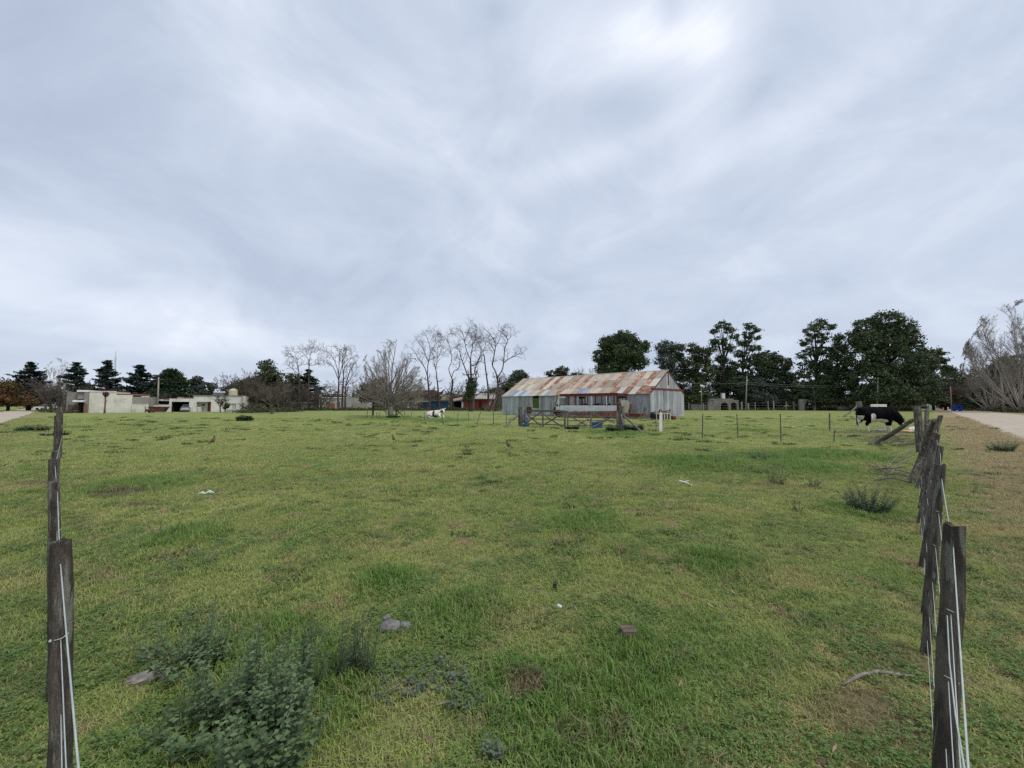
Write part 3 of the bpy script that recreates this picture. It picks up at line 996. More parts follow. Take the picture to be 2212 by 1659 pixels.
TUSS = leaf_mat('tussock_blades', (.070, .110, .034), (.100, .130, .048), trans=.25, spread=.4, noise_scale=1.2)
A = field_points([(3, 8, .6, 1.2), (8, 16, .7, 1.7), (16, 32, .34, 2.5), (32, 52, .09, 3.6)])
kk = vnoise(A[:, 0], A[:, 1], 3.0, 61) > .42
A = A[kk]; p_, r_, s_ = place(A); n_ = len(A)
s_[:, 0] = A[:, 2] * rng.uniform(.5, 1.0, n_) ** 2 * 2.2; s_[:, 1] = A[:, 2] * rng.uniform(.7, 1.3, n_); s_[:, 2] = A[:, 2] * rng.uniform(.35, 1.0, n_)
r_[:, 2] = rng.normal(0, .5, n_)
scatter('grass_tussocks', p_, r_, s_, [tuft('tussock', 70, .055, .10, TUSS, .004, 1.0, s) for s in (12, 13)])

# ------------------------------------------------------------------ corrugated barn
def sheet_mat(name, c1, c2, c3, lo3=.5, hi3=.68, metal=.15, rough=.6):
    return M(name, c1, c2, scale=1.6, rough=rough, metal=metal, stretch=(1, 1, .22), c3=c3, scale3=2.2, lo3=lo3, hi3=hi3, detail=7, attr_random=.30)


ZINC = sheet_mat('weathered_zinc', (.40, .415, .425), (.27, .28, .29), (.52, .53, .53))
ROOFM = {
    'B': sheet_mat('beige_weathered_roofing', (.47, .405, .32), (.40, .335, .255), (.36, .25, .17), .56, .75, 0.0, .8),
    'R': sheet_mat('rusted_roofing', (.29, .145, .098), (.23, .112, .078), (.42, .32, .24), .47, .62, 0.0, .9),
    'G': sheet_mat('grey_blue_roofing', (.38, .42, .46), (.33, .37, .42), (.45, .46, .46), .5, .7, .15, .5),
    'V': sheet_mat('slate_blue_roofing', (.30, .33, .41), (.27, .30, .37), (.33, .36, .43), .5, .7, .1, .55),
    'W': sheet_mat('pale_grey_roofing', (.46, .425, .365), (.40, .375, .33), (.40, .33, .26), .6, .75, .1, .6)}


def ribbed(width, z_of, amp=.018, ribs=9, z0=0.0, seed=0, origin=0.0):
    """a corrugated sheet standing in the local yz plane, outside towards -x; top height given by z_of(y)"""
    q = random.Random(seed); mb = MB(); n = ribs * 2
    zb = z0 + q.uniform(-.03, .03)
    for i in range(n + 1):
        y = width * i / n; xx = -amp if i % 2 else 0.0
        mb.v.append((xx, y, zb)); mb.v.append((xx, y, z_of(y + origin)))
    for i in range(n):
        a = 2 * i; mb.f.append((a, a + 1, a + 3, a + 2)); mb.m.append(0)
    return mb


BW, BL, EAVE, RIDGE = 9.35, 24.2, 2.9, 5.65
barn = thing('corrugated_barn', 'long old barn of grey corrugated sheets under a patchy rusty gabled roof', 'barn', (15.65, 45.0, 0), math.radians(45))
ncol = 28; sw = BL / ncol
q = random.Random(3)
wall_meshes = [ribbed(sw + .035, lambda y: EAVE, seed=i) for i in range(4)]
wm = []
for i, mb in enumerate(wall_meshes):
    o = mb.build('wall_sheet', ZINC, barn); wm.append(o.data); bpy.data.objects.remove(o)
DOOR = (16.55, 17.6)
for i in range(ncol):
    y = i * sw
    if DOOR[0] - .6 < y < DOOR[1] - .2:
        continue
    o = link('wall_sheet', wm[i % 4], barn, (-.006 * (i % 3) - .004, y, 0))
    o.rotation_euler = (q.uniform(-.006, .006), 0, 0)
# dark doorway and the moss green panel in it
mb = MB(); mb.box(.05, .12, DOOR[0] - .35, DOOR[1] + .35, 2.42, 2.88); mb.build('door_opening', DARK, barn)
yy0 = min(i * sw for i in range(ncol) if DOOR[0] - .6 < i * sw < DOOR[1] - .2)
yy1 = max(i * sw for i in range(ncol) if DOOR[0] - .6 < i * sw < DOOR[1] - .2) + sw
MOSS = M('moss_green_board', (.105, .135, .028), (.080, .105, .022), scale=2, rough=.9)
mb = MB(); mb.box(-.01, .04, yy0 + .25, yy1 - .25, 1.0, 2.42); mb.build('door_panel', MOSS, barn)
for ya, yb in ((yy0, yy0 + .27), (yy1 - .27, yy1)):
    ribbed(yb - ya, lambda y: EAVE, ribs=3, seed=9).build('wall_sheet', ZINC, barn, loc=(-.004, ya, 0))
ribbed(yy1 - yy0 - .5, lambda y: 1.0, ribs=5, seed=8).build('wall_sheet', ZINC, barn, loc=(-.002, yy0 + .25, 0))
mb = MB(); mb.box(-.05, -.03, 18.1, 19.1, .25, 1.15); tag(mb.build('wall_patch', RUST, barn), 'rusty brown patch low on the front wall')
mb = MB(); mb.box(-.05, -.035, 20.6, 21.6, .9, 1.6); mb.build('wall_patch', ROOFM['G'], barn)
# gable wall, sheets cut to the slope


def slope(x):
    return EAVE + (RIDGE - EAVE) * (1 - abs(x - BW / 2) / (BW / 2))


ng_ = 11; gw = BW / ng_
for i in range(ng_):
    x0 = i * gw
    for z0, z1, part in ((0, 3.28, 0), (3.42, None, 1)):
        if z1 is None:
            if max(slope(x0), slope(x0 + gw)) < 3.5: continue
            f = lambda s, x0=x0: max(3.44, slope(s + x0) - .03)
        else:
            f = lambda s, x0=x0: min(3.3, slope(s + x0) - .03)
        mb = MB(); n = 18; zb = z0 + (q.uniform(-.03, .03) if part == 0 else 0)
        for k in range(n + 1):
            xx = (gw + .02) * k / n; dy = -.018 if k % 2 else 0.0
            mb.v.append((x0 + xx, dy - .004 * (i % 2), zb)); mb.v.append((x0 + xx, dy - .004 * (i % 2), f(xx)))
        for k in range(n):
            a = 2 * k; mb.f.append((a, a + 2, a + 3, a + 1)); mb.m.append(0)
        mb.build('wall_sheet', ZINC, barn)
mb = MB(); mb.box(.05, BW - .2, -.07, -.022, 3.26, 3.46); mb.build('gable_beam', DKRED, barn)
mb = MB(); mb.box(BW / 2 - .13, BW / 2 + .13, -.07, -.024, 3.9, RIDGE - .12); mb.build('vent_strip', RUST, barn)
mb = MB(); mb.box(3.3, 3.37, -.05, -.022, .0, 3.25); mb.build('seam_batten', RUST, barn)
mb = MB(); mb.box(.1, BW - .1, BL - .05, BL, 0, EAVE).prism([(0, EAVE), (BW, EAVE), (BW / 2, RIDGE - .05)], BL - .05, BL, 'y'); mb.build('rear_gable', ZINC, barn)
mb = MB(); mb.box(BW - .05, BW, 0, BL, 0, EAVE); mb.build('rear_wall', ZINC, barn)
for x in (0.1, 3.4, 6.0, BW - .1):
    for y in np.linspace(.4, BL - .4, 6):
        if x in (3.4, 6.0): continue
        MB().box(x - .05 + .1, x + .15, y - .05, y + .05, 0, EAVE - .05).build('inner_post', WOOD_GREY, barn)
mb = MB(); mb.box(.04, .12, .1, BL - .1, EAVE - .16, EAVE - .03); mb.build('eave_beam', RUST, barn)
# roof sheets, three courses up the front slope and one sheet down the back per column
SL = math.hypot(BW / 2 + .3, (RIDGE - EAVE) * (BW / 2 + .3) / (BW / 2)); PHI = math.atan2(RIDGE - EAVE, BW / 2)
rows = {0: 'BGGGGGBBBWGBRBBBVVBBBBRWRWRR'[::-1], 1: 'BBBBBBBRBRBRBRBRBRBRBRBBRBRW'[::-1], 2: 'BBBBBBBRBRBBBRBRBBBBBRBBRBRB'[::-1]}
for r_i in range(3):
    code = rows[r_i]
    for i in range(ncol):
        y = i * sw + q.uniform(-.02, .02)
        l0 = SL * r_i / 3 - (.12 if r_i else 0); l1 = SL * (r_i + 1) / 3
        nrib = 18; mb = MB()
        lift = .012 * r_i + .005 * (i % 2) + q.uniform(0, .01)
        warp0 = q.uniform(-.03, .03) if r_i == 0 else 0
        wid_ = sw + .04
        for k in range(nrib + 1):
            yy = y + wid_ * k / nrib; a = .016 if k % 2 else 0.0
            for l in (l0 + warp0, l1):
                xx = -.3 + l * math.cos(PHI); zz = EAVE - .3 * math.tan(PHI) + l * math.sin(PHI) + .03 + lift + a
                if r_i == 0 and l < .2 and i in (4, 5): zz += .05 if k % 6 < 3 else -.02
                mb.v.append((xx, yy, zz))
        for k in range(nrib):
            a = 2 * k; mb.f.append((a, a + 2, a + 3, a + 1)); mb.m.append(0)
        c = code[i] if i < len(code) else 'B'
        mb.build('roof_sheet', ROOFM[c], barn)
for i in range(ncol):
    mb = MB(); y = i * sw
    for k in range(13):
        yy = y + (sw + .03) * k / 12; a = .016 if k % 2 else 0
        mb.v.append((BW + .3, yy, EAVE - .3 * math.tan(PHI) + .04 + a)); mb.v.append((BW / 2, yy, RIDGE + .04 + a))
    for k in range(12):
        a = 2 * k; mb.f.append((a, a + 1, a + 3, a + 2)); mb.m.append(0)
    mb.build('roof_sheet', ROOFM['RBBRB'[i % 5]], barn)
mb = MB(); mb.tube([(BW / 2, -.1, RIDGE + .05), (BW / 2, 8, RIDGE + .07), (BW / 2, 16, RIDGE + .03), (BW / 2, BL + .1, RIDGE + .06)], .075, 8); mb.build('ridge_cap', ROOFM['W'], barn)
mb = MB()
for s_ in (0, 1):
    x0, x1 = (-.3, BW / 2) if s_ == 0 else (BW + .3, BW / 2)
    mb.beam((x0, -.03, EAVE - .3 * math.tan(PHI) - .03), (x1, -.03, RIDGE - .05), .05, .12)
mb.build('verge_board', RUST, barn)

# ------------------------------------------------------------------ wrecked bus in front of the barn
BUSW = M('flaking_white_bus_paint', (.68, .69, .70), (.55, .57, .59), scale=2.5, rough=.7, c3=(.20, .19, .19), scale3=3.2, lo3=.60, hi3=.70, detail=8)
BUSR = M('rust_red_skirt', (.27, .085, .052), (.19, .060, .040), scale=3, rough=.95, c3=(.33, .26, .22), scale3=4, lo3=.55, hi3=.68, detail=8)
bus = thing('wrecked_bus', 'gutted rusty bus with a dented white side and empty window frames, parked before the barn', 'bus', (11.35, 43.2, 0), math.radians(45))
LB, WB = 7.7, 2.2
q = random.Random(8)
mb = MB(); nseg = 22; zt, zb = 1.45, .80
for i in range(nseg + 1):
    y = LB * i / nseg
    mb.v += [(-.01 + q.uniform(-.025, .025), y, zt), (-.05 + q.uniform(-.04, .03), y, 1.12), (-.01 + q.uniform(-.03, .03), y, zb - .06 + .07 * math.sin(i * 1.7) + q.uniform(-.03, .03))]
for i in range(nseg):
    for k in (0, 1):
        a = 3 * i + k; mb.f.append((a, a + 1, a + 4, a + 3)); mb.m.append(0)
mb.build('side_panel', BUSW, bus, smooth=True)
mb = MB(); mb.box(.02, .06, -.1, LB, .42, .84).box(.03, .08, -.2, LB + .6, .32, .46); mb.build('side_skirt', BUSR, bus)
mb = MB(); mb.box(WB - .04, WB, 0, LB, .4, 1.1); mb.build('far_side_panel', RUST, bus)
mb = MB(); mb.box(.05, WB - .05, -.1, LB + .5, .38, .5); mb.build('floor', RUST, bus)
mb = MB(); mb.box(-.03, .05, -1.3, LB + .1, 2.50, 2.60).box(-.02, .1, -.1, LB + .15, 2.74, 2.84).box(.0, .04, 0, LB, 2.6, 2.74)
for i in range(12):
    y = i * LB / 11; mb.box(-.04, .0, y - .02, y + .02, 2.56, 2.78)
mb.build('roof_rail', DKRED, bus)
mb = MB(); mb.box(.04, WB, -.1, LB + .15, 2.72, 2.80); mb.build('roof', RUST, bus)


def by(px): return (1720 - px) / 1350 * LB


for px, w_, m_, z0, z1, x in ((580, .12, DKRED, 1.4, 2.5, .02), (750, .14, DKRED, 1.4, 2.5, .02), (830, .09, WHITE, 1.42, 2.45, -.04), (1060, .11, DKRED, 1.4, 2.5, .02),
                              (1165, .10, WHITE, 1.42, 2.5, -.04), (1380, .08, RUST, 1.4, 2.5, .02), (1505, .10, WHITE, 1.5, 2.5, -.05), (1530, .10, DKRED, 1.4, 2.5, .02),
                              (1722, .16, DKRED, .5, 2.8, .02), (1930, .10, RUST, 1.0, 2.55, .0), (330, .11, WHITE, 1.0, 2.55, -.06)):
    MB().box(x, x + .06, by(px) - w_ / 2, by(px) + w_ / 2, z0, z1).build('window_pillar', m_, bus)
for (a, b) in ((585, 745), (1535, 1715)):
    ya, yb = by(b), by(a)
    mb = MB(); mb.box(WB - .1, WB - .04, ya, yb, 2.28, 2.5)
    for f in (0, .45, 1): mb.box(WB - .1, WB - .04, ya + (yb - ya) * f - .05, ya + (yb - ya) * f + .05, 1.1, 2.4)
    mb.build('far_window_frame', RUST, bus)
for px in (640, 1000, 1290, 1440):
    MB().box(WB - .08, WB - .03, by(px) - .05, by(px) + .05, 1.1, 2.7).build('far_pillar', RUST, bus)
mb = MB()
mb.beam((.0, by(300), 2.5), (.0, by(225), 1.5), .07, .07).beam((WB * .5, by(385), 2.45), (WB * .5, by(350) + .25, 1.5), .05, .05).beam((WB - .1, by(300), 2.45), (WB - .1, by(225), 1.5), .07, .07)
mb.beam((0, by(300), 2.5), (WB - .1, by(300), 2.5), .08, .1).beam((0, by(225), 1.5), (WB - .1, by(225), 1.5), .06, .08)
mb.build('windscreen_frame', RUST, bus)
mb = MB(); mb.box(-.03, .03, by(515), by(335), 2.35, 2.55); mb.build('cab_header', WHITE, bus)
mb = MB(); mb.beam((.0, by(510), 2.4), (.0, by(455), 1.45), .07, .06).beam((.5, by(540), 1.3), (.5, by(500), 1.9), .06, .3); mb.build('cab_door_frame', WOOD_GREY, bus)
# rounded bonnet
mb = MB(); prof = [(0, 1.42), (.45, 1.52), (.9, 1.45), (1.25, 1.25), (1.45, 1.0), (1.4, .72), (.9, .66), (.0, .66)]
rings = [(.16, .80), (.05, .92), (.3, 1.0), (1.1, 1.04), (1.9, 1.0), (2.12, .92), (2.05, .8)]
for (x, s_) in rings:
    for (y, z) in prof: mb.v.append((x, LB - .15 + y * s_, .66 + (z - .66) * s_))
n = len(prof)
for i in range(len(rings) - 1):
    for k in range(n):
        k2 = (k + 1) % n; mb.f.append((i * n + k, i * n + k2, (i + 1) * n + k2, (i + 1) * n + k)); mb.m.append(0)
mb.f += [tuple(range(n)), tuple(reversed(range((len(rings) - 1) * n, len(rings) * n)))]; mb.m += [0, 0]
mb.build('bonnet', RUST, bus, smooth=True)
mb = MB(); mb.box(-.03, .02, LB + .05, LB + .95, .74, .86).box(-.02, .02, LB - .05, LB + .7, .9, 1.3); mb.build('wing_panel', BUSW, bus)
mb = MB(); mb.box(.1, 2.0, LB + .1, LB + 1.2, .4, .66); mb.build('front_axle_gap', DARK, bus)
for y in (1.2, LB + .5):
    mb = MB(); mb.tube([(.12, y, .42), (.36, y, .42)], .42, 16).tube([(.08, y, .42), (.12, y, .42)], .18, 12); mb.build('wheel', DARK, bus)
mb = MB(); mb.box(.0, 1.7, -.95, -.12, .95, 1.62).box(-.03, .5, -.9, -.2, 1.2, 1.3).box(.2, 1.5, -.8, -.2, .5, .95); mb.build('rear_box', RUST, bus)
for i, px in enumerate((700, 790, 880, 930, 1020, 1090, 1150, 1230, 1300, 1430, 1470, 1600)):
    z = 1.45 + q.uniform(.05, .2)
    MB().box(.3 + q.uniform(0, .5), .9, by(px) - .1, by(px) + .1, .5, z).jitter(.03, i).build('seat_frame', (RUST, DARK, BARK)[i % 3], bus)

# bent pale board leaning behind the strainer post, scrap heap at the bus's tail
p = P(1349, 892, 40.0)
t = MB(); t.add([(-.42, 0, -.0), (.42, .05, 0), (.46, .04, .9), (.20, 0, 1.25), (-.55, .02, 1.3), (-.42, -.02, .7)], [(0, 1, 2, 3, 4, 5)])
t.add([(-.42, .03, -.0), (.42, .08, 0), (.46, .07, .9), (.20, .03, 1.25), (-.55, .05, 1.3), (-.42, .01, .7)], [(5, 4, 3, 2, 1, 0)])
o = t.build('board', M('pale_weathered_board', (.42, .42, .37), (.30, .30, .26), scale=4, rough=.9), loc=(p.x, 40, .75))
o.rotation_euler = (.15, .05, .2)
tag(o, 'pale bent board propped up just behind the big right gate post', 'board')
sh = thing('scrap_trailer', 'rusty scrap cart with upright prongs against the barn wall right of the bus', 'scrap', (13.1, 43.0, 0), math.radians(45))
mb = MB(); mb.box(-.5, .9, -1.2, .6, .25, .4).box(-.4, .8, -1.0, .3, .4, .62); mb.build('bed', RUST, sh)
mb = MB()
for k in range(6): mb.beam((.0 + .1 * k, -1.1 + k * .05, .5), (.05 + .14 * k, -1.35 + .1 * k, 1.15 + .12 * (k % 3)), .04)
mb.build('prongs', WOOD_GREY, sh)
mb = MB(); mb.beam((-.4, -.9, .35), (-2.8, -3.2, .12), .07).beam((-.3, -1.2, .3), (-1.4, -3.0, .1), .06); mb.build('drawbar', WOOD_GREY, sh)

# cream painted farm machine in front of the gable corner
b = G(1429, 907)
mc = thing('farm_machine', 'old cream and rust farm implement with barred openings in front of the barn gable', 'farm machine', b, math.radians(6))
CREAMP = M('cream_paint_rusting', (.50, .47, .36), (.40, .36, .27), scale=5, c3=(.2, .09, .05), scale3=4, lo3=.62, hi3=.7)
mb = MB(); mb.box(-.15, .85, -.3, .3, .62, .74)
for x in (-.15, .12, .42, .72): mb.box(x, x + .13, -.3, -.24, .0, .62)
mb.build('frame', CREAMP, mc)
mb = MB(); mb.box(-.7, -.62, -.3, -.22, 0, .78).box(-.35, -.27, -.3, -.22, 0, .78); mb.build('leg', CREAMP, mc)
mb = MB(); mb.box(-.62, -.2, -.2, .3, .08, .6).box(-.1, .8, -.15, .3, .08, .6); mb.build('housing', DARK, mc)
mb = MB(); mb.box(-.75, .95, -.2, .2, .75, .82).beam((-.3, 0, .8), (1.0, 0, .95), .08).beam((0, 0, .8), (.05, 0, 1.1), .06).beam((.85, 0, .85), (.9, 0, 1.15), .07).beam((-.2, .1, .8), (-.15, 0, 1.05), .1)
mb.beam((.9, 0, .6), (1.6, -.1, .55), .035); mb.build('top_linkage', RUST, mc)
mb = MB(); mb.tube([(1.05, -.1, .22), (1.45, -.05, .22)], .2, 12); mb.build('roller', RUST, mc)
mb = MB(); mb.tube([(-1.0, .1, .4), (-.8, .1, .4)], .4, 14); mb.build('wheel', DARK, mc)

# ------------------------------------------------------------------ timber gate with two leaves, braces
def xy(u, v):
    p_ = G(u, v); return on(p_)


gate = thing('timber_gate', 'grey double ranch gate with crossed braces between two stout posts', 'gate', on((4, 27)))
g0 = gate.location.copy()
PL, PR = on((.63, 30.0)), on((7.45, 27.1))


def stout(name, base, h, r0, r1, seed, label=None, parent=None, lean=(0, 0)):
    q_ = random.Random(seed); mb = MB(); n = 7
    pts = [(base.x + lean[0] * i / n + q_.uniform(-.01, .01), base.y + lean[1] * i / n, base.z - .1 + (h + .1) * i / n) for i in range(n + 1)]
    mb.tube(pts, [r0 + (r1 - r0) * i / n + q_.uniform(-.008, .008) for i in range(n + 1)], 11)
    return mb


for (p, h, r0, r1, s_) in ((PL, 1.42, .17, .165, 1), (PR, 1.50, .20, .19, 2)):
    m_ = stout('gate_post', p - g0, h, r0, r1, s_).jitter(.006, s_).build('gate_post', WOOD if s_ == 1 else WOOD_GREY, gate)


def leaf(a, b, ztop_a, ztop_b, extra):
    a, b = Vector(a) - g0, Vector(b) - g0
    def L_(t, z): return a.lerp(b, t) + Vector((0, 0, z))
    for t, w_ in ((0, .10), (.47, .11), (1, .13)):
        MB().beam(L_(t, .02), L_(t, (ztop_a * (1 - t) + ztop_b * t) + .05), w_, .08, taper=.95).build('stile', WOOD_GREY, gate)
    for z, w_ in ((1.0, .11), (.72, .05), (.48, .05), (.16, .07)):
        MB().beam(L_(-.02, z * ztop_a), L_(1.02, z * ztop_b), .05, w_ * 1.15).build('rail', WOOD if z == 1.0 else WOOD_GREY, gate)
    for (t0, z0, t1, z1) in extra:
        MB().beam(L_(t0, z0) + Vector((0, -.05, 0)), L_(t1, z1) + Vector((0, -.05, 0)), .04, .085).build('brace', WOOD_GREY, gate)


leaf((.95, 29.6, 0), (3.6, 27.25, 0), 1.13, 1.13, ((.03, .22, .45, 1.1), (.05, .85, .42, .08), (.5, .15, .97, 1.05), (.55, .75, .95, .05)))
leaf((3.75, 26.9, 0), (7.05, 26.7, 0), 1.05, 1.12, ((.1, .05, .42, .62), (.48, 1.05, .8, .55), (.8, .55, .95, .35), (.5, .1, .9, .75), (.05, .8, .4, .15)))
for a, b in (((PL.x - .1, PL.y, .85), (-.55, 28.3, .0)), ((PR.x + .1, PR.y, .85), G(1389, 936)), ((PR.x - .1, 26.9, .9), (7.2, 25.6, 0))):
    MB().tube([Vector(a) - g0, (Vector(a) + Vector(b)) / 2 - g0 + Vector((0, 0, .02)), Vector(b) - g0], [.06, .065, .07], 8).build('strut', WOOD_GREY, gate)

BLUE = M('blue_plastic', (.025, .13, .36), (.02, .10, .29), scale=3, rough=.5)
b = G(1297, 926)
bb = thing('drum_trough', 'large blue plastic trough standing behind the right gate leaf', 'trough', on((b.x, 26.9 + .7)))
mb = MB(); mb.box(-.38, .36, -.25, .25, .0, .20).box(-.42, .4, -.28, .28, .30, .40).box(-.36, .34, -.24, .24, .2, .3); mb.build('tub', BLUE, bb)
mb = MB(); mb.tube([(-.05, -.3, .42), (.12, -.3, .48), (.28, -.3, .42)], .03, 6); mb.build('handle', WOOD_GREY, bb)
b = G(1136, 922)
bc = thing('feed_tub', 'low bright blue tub at the foot of the left gate post', 'tub', on((b.x, b.y + .6)))
mb = MB(); mb.tube([(0, 0, 0), (0, 0, .2)], [.24, .3], 14); mb.build('tub', BLUE, bc)
mb = MB(); mb.ball((.0, .9, .55), (.28, .2, .35), 8, 6); mb.jitter(.02).build('cloth', M('faded_blue_cloth', (.19, .24, .32), (.13, .17, .24), scale=4), bc)

# white stake
b = G(1427, 934)
mb = MB(); mb.prism([(-.085, -.1), (.085, -.1), (.085, 1.05), (.0, 1.17), (-.085, 1.05)], -.02, .02, 'y')
o = mb.build('marker_stake', WHITE, loc=on(b), rotz=.1); o.rotation_euler = (0, .035, .1)
tag(o, 'broad white painted stake with a pointed top right of the gate', 'stake')


# ------------------------------------------------------------------ wire fences
def post_mesh(base, top, r, seed, square=False):
    q_ = random.Random(seed); mb = MB(); n = 9; sides = 12
    base, top = Vector(base), Vector(top)
    pts = [base.lerp(top, i / n) + Vector((q_.uniform(-.003, .003), q_.uniform(-.003, .003), 0)) for i in range(n + 1)]
    pts[0] = base + (base - top).normalized() * .15
    o = len(mb.v); 
    ph = [q_.uniform(.88, 1.08) for _ in range(sides)]
    if square: ph = [1.12 if k % 3 == 0 else .95 for k in range(sides)]
    for i, p_ in enumerate(pts):
        k_ = r * .63 * (1.0 + .06 * (1 - i / n) + q_.uniform(-.03, .03)) * (.93 if i == n else 1)
        for k in range(sides):
            a = 2 * math.pi * k / sides
            kk_ = k_ * ph[k] * (1 + q_.uniform(-.03, .03))
            mb.v.append((p_.x + math.cos(a) * kk_, p_.y + math.sin(a) * kk_, p_.z + (q_.uniform(-.012, .008) if i == n else 0)))
    for i in range(n):
        for k in range(sides):
            k2 = (k + 1) % sides; mb.f.append((i * sides + k, i * sides + k2, (i + 1) * sides + k2, (i + 1) * sides + k)); mb.m.append(0)
    c = len(mb.v); mb.v.append((top.x, top.y, top.z - .006))
    for k in range(sides):
        mb.f.append((n * sides + k, n * sides + (k + 1) % sides, c)); mb.m.append(0)
    return mb


def wire(f, pts, r=.0022, name='wire', sides=5):
    return MB().tube(pts, r, sides).build(name, WIRE, f, smooth=True)


HW = (1.155, .93, .71, .49, .27)
# left fence
lf = thing('wire_fence', 'left boundary fence of dark timber posts strung with galvanised wires', 'fence', (-.7, .65, 0))
o0 = lf.location.copy()
LP = [((-1.43, 1.27, 0), (-1.415, 1.27, 1.22), .041, 1), ((-2.62, 2.29, 0), (-2.585, 2.27, 1.22), .040, 2), ((-3.72, 3.22, 0), (-3.665, 3.2, 1.22), .038, 3), ((-4.95, 4.25, 0), (-4.84, 4.25, 1.16), .045, 4),
      ((-7.10, 6.1, 0), (-6.85, 6.05, 1.30), .062, 5), ((-8.2, 7.2, 0), (-8.15, 7.2, 1.25), .05, 6), ((-9.2, 8.05, 0), (-9.12, 8.0, 1.385), .062, 7), ((-10.9, 9.6, 0), (-10.9, 9.6, 1.25), .055, 8),
      ((-13.7, 12.05, 0), (-13.6, 12.0, 1.53), .115, 9)]
def foot(u, Y_):
    b_ = -(H * CP + Y_ * SP) / (Y_ * CP - H * SP)
    return P(u, 829.5 - b_ * F, Y_).x


LP = [((foot({1: 133, 2: 117, 3: 114, 4: 110}[s_], b[1]), b[1], 0) if s_ < 5 else ((foot({5: 111, 6: 118, 7: 121, 8: 124, 9: 126}[s_], b[1]), b[1], 0)), t_, r, s_) for (b, t_, r, s_) in LP]
for (b, t_, r, s_) in LP:
    bz = on(b)
    post_mesh(bz - o0, Vector((t_[0], t_[1], t_[2] + bz.z)) - o0, r, s_).build('post', WOOD, lf, smooth=False)
c0 = (.04, .03)
post_mesh(Vector((.04, .03, 0)) - o0, Vector((.04, .03, 1.24)) - o0, .07, 3).build('post', WOOD, lf)
for h in HW:
    line = [Vector((c0[0], c0[1], h))] + [Vector((b[0] + (t_[0] - b[0]) * h / 1.22, b[1], min(h, t_[2]))) for (b, t_, r, s_) in LP if s_ not in (4, 6)]
    full = []
    for i in range(len(line) - 1):
        for k in range(3):
            p_ = line[i].lerp(line[i + 1], k / 3); full.append(p_ - Vector((0, 0, .012 * math.sin(k / 3 * math.pi))) - o0)
    full.append(line[-1] - o0)
    wire(lf, full, .0016 if h > 1 else .0013)
for (b, t_, r, s_) in LP[:5]:
    r = r * .66
    for h in (.93,):
        x_, y_ = b[0] + (t_[0] - b[0]) * h / 1.22, b[1]
        wire(lf, [Vector((x_ - .0, y_ - r * .80, h)) - o0, Vector((x_ + .012, y_ - r * .82, h + .002)) - o0, Vector((x_ + .026, y_ - r * .62, h + .006)) - o0, Vector((x_ + .032, y_ - r * .2, h + .015)) - o0], .0015, 'tie_wire')
        MB().ball(Vector((x_ - .004, y_ - r * .85, h)) - o0, .005, 6, 4).build('tie_knot', WIRE, lf)

# right fence with leaning stakes and strainer braces
rf = thing('wire_fence', 'right boundary fence of outward leaning lichened posts and wires running to a stout corner post', 'fence', (.8, .75, 0))
o0 = rf.location.copy()
RP = [((foot(2030, 1.42), 1.42, 0), (1.55, 1.42, 1.22), .050, 11)]
for (ub, vb, ut, vt, h, r, s_) in ((1999, 1421, 2036, 1015, 1.22, .040, 12), (1992, 1231, 2033, 967, 1.21, .040, 13), (1984, 1137, 2026, 939, 1.23, .042, 14), (1981, 1056, 2032, 895.5, 1.43, .062, 15),
                                   (1986, 1020, 2004, 930, 1.2, .05, 16), (1989, 981, 1981, 879, 1.53, .155, 17)):
    b = G(ub, vb); t_ = P(ut, vt, b.y); RP.append((tuple(b), (t_.x, b.y, h), r, s_))
for (b, t_, r, s_) in RP:
    bz = on(b); post_mesh(bz - o0, Vector((t_[0], t_[1], t_[2] + bz.z)) - o0, r, s_).build('post', WOOD, rf)
# dropper stakes between
for (ub, vb, ut, vt, r, s_) in ((1990, 966, 2008, 906, .05, 31), (1990, 1160, 2022, 977, .03, 32), (1985, 1100, 2014, 949, .03, 33), (1994, 1330, 2026, 1018, .025, 34)):
    b = G(ub, vb); t_ = P(ut, vt, b.y)
    post_mesh(Vector(b) - o0, t_ - o0, r, s_).build('stake', WOOD_GREY if s_ == 32 else WOOD, rf)
for h in HW + (.12,):
    line = [Vector((c0[0], c0[1], h))] + [Vector((b[0] + (t_[0] - b[0]) * h / t_[2], b[1], h)) for (b, t_, r, s_) in RP]
    full = []
    for i in range(len(line) - 1):
        for k in range(3):
            full.append(line[i].lerp(line[i + 1], k / 3) - Vector((0, 0, .014 * math.sin(k / 3 * math.pi))) - o0)
    full.append(line[-1] - o0)
    wire(rf, full, .0016 if h > 1 else .0013)
wire(rf, [P(2046, 1330, 1.30) - o0, P(2051, 1430, 1.08) - o0, P(2064, 1545, .80) - o0, P(2083, 1659, .60) - o0, Vector((.06, .05, 1.18)) - o0], .0015, 'loose_wire')
for (b, t_, r, s_) in RP[:5]:
    r = r * .66
    for h in (.93, .71):
        x_, y_ = b[0] + (t_[0] - b[0]) * h / t_[2], b[1]
        wire(rf, [Vector((x_ - .034, y_ - r * .6, h + .018)) - o0, Vector((x_ - .014, y_ - r * .82, h + .008)) - o0, Vector((x_, y_ - r * .85, h)) - o0, Vector((x_ + .003, y_ - r * .9, h - .03)) - o0], .0015, 'tie_wire')
        MB().ball(Vector((x_, y_ - r * .88, h)) - o0, .005, 6, 4).build('tie_knot', WIRE, rf)
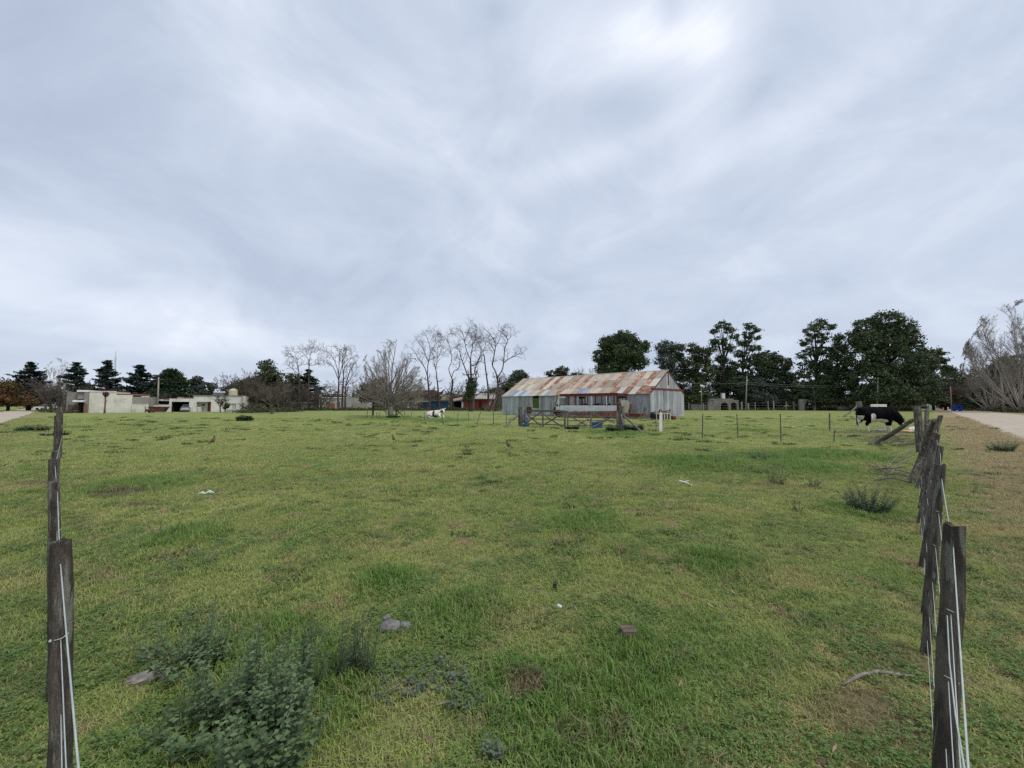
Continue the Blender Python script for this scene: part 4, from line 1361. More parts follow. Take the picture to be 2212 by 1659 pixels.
# brace logs
b = G(1968, 1046)
MB().tube([b - o0 + Vector((0, 0, .03)), P(1990, 985, 8.4) - o0, P(2006, 940, 8.2) - o0, P(2019, 908, 7.9) - o0], [.058, .054, .048, .04], 9).jitter(.006).build('brace_log', WOOD, rf)
b = G(1895, 957)
MB().tube([b - o0 + Vector((0, 0, .02)), P(1925, 938, 15.2) - o0, P(1950, 922, 14.3) - o0, P(1971, 908, 13.3) - o0], [.07, .08, .07, .06], 9).jitter(.012).build('brace_log', WOOD, rf)
# the fence carries on beyond the corner beside the road
for k in range(14):
    yv = 17 + k * 3.4 + rnd.uniform(-.5, .5); x_ = (.03 + .724 * yv) / .69 - .35
    post_mesh(Vector((x_, yv, 0)) - o0, Vector((x_ + .1, yv, 1.35 + rnd.uniform(-.1, .15))) - o0, .07, 60 + k).build('post', WOOD_GREY, rf)

# cross fence of thin stakes
cf = thing('wire_fence', 'line of thin leaning stakes crossing the field from the gate to the right corner', 'fence', on((11, 20)))
o0 = cf.location.copy(); prev = None; LN = []
for (u, vt, vb, lean, r) in ((1417, 890, 936.5, .0, .035), (1517, 893.5, 945, .03, .045), (1594, 894, 946, -.05, .04), (1687, 894, 954, -.03, .045), (1801, 929, 955, .05, .05)):
    b = on(G(u, vb)); t_ = P(u, vt, b.y); t_.x += lean
    post_mesh(b - o0, t_ - o0, r * .85, int(u)).build('stake', WOOD, cf); LN.append((b, t_))
b = on(G(1792, 930)); post_mesh(b - o0, P(1792, 893, b.y) - o0, .06, 5).build('stake', WOOD, cf)
LN = [(PR.copy(), PR + Vector((0, 0, 1.1)))] + LN + [(Vector((13.2, 13.0, 0)), Vector((13.2, 13.0, 1.1)))]
for f in (.3, .62, .92):
    MB().tube([a_.lerp(b_, f if i != 5 else f) - o0 for i, (a_, b_) in enumerate(LN)], .002, 4).build('wire', WIRE, cf)
# left run of thin stakes towards the pruned tree
cf2 = thing('wire_fence', 'row of thin stakes and wire running left from the gate past the lying cow', 'fence', on((-6, 36)))
o0 = cf2.location.copy(); LN = []


def r4(x, y): return ((1500 + x * .27125) / 1.82278, (1250 + y * .27125) / 1.82278)


def r3(x, y): return ((1000 + x * .27125) / 1.82278, (1250 + y * .27125) / 1.82278)


for (x, yt, yb, dx) in ((1822, 1350, 1560, 0), (1632, 1370, 1550, 3), (1388, 1370, 1545, 60), (1275, 1370, 1505, -5), (1115, 1385, 1530, 5), (890, 1380, 1500, 0), (752, 1390, 1462, 5), (628, 1380, 1500, 6),
                        (438, 1365, 1465, 8), (340, 1362, 1462, 5), (1065, 1290, 1400, 0), (690, 1290, 1370, 0), (1210, 1290, 1350, 0)):
    u, v = r4(x, yb); b = on(G(u, v)); u2, v2 = r4(x + dx, yt); t_ = P(u2, v2, b.y)
    post_mesh(b - o0, t_ - o0, .045, int(x)).build('stake', WOOD, cf2)
    if x not in (1065, 690, 1210): LN.append((b, t_))
for (x, yt, yb, dx) in ((1635, 1300, 1460, 25), (1715, 1370, 1465, 15), (1775, 1375, 1465, 10), (1812, 1370, 1468, 12), (1917, 1180, 1468, -5)):
    u, v = r3(x, yb); b = on(G(u, v)); u2, v2 = r3(x + dx, yt); t_ = P(u2, v2, b.y)
    post_mesh(b - o0, t_ - o0, .05, int(x)).build('stake', WOOD, cf2); LN.append((b, t_))
LN.sort(key=lambda p_: -p_[0].x)
for f in (.45, .85):
    MB().tube([a_.lerp(b_, f) - o0 for a_, b_ in LN], .005, 4).build('wire', WIRE, cf2)
u, v = r4(340, 1440); u2, v2 = r4(250, 1355)
b = on(G(u, v + 2)); MB().tube([b - o0, P(u2, v2, b.y) - o0], [.06, .05], 7).build('strut', WOOD, cf2)
u, v = r4(1435, 1545); b = on(G(u, v)); u2, v2 = r4(1395, 1490)
MB().beam(b - o0, P(u2, v2, b.y) - o0, .09, .03).build('pale_stake', CREAMP, cf2)
u, v = r4(220, 1440); b = on(G(u, v)); u2, v2 = r4(222, 1285)
post_mesh(b - o0, P(u2, v2, b.y) - o0, .16, 77).build('post', WOOD_GREY, cf2)

# ------------------------------------------------------------------ cattle
def coat_mat(name, black, white):
    m = bpy.data.materials.new(name); m.use_nodes = True
    t = NT(m.node_tree); bs = t.n['Principled BSDF']
    a = t.node('ShaderNodeAttribute', attribute_name='coat').outputs['Fac']
    tc = t.node('ShaderNodeTexCoord').outputs['Object']
    nz = t.noise(tc, 14, 4, .6)
    a2 = t.math('ADD', a, t.math('MULTIPLY', t.math('SUBTRACT', nz, .5), .5))
    dirt = t.remap(t.noise(tc, 3, 5), .45, .75, 0, .5)
    wh = t.mix(dirt, white, (.40, .33, .24))
    t.put(bs.inputs['Base Color'], t.mix(t.remap(a2, .42, .58), black, wh))
    bs.inputs['Roughness'].default_value = .8; bs.inputs['Specular IOR Level'].default_value = .04
    return m


def remeshed(name, mb, mats, parent, voxel, coat, sm=6):
    me = bpy.data.meshes.new('raw'); me.from_pydata(mb.v, [], mb.f); me.update()
    o = bpy.data.objects.new('raw', me); COL.objects.link(o)
    r = o.modifiers.new('r', 'REMESH'); r.mode = 'VOXEL'; r.voxel_size = voxel
    s = o.modifiers.new('s', 'SMOOTH'); s.iterations = sm; s.factor = .5
    dg = bpy.context.evaluated_depsgraph_get(); dg.update()
    me2 = bpy.data.meshes.new_from_object(o.evaluated_get(dg))
    bpy.data.objects.remove(o)
    me2.name = name
    n = len(me2.vertices); co = np.empty(n * 3, np.float32); me2.vertices.foreach_get('co', co); co = co.reshape(-1, 3)
    at = me2.attributes.new('coat', 'FLOAT', 'POINT'); at.data.foreach_set('value', coat(co).astype(np.float32))
    me2.materials.clear(); me2.materials.append(mats)
    me2.polygons.foreach_set('use_smooth', [True] * len(me2.polygons))
    return link(name, me2, parent)


def ell(co, c, r):
    return np.sqrt((((co - np.array(c)) / np.array(r)) ** 2).sum(1))


COAT = coat_mat('holstein_coat', (.004, .004, .005), (.70, .66, .58))
b = G(1908, 931)
cow = thing('grazing_cow', 'black cow with white shanks grazing from a feed sack beyond the right corner post', 'cow', (P(1897, 931, 23.6).x, 23.6, 0), math.radians(-4))
mb = MB()
mb.ball((-.80, 0, 1.06), (.38, .31, .40), 14, 10).ball((-.25, 0, 1.01), (.74, .38, .46), 16, 12).ball((.42, 0, .99), (.50, .33, .48), 14, 10).ball((.62, 0, 1.10), (.38, .25, .38), 12, 8)
mb.ball((-.93, 0, 1.24), (.2, .24, .20), 10, 8)
mb.tube([(.55, 0, 1.08), (.88, 0, .98), (1.10, 0, .80), (1.26, 0, .62)], [.38, .32, .25, .17], 14)
mb.tube([(1.20, 0, .70), (1.34, .0, .48), (1.44, 0, .30), (1.48, 0, .20)], [.17, .155, .11, .095], 12)
for s_ in (-1, 1):
    fx = .06 * s_
    mb.tube([(.58 + fx, .17 * s_, .95), (.60 + fx, .18 * s_, .68), (.58 + fx, .17 * s_, .46), (.59 + fx, .17 * s_, .42), (.60 + fx, .17 * s_, .12), (.63 + fx, .17 * s_, .0)], [.18, .13, .085, .078, .055, .07], 10)
    hx = -.10 if s_ > 0 else .16
    mb.tube([(-.82, .17 * s_, 1.1), (-.72 + hx * .6, .19 * s_, .78), (-.78 + hx, .19 * s_, .60), (-.92 + hx, .18 * s_, .47), (-.90 + hx, .18 * s_, .40), (-.84 + hx, .18 * s_, .10), (-.80 + hx, .18 * s_, .0)], [.24, .20, .12, .085, .072, .055, .07], 10)
mb.ball((-.48, 0, .72), (.16, .13, .12), 10, 8)


def coat1(co):
    w_ = np.zeros(len(co))
    x, y, z = co[:, 0], co[:, 1], co[:, 2]
    legs = z < .36
    w_[legs & (x < 1.15)] = 1
    hind = (z < .95) & (z > .3) & (x < -.88 - .1 * (z - .3))
    w_[hind] = 1
    w_ = np.maximum(w_, ell(co, (-.50, -.32, .84), (.15, .25, .24)) < 1)
    w_ = np.maximum(w_, (ell(co, (-.10, -.2, .62), (.52, .3, .15)) < 1))
    w_ = np.maximum(w_, (ell(co, (1.5, 0, .2), (.12, .15, .12)) < 1))
    w_ = np.maximum(w_, (ell(co, (1.30, -.14, .50), (.06, .07, .05)) < 1))
    return w_


remeshed('body', mb, COAT, cow, .030, coat1, 3)
for s_ in (-1, 1):
    MB().tube([(1.24, .09 * s_, .72), (1.26, .20 * s_, .74), (1.24, .30 * s_, .70)], [.03, .055, .012], 8).build('ear', BARK_DARK, cow, smooth=True)
MB().tube([(1.31, -.06, .80), (1.37, -.16, .83), (1.43, -.22, .86)], [.025, .02, .008], 7).build('horn', CREAMP, cow, smooth=True)
MB().tube([(1.31, .06, .80), (1.37, .16, .83), (1.43, .20, .86)], [.025, .02, .008], 7).build('horn', CREAMP, cow, smooth=True)
MB().tube([(-1.10, 0, 1.26), (-1.17, 0, 1.05), (-1.16, .01, .7), (-1.14, .02, .5), (-1.13, .02, .34)], [.035, .026, .02, .045, .01], 8).build('tail', DARK, cow, smooth=True)
for (x, y) in ((.65, -.17), (.77, .17), (-.63, -.18), (-.88, .18)):
    MB().tube([(x, y, -.01), (x + .01, y, .06)], [.062, .05], 9).build('hoof', DARK, cow)
# feed sack
fs = thing('feed_sack', 'torn white and orange feed sack on the ground at the black cow muzzle', 'sack', (P(1955, 929, 23.2).x, 23.1, 0))
mb = MB(); mb.ball((.25, -.1, .14), (.24, .2, .17), 9, 6).jitter(.04, 4).build('white_side', WHITE, fs)
mb = MB(); mb.ball((-.05, -.15, .06), (.36, .24, .09), 10, 6).jitter(.03, 5).build('orange_side', M('orange_sack', (.62, .30, .12), (.55, .40, .24), scale=6), fs)
mb = MB(); mb.ball((-.75, .25, .08), (.34, .18, .08), 10, 6).jitter(.03, 6)
tag(mb.build('crumpled_sheet', WHITE, loc=(fs.location.x, 23.6, 0)), 'crumpled white plastic sheet lying behind the front feet of the black cow', 'plastic sheet')

b = G(938, 903.5)
cow2 = thing('resting_cow', 'white cow with black patches lying in the grass left of the barn, facing right', 'cow', on((b.x + .05, b.y + .2)), math.radians(-14))
mb = MB()
mb.ball((-.55, 0, .42), (.60, .42, .40), 14, 10).ball((.15, 0, .48), (.65, .42, .42), 16, 12).ball((.55, 0, .55), (.42, .32, .38), 14, 10).ball((-.9, .05, .32), (.35, .36, .30), 12, 8)
mb.ball((-.35, 0, .72), (.16, .14, .12), 10, 8)
mb.tube([(.6, 0, .66), (.85, -.02, .82), (1.0, -.06, .92)], [.26, .2, .15], 12)
mb.tube([(.95, -.05, .98), (1.10, -.16, .88), (1.20, -.28, .70), (1.22, -.31, .62)], [.125, .125, .09, .075], 12)
mb.tube([(.55, -.25, .45), (.80, -.42, .22), (.95, -.44, .10), (.55, -.46, .07)], [.15, .10, .07, .055], 10)
mb.tube([(.60, .2, .4), (.95, .15, .18), (1.15, .1, .08), (.8, .1, .06)], [.14, .09, .065, .05], 10)
mb.tube([(-.75, -.2, .4), (-.25, -.48, .26), (-.55, -.55, .12), (-.2, -.58, .07), (.05, -.6, .05)], [.22, .14, .09, .06, .05], 10)


def coat2(co):
    w_ = np.ones(len(co))
    for c, r in (((-.05, -.38, .46), (.13, .3, .34)), ((.0, -.30, .72), (.10, .25, .16)), ((.22, -.42, .18), (.20, .25, .15)), ((-.38, -.42, .34), (.07, .25, .10)), ((.98, -.12, .80), (.10, .16, .20)),
                 ((.82, -.22, .72), (.08, .2, .10)), ((.70, -.45, .18), (.05, .1, .05))):
        w_[ell(co, c, r) < 1] = 0
    return w_


remeshed('body', mb, COAT, cow2, .032, coat2)
MB().tube([(1.02, .06, 1.02), (1.10, .18, 1.04), (1.16, .28, 1.08)], [.03, .05, .02], 8).build('ear', WHITE, cow2, smooth=True)
MB().tube([(.93, -.15, 1.0), (.88, -.26, .98), (.84, -.34, .92)], [.03, .055, .02], 8).build('ear', WHITE, cow2, smooth=True)
MB().tube([(1.08, .04, 1.08), (1.2, .1, 1.12), (1.3, .12, 1.2)], [.025, .02, .008], 7).build('horn', CREAMP, cow2, smooth=True)
MB().tube([(-1.2, .05, .45), (-1.3, .0, .25), (-1.38, -.1, .06)], [.03, .02, .03], 7).build('tail', WHITE, cow2, smooth=True)

# birds of prey standing in the field
BIRD = M('brown_plumage', (.20, .125, .080), (.14, .09, .06), scale=30, rough=.9)
BIRDD = M('dark_plumage', (.06, .042, .03), (.035, .025, .02), scale=30, rough=.9)


def bird(u, v, face, h, label, m1=BIRD, low=False):
    b = on(G(u, v)); t = thing('field_bird', label, 'bird', b, 0, 'birds standing in the paddock'); s = h / .36
    k = face
    if low: mb = MB().ball((0, 0, .16 * s), (.15 * s, .07 * s, .08 * s), 12, 8)
    else:
        mb = MB().tube([(-.04 * k * s, 0, .10 * s), (-.02 * k * s, 0, .17 * s), (.015 * k * s, 0, .25 * s), (.02 * k * s, 0, .31 * s), (.02 * k * s, 0, .345 * s)], [.04 * s, .078 * s, .068 * s, .036 * s, .02 * s], 12)
    mb.build('body', m1, t, smooth=True)
    hz = .23 if low else .335; hx = .16 if low else .03
    MB().ball((hx * k * s, 0, hz * s), (.045 * s, .034 * s, .034 * s), 10, 7).build('head', BIRDD, t, smooth=True)
    MB().tube([((hx + .035) * k * s, 0, hz * s), ((hx + .07) * k * s, 0, (hz - .012) * s)], [.014 * s, .004 * s], 6).build('beak', CREAMP, t)
    MB().beam((-.04 * k * s, 0, .15 * s), (-.20 * k * s, 0, (.15 if low else .05) * s), .07 * s, .02 * s, taper=.8).build('tail', BIRDD, t)
    for y in (-.025, .025):
        MB().beam((-.01 * k * s + (.03 if low else 0), y * s, 0), (-.01 * k * s, y * s, .13 * s), .012 * s).build('leg', CREAMP, t)


bird(460.5, 961.5, 1, .34, 'upright brown hawk standing alone in the left half of the field')
bird(849.5, 955.5, -1, .30, 'slim brown hawk in the middle of the field below the pruned tree')
bird(1097.5, 971, -1, .33, 'brown hawk with a low dark tail in the field below the gate')
bird(1904, 927.5, 1, .22, 'small dark bird on the bare soil under the black cow', BIRDD, True)


# ------------------------------------------------------------------ buildings at the back
def house(name, label, cat, ua, ub, Yb, ang, v_base=None):
    """origin at the left foot of the facade; local x runs along it, y goes back. returns thing and its width"""
    a = P(ua, 872, Yb); a.z = 0
    c, s = math.cos(ang), math.sin(ang)
    m = (ub - 1106) / F
    L = (m * Yb - a.x) / (c - m * s)
    return thing(name, label, cat, a, ang), L


def hx(t, u):
    """local x of the facade point that shows at column u"""
    a = t.location; ang = t.rotation_euler.z; m = (u - 1106) / F
    return (m * a.y - a.x) / (math.cos(ang) - m * math.sin(ang))


def hz(t, u, v):
    """height of the facade point that shows at (u, v)"""
    y = t.location.y + hx(t, u) * math.sin(t.rotation_euler.z)
    return P(u, v, y).z


A1 = math.radians(30)
hA, LA = house('render_house', 'long low white and grey rendered house behind a cement porch at far left', 'house', 141, 323, 70, A1)


def wall(t, u0, u1, v0, y0, y1, mat, name='wall', zb=0.0, v1=None):
    x0, x1 = hx(t, u0), hx(t, u1); um = (u0 + u1) / 2
    z1 = hz(t, um, v0); z0 = zb if v1 is None else hz(t, um, v1)
    MB().box(x0, x1, y0, y1, z0, z1).build(name, mat, t)
    return x0, x1, z0, z1


wall(hA, 141, 167, 847, .6, 7, GREYWALL)
wall(hA, 168, 184, 846, .0, 3, GREYWALL, 'porch_tower', v1=862)
wall(hA, 184, 192.5, 846, -.3, 3, M('mauve_cement', (.27, .245, .23), (.22, .20, .185), scale=1, rough=.95), 'porch_tower')
wall(hA, 167.5, 193, 842.8, -.35, 3.1, WHITE, 'porch_slab', v1=846.5)
wall(hA, 164.5, 187, 864.3, -1.3, .5, WHITE, 'door_canopy', v1=868.5)
wall(hA, 184, 191.5, 872, -.36, -.3, BRICK, 'brick_pillar')
wall(hA, 171, 184, 868, .25, .45, DARK, 'door')
wall(hA, 146, 171, 874, .45, .6, M('brown_stained_wall', (.11, .085, .07), (.08, .06, .05), scale=1), 'garage_door')
wall(hA, 193, 251, 846, .0, 8, CREAM)
wall(hA, 193, 251, 844.5, -.06, 0.0, CREAM, 'parapet', v1=847.5)
wall(hA, 251, 286, 853.5, .05, 7.5, CREAM)
wall(hA, 251.5, 300, 850.8, .3, 7.6, BRICK, 'brick_course', v1=854.2)
wall(hA, 286, 321, 857.5, .1, 7, M('grey_patched_render', (.30, .285, .26), (.24, .225, .205), scale=.9), 'wall')
wall(hA, 305, 322, 855.5, .08, .3, CREAM, 'parapet', v1=858.5)
wall(hA, 286, 322, 873.5, -.10, .09, CREAM, 'low_wall')
lw, LW = house('garden_wall', 'low white garden wall linking the two rendered houses', 'wall', 322.5, 366, 78.5, math.radians(12))
wall(lw, 322.5, 366, 874, 0, .2, HOUSEW)
wall(lw, 323, 345, 873, -.04, .24, CONC, 'coping', v1=874.5)
sh_, _ = house('low_shed', 'dark shed with a pale flat roof edge peeping over the garden wall', 'shed', 330, 366, 82, math.radians(10))
wall(sh_, 330, 366, 866, 0, 4, DARK)
wall(sh_, 331, 352, 863.6, -.4, 4, WHITE, 'roof_edge', v1=865.3); wall(sh_, 343, 366.5, 862, .2, 4.2, CONC, 'roof_edge', v1=863.5)
wall(sh_, 352, 366, 864.6, -.6, 1, WHITE, 'roof_edge', v1=866)

hB, LB_ = house('white_house', 'white flat-roofed house with a brown front door and rooftop water tank', 'house', 366, 523, 79.5, math.radians(20))
wall(hB, 366.5, 371.5, 861, 0, 6, HOUSEW, 'garage_pillar'); wall(hB, 409.5, 418.5, 861, 0, 6, HOUSEW, 'garage_pillar')
wall(hB, 366.5, 418.5, 861, 0.02, 6, HOUSEW, 'garage_lintel', v1=867.8)
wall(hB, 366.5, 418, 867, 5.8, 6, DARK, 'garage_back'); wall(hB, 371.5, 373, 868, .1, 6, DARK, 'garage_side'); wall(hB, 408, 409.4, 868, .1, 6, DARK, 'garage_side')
wall(hB, 385, 411, 859, 1, 5, BRICK, 'roof_bricks', v1=861); wall(hB, 381, 389, 857.5, .5, 2, CONC, 'roof_box', v1=861)
wall(hB, 418.5, 425, 855, .0, 8, HOUSEW); wall(hB, 456.5, 486.5, 855, .0, 8, HOUSEW); wall(hB, 421, 457, 855, .02, 8, HOUSEW, 'wall', v1=868)
wall(hB, 494, 511, 855, .0, 8, HOUSEW, 'wall', v1=871.5); wall(hB, 486.5, 494, 855, 0, 8, HOUSEW, 'wall', v1=869.5); wall(hB, 486.5, 494, 883, 0, 8, HOUSEW, 'wall')
wall(hB, 494, 501, 855, -.005, 8, HOUSEW); wall(hB, 511, 523, 855, 0, 8, HOUSEW); wall(hB, 501, 511, 884, 0, 8, HOUSEW)
wall(hB, 418.5, 523, 853.8, -.12, 8.1, M('grey_cornice', (.22, .215, .20), (.17, .165, .15), scale=1), 'cornice', v1=855.3)
wall(hB, 425, 456.5, 868, 1.2, 1.3, HOUSEW, 'porch_wall')
x0, x1, z0, z1 = wall(hB, 445, 454, 869, 1.12, 1.2, M('red_brown_door', (.22, .065, .03), (.18, .05, .025), scale=3), 'door', zb=.1)
x0, x1, z0, z1 = wall(hB, 432, 439.5, 872, 1.12, 1.2, GLASS, 'window', v1=877); MB().box(x0 - .1, x1 + .1, 1.05, 1.12, z0 - .12, z0 - .02).build('sill', WHITE, hB)
wall(hB, 426, 434, 879, .4, 1.0, HOUSEW, 'planter')
x0, x1, z0, z1 = wall(hB, 486.5, 494, 869.5, .25, .3, GLASS, 'window', v1=883)
x0, x1, z0, z1 = wall(hB, 501, 511, 871.5, .25, .3, M('pale_shutter', (.42, .45, .46), (.37, .40, .41), scale=3), 'window', v1=884)
MB().box(x0, x1, .14, .2, z0, z0 + .1).box(x0, x1, .14, .2, z1 - .1, z1).box(x0, x0 + .1, .14, .2, z0, z1).box(x1 - .1, x1, .14, .2, z0, z1).box((x0 + x1) / 2 - .05, (x0 + x1) / 2 + .05, .14, .2, z0, z1).build('window_frame', WHITE, hB)
wall(hB, 486, 523, 884.6, -.08, -.01, M('stained_plinth', (.36, .34, .30), (.30, .28, .25), scale=2), 'plinth')
wall(hB, 523.5, 530, 871, .4, 2, HOUSEW, 'side_wall')
xt = hx(hB, 494); zt_ = hz(hB, 494, 854)
tank = thing('water_tank', 'cream round water tank with a domed lid on the white house roof', 'water tank', hB.matrix_basis @ Vector((xt, 3, zt_ - .1)) if False else (hB.location + Vector((math.cos(math.radians(20)) * xt - math.sin(math.radians(20)) * 3, math.sin(math.radians(20)) * xt + math.cos(math.radians(20)) * 3, zt_ - .05))))
MB().tube([(0, 0, 0), (0, 0, 1.15), (0, 0, 1.35), (0, 0, 1.45)], [.82, .82, .7, .35], 18).build('tank_body', M('cream_tank', (.58, .54, .36), (.50, .46, .31), scale=2), tank)
MB().tube([(0, 0, 1.45), (0, 0, 1.6)], [.36, .3], 12).build('lid', CREAMP, tank)
sp = thing('solar_heater', 'small tilted solar water heater beside the rooftop tank', 'solar heater', tank.location + Vector((-2.4, -1.0, 0)), math.radians(20))
MB().hexa([(-1, -.5, .1), (1, -.5, .1), (1, .4, .6), (-1, .4, .6), (-1, -.5, .16), (1, -.5, .16), (1, .4, .66), (-1, .4, .66)]).build('panel', GLASS, sp)
MB().tube([(-1.05, .45, .75), (1.05, .45, .75)], .16, 10).build('tank_body', WHITE, sp)
p = hB.location + Vector((math.cos(math.radians(20)) * hx(hB, 525.5), math.sin(math.radians(20)) * hx(hB, 525.5), 0))
an = thing('antenna_pole', 'thin pale pole at the right corner of the white house', 'pole', p + Vector((0, -.3, 0)))
MB().tube([(0, 0, 0), (0, 0, P(525, 853, p.y).z)], .05, 6).build('pole', CONC, an)


def car(name, label, loc, rot, paint, L=4.2, Wd=1.7, Hc=1.45, tall=False):
    t = thing(name, label, 'pickup' if tall else 'car', loc, rot)
    zb = .28
    low = [(-L / 2, zb + .1), (-L / 2 + .05, .62), (-L / 2 + .12, .86), (-L * .2, .92), (L * .28, .92), (L / 2 - .1, .80), (L / 2, .55), (L / 2, zb), (-L / 2 + .1, zb)]
    MB().prism(low, -Wd / 2, Wd / 2, 'y').build('body', paint, t)
    w2 = Wd / 2 * .88; w3 = Wd / 2 * .74
    xs = (-L * .44, L * .27, L * .12, -L * .34) if not tall else (-L * .05, L * .28, L * .2, -L * .03)
    MB().hexa([(xs[0], -w2, .9), (xs[1], -w2, .9), (xs[1], w2, .9), (xs[0], w2, .9), (xs[3], -w3, Hc - .05), (xs[2], -w3, Hc - .05), (xs[2], w3, Hc - .05), (xs[3], w3, Hc - .05)]).build('windows', GLASS, t)
    MB().box(xs[3] - .03, xs[2] + .03, -w3 - .02, w3 + .02, Hc - .07, Hc).build('roof', paint, t)
    for s_ in (-1, 1):
        mb = MB()
        for a, b in ((xs[0], xs[3]), (xs[1], xs[2]), ((xs[0] + xs[1]) / 2, (xs[3] + xs[2]) / 2)):
            mb.beam((a, s_ * (w2 + .01), .9), (b, s_ * (w3 + .01), Hc - .05), .07, .03)
        mb.build('pillar', paint, t)
        for x in (-L * .31, L * .31):
            MB().tube([(x, s_ * (Wd / 2 - .2), .31), (x, s_ * (Wd / 2 + .01), .31)], .31, 14).build('wheel', DARK, t)
        MB().box(-L / 2 + .01, -L / 2 + .1, s_ * Wd / 2 * .95 - .14 * (s_ > 0), s_ * Wd / 2 * .95 + .14 * (s_ < 0), .66, .84).build('tail_light', DKRED, t)
        MB().box(L / 2 - .12, L / 2 - .02, s_ * Wd / 2 * .92 - .2 * (s_ > 0), s_ * Wd / 2 * .92 + .2 * (s_ < 0), .58, .72).build('headlight', WHITE, t)
    if tall:
        MB().box(-L / 2 + .05, -L * .07, -Wd / 2, Wd / 2, .85, 1.1).build('load_bed', paint, t)
    MB().box(-L / 2 - .04, -L / 2 + .06, -Wd / 2 * .95, Wd / 2 * .95, .32, .5).build('bumper', paint, t)
    return t


SILVER = M('silver_paint', (.42, .44, .46), (.36, .38, .40), scale=1, rough=.3, metal=.3, spec=.6)
NAVY = M('dark_blue_paint', (.02, .022, .04), (.015, .016, .03), scale=1, rough=.25, spec=.6)
CARW = M('white_car_paint', (.72, .74, .75), (.66, .68, .69), scale=1, rough=.3, spec=.6)
p = P(401, 889, 81.0); car('parked_car', 'silver hatchback parked tail outwards in the open garage', (p.x, 82.2, 0), math.radians(105), SILVER)
p = P(100, 886, 104); car('parked_car', 'white car half hidden by shrubs at the end of the left road', (p.x, 104, 0), math.radians(200), CARW)
p = P(1993, 884, 108); car('moving_car', 'dark blue car driving on the gravel road beyond the corner post', (p.x, 108, 0), math.radians(48), NAVY, L=4.4)
p = P(1966, 880, 142); car('parked_car', 'small white car farthest down the gravel road', (p.x, 142, 0), math.radians(48), CARW)
p = P(1046, 881, 118); car('parked_pickup', 'old cream pickup parked before the red shed', (p.x, 118, 0), math.radians(175), M('cream_truck_paint', (.52, .44, .27), (.45, .38, .24), scale=2, rough=.5), L=4.4, Hc=1.6, tall=True)

# skip and cart by the garden wall
p = G(345, 892)
sk = thing('skip_container', 'dark red sloping sided skip standing before the garden wall', 'skip', (P(343, 872, 75.0).x, 75.0, 0), math.radians(8))
MB().prism([(-.95, .12), (.95, .12), (1.5, 1.02), (-1.5, 1.02)], -.35, .55, 'y').build('bin', M('skip_red', (.12, .045, .035), (.085, .033, .027), scale=2, rough=.8), sk)
MB().box(-1.55, 1.55, -.42, .62, .98, 1.08).build('rim', DKRED, sk)
for x in (-1.0, 1.0): MB().tube([(x, -.42, .6), (x, -.33, .6)], .06, 8).build('lifting_pin', DARK, sk)
p = G(302, 892)
ct = thing('hand_cart', 'small brown wooden cart with a raised frame beside the skip', 'cart', (p.x, 73.2, 0), math.radians(5))
MB().box(-.45, .45, -.4, .4, .18, .62).build('box', RUST, ct)
mb = MB()
for x in (-.5, .42): mb.beam((x, -.42, 0), (x, -.42, 1.2), .07)
mb.beam((-.5, -.42, .85), (.42, -.42, .85), .06); mb.build('frame', BARK_DARK, ct)
for y in (-.46, .46): MB().tube([(.2, y - .03, .2), (.2, y + .03, .2)], .2, 12).build('wheel', DARK, ct)

# pruned knob-headed tree by the left house
p = G(230, 893); kn = thing('pollard_tree', 'pink-stemmed pollarded sapling with a dark knob in front of the white wall', 'tree', (p.x, 67.5, 0))
mb = MB(); mb.tube([(0, 0, -.1), (.02, 0, .9), (.05, 0, 2.2), (0, 0, 3.1)], [.14, .12, .11, .12], 9).tube([(.02, 0, 1.9), (.3, 0, 2.2)], [.07, .05], 7); mb.build('trunk', M('pink_bark', (.20, .12, .13), (.15, .09, .095), scale=4), kn, smooth=True)
mb = MB(); mb.ball((.05, 0, 3.2), (.36, .34, .42), 10, 8)
for k in range(16):
    a = rnd.uniform(0, 6.28); mb.beam((.05 + .3 * math.cos(a), .2 * math.sin(a), 3.2 + rnd.uniform(-.2, .3)), (.05 + .55 * math.cos(a), .4 * math.sin(a), 3.3 + rnd.uniform(-.2, .4)), .05)
mb.jitter(.04, 3).build('crown', M('dark_red_shoots', (.075, .022, .030), (.05, .018, .02), scale=6), kn)

# buildings behind the central trees
hC, _ = house('flat_roof_house', 'pale house with a dark garage and chimney behind the left bare trees', 'house', 627, 696, 99, math.radians(16))
wall(hC, 627, 651, 870.5, 0, 6, HOUSEW, 'wall', v1=872.6); wall(hC, 651, 694, 871, 0, 6, HOUSEW)
wall(hC, 628, 634, 872, .0, 5, HOUSEW); wall(hC, 634, 650, 872.2, .7, .8, DARK, 'garage_door')
wall(hC, 627, 686, 868.8, -.8, 6, CONC, 'roof_slab', v1=871); wall(hC, 666, 671, 872, -.1, 0, BRICK, 'door'); wall(hC, 676, 692, 872, -.14, -.02, WHITE, 'window', v1=881)
wall(hC, 686, 692.5, 851, 1, 2.2, HOUSEW, 'chimney', v1=869)
hD, _ = house('low_house', 'low greenish grey house seen between the forked bare trees', 'house', 694, 800, 104, math.radians(14))
wall(hD, 694, 741, 859.5, 0, 6, M('pale_green_render', (.42, .43, .37), (.34, .35, .30), scale=1)); wall(hD, 741, 800, 859, .4, 6, M('grey_green_render', (.33, .34, .31), (.27, .28, .25), scale=1))
wall(hD, 693.5, 741.5, 857.8, -.2, 6.1, WHITE, 'parapet', v1=859.8); wall(hD, 708, 724, 871, -.1, 0, BRICK, 'brick_panel'); wall(hD, 729, 735, 868, -.1, 0, GLASS, 'window', v1=877)
wall(hD, 763, 790, 871, -.1, .3, M('dun_wall', (.30, .27, .22), (.25, .22, .18), scale=1), 'low_wall')
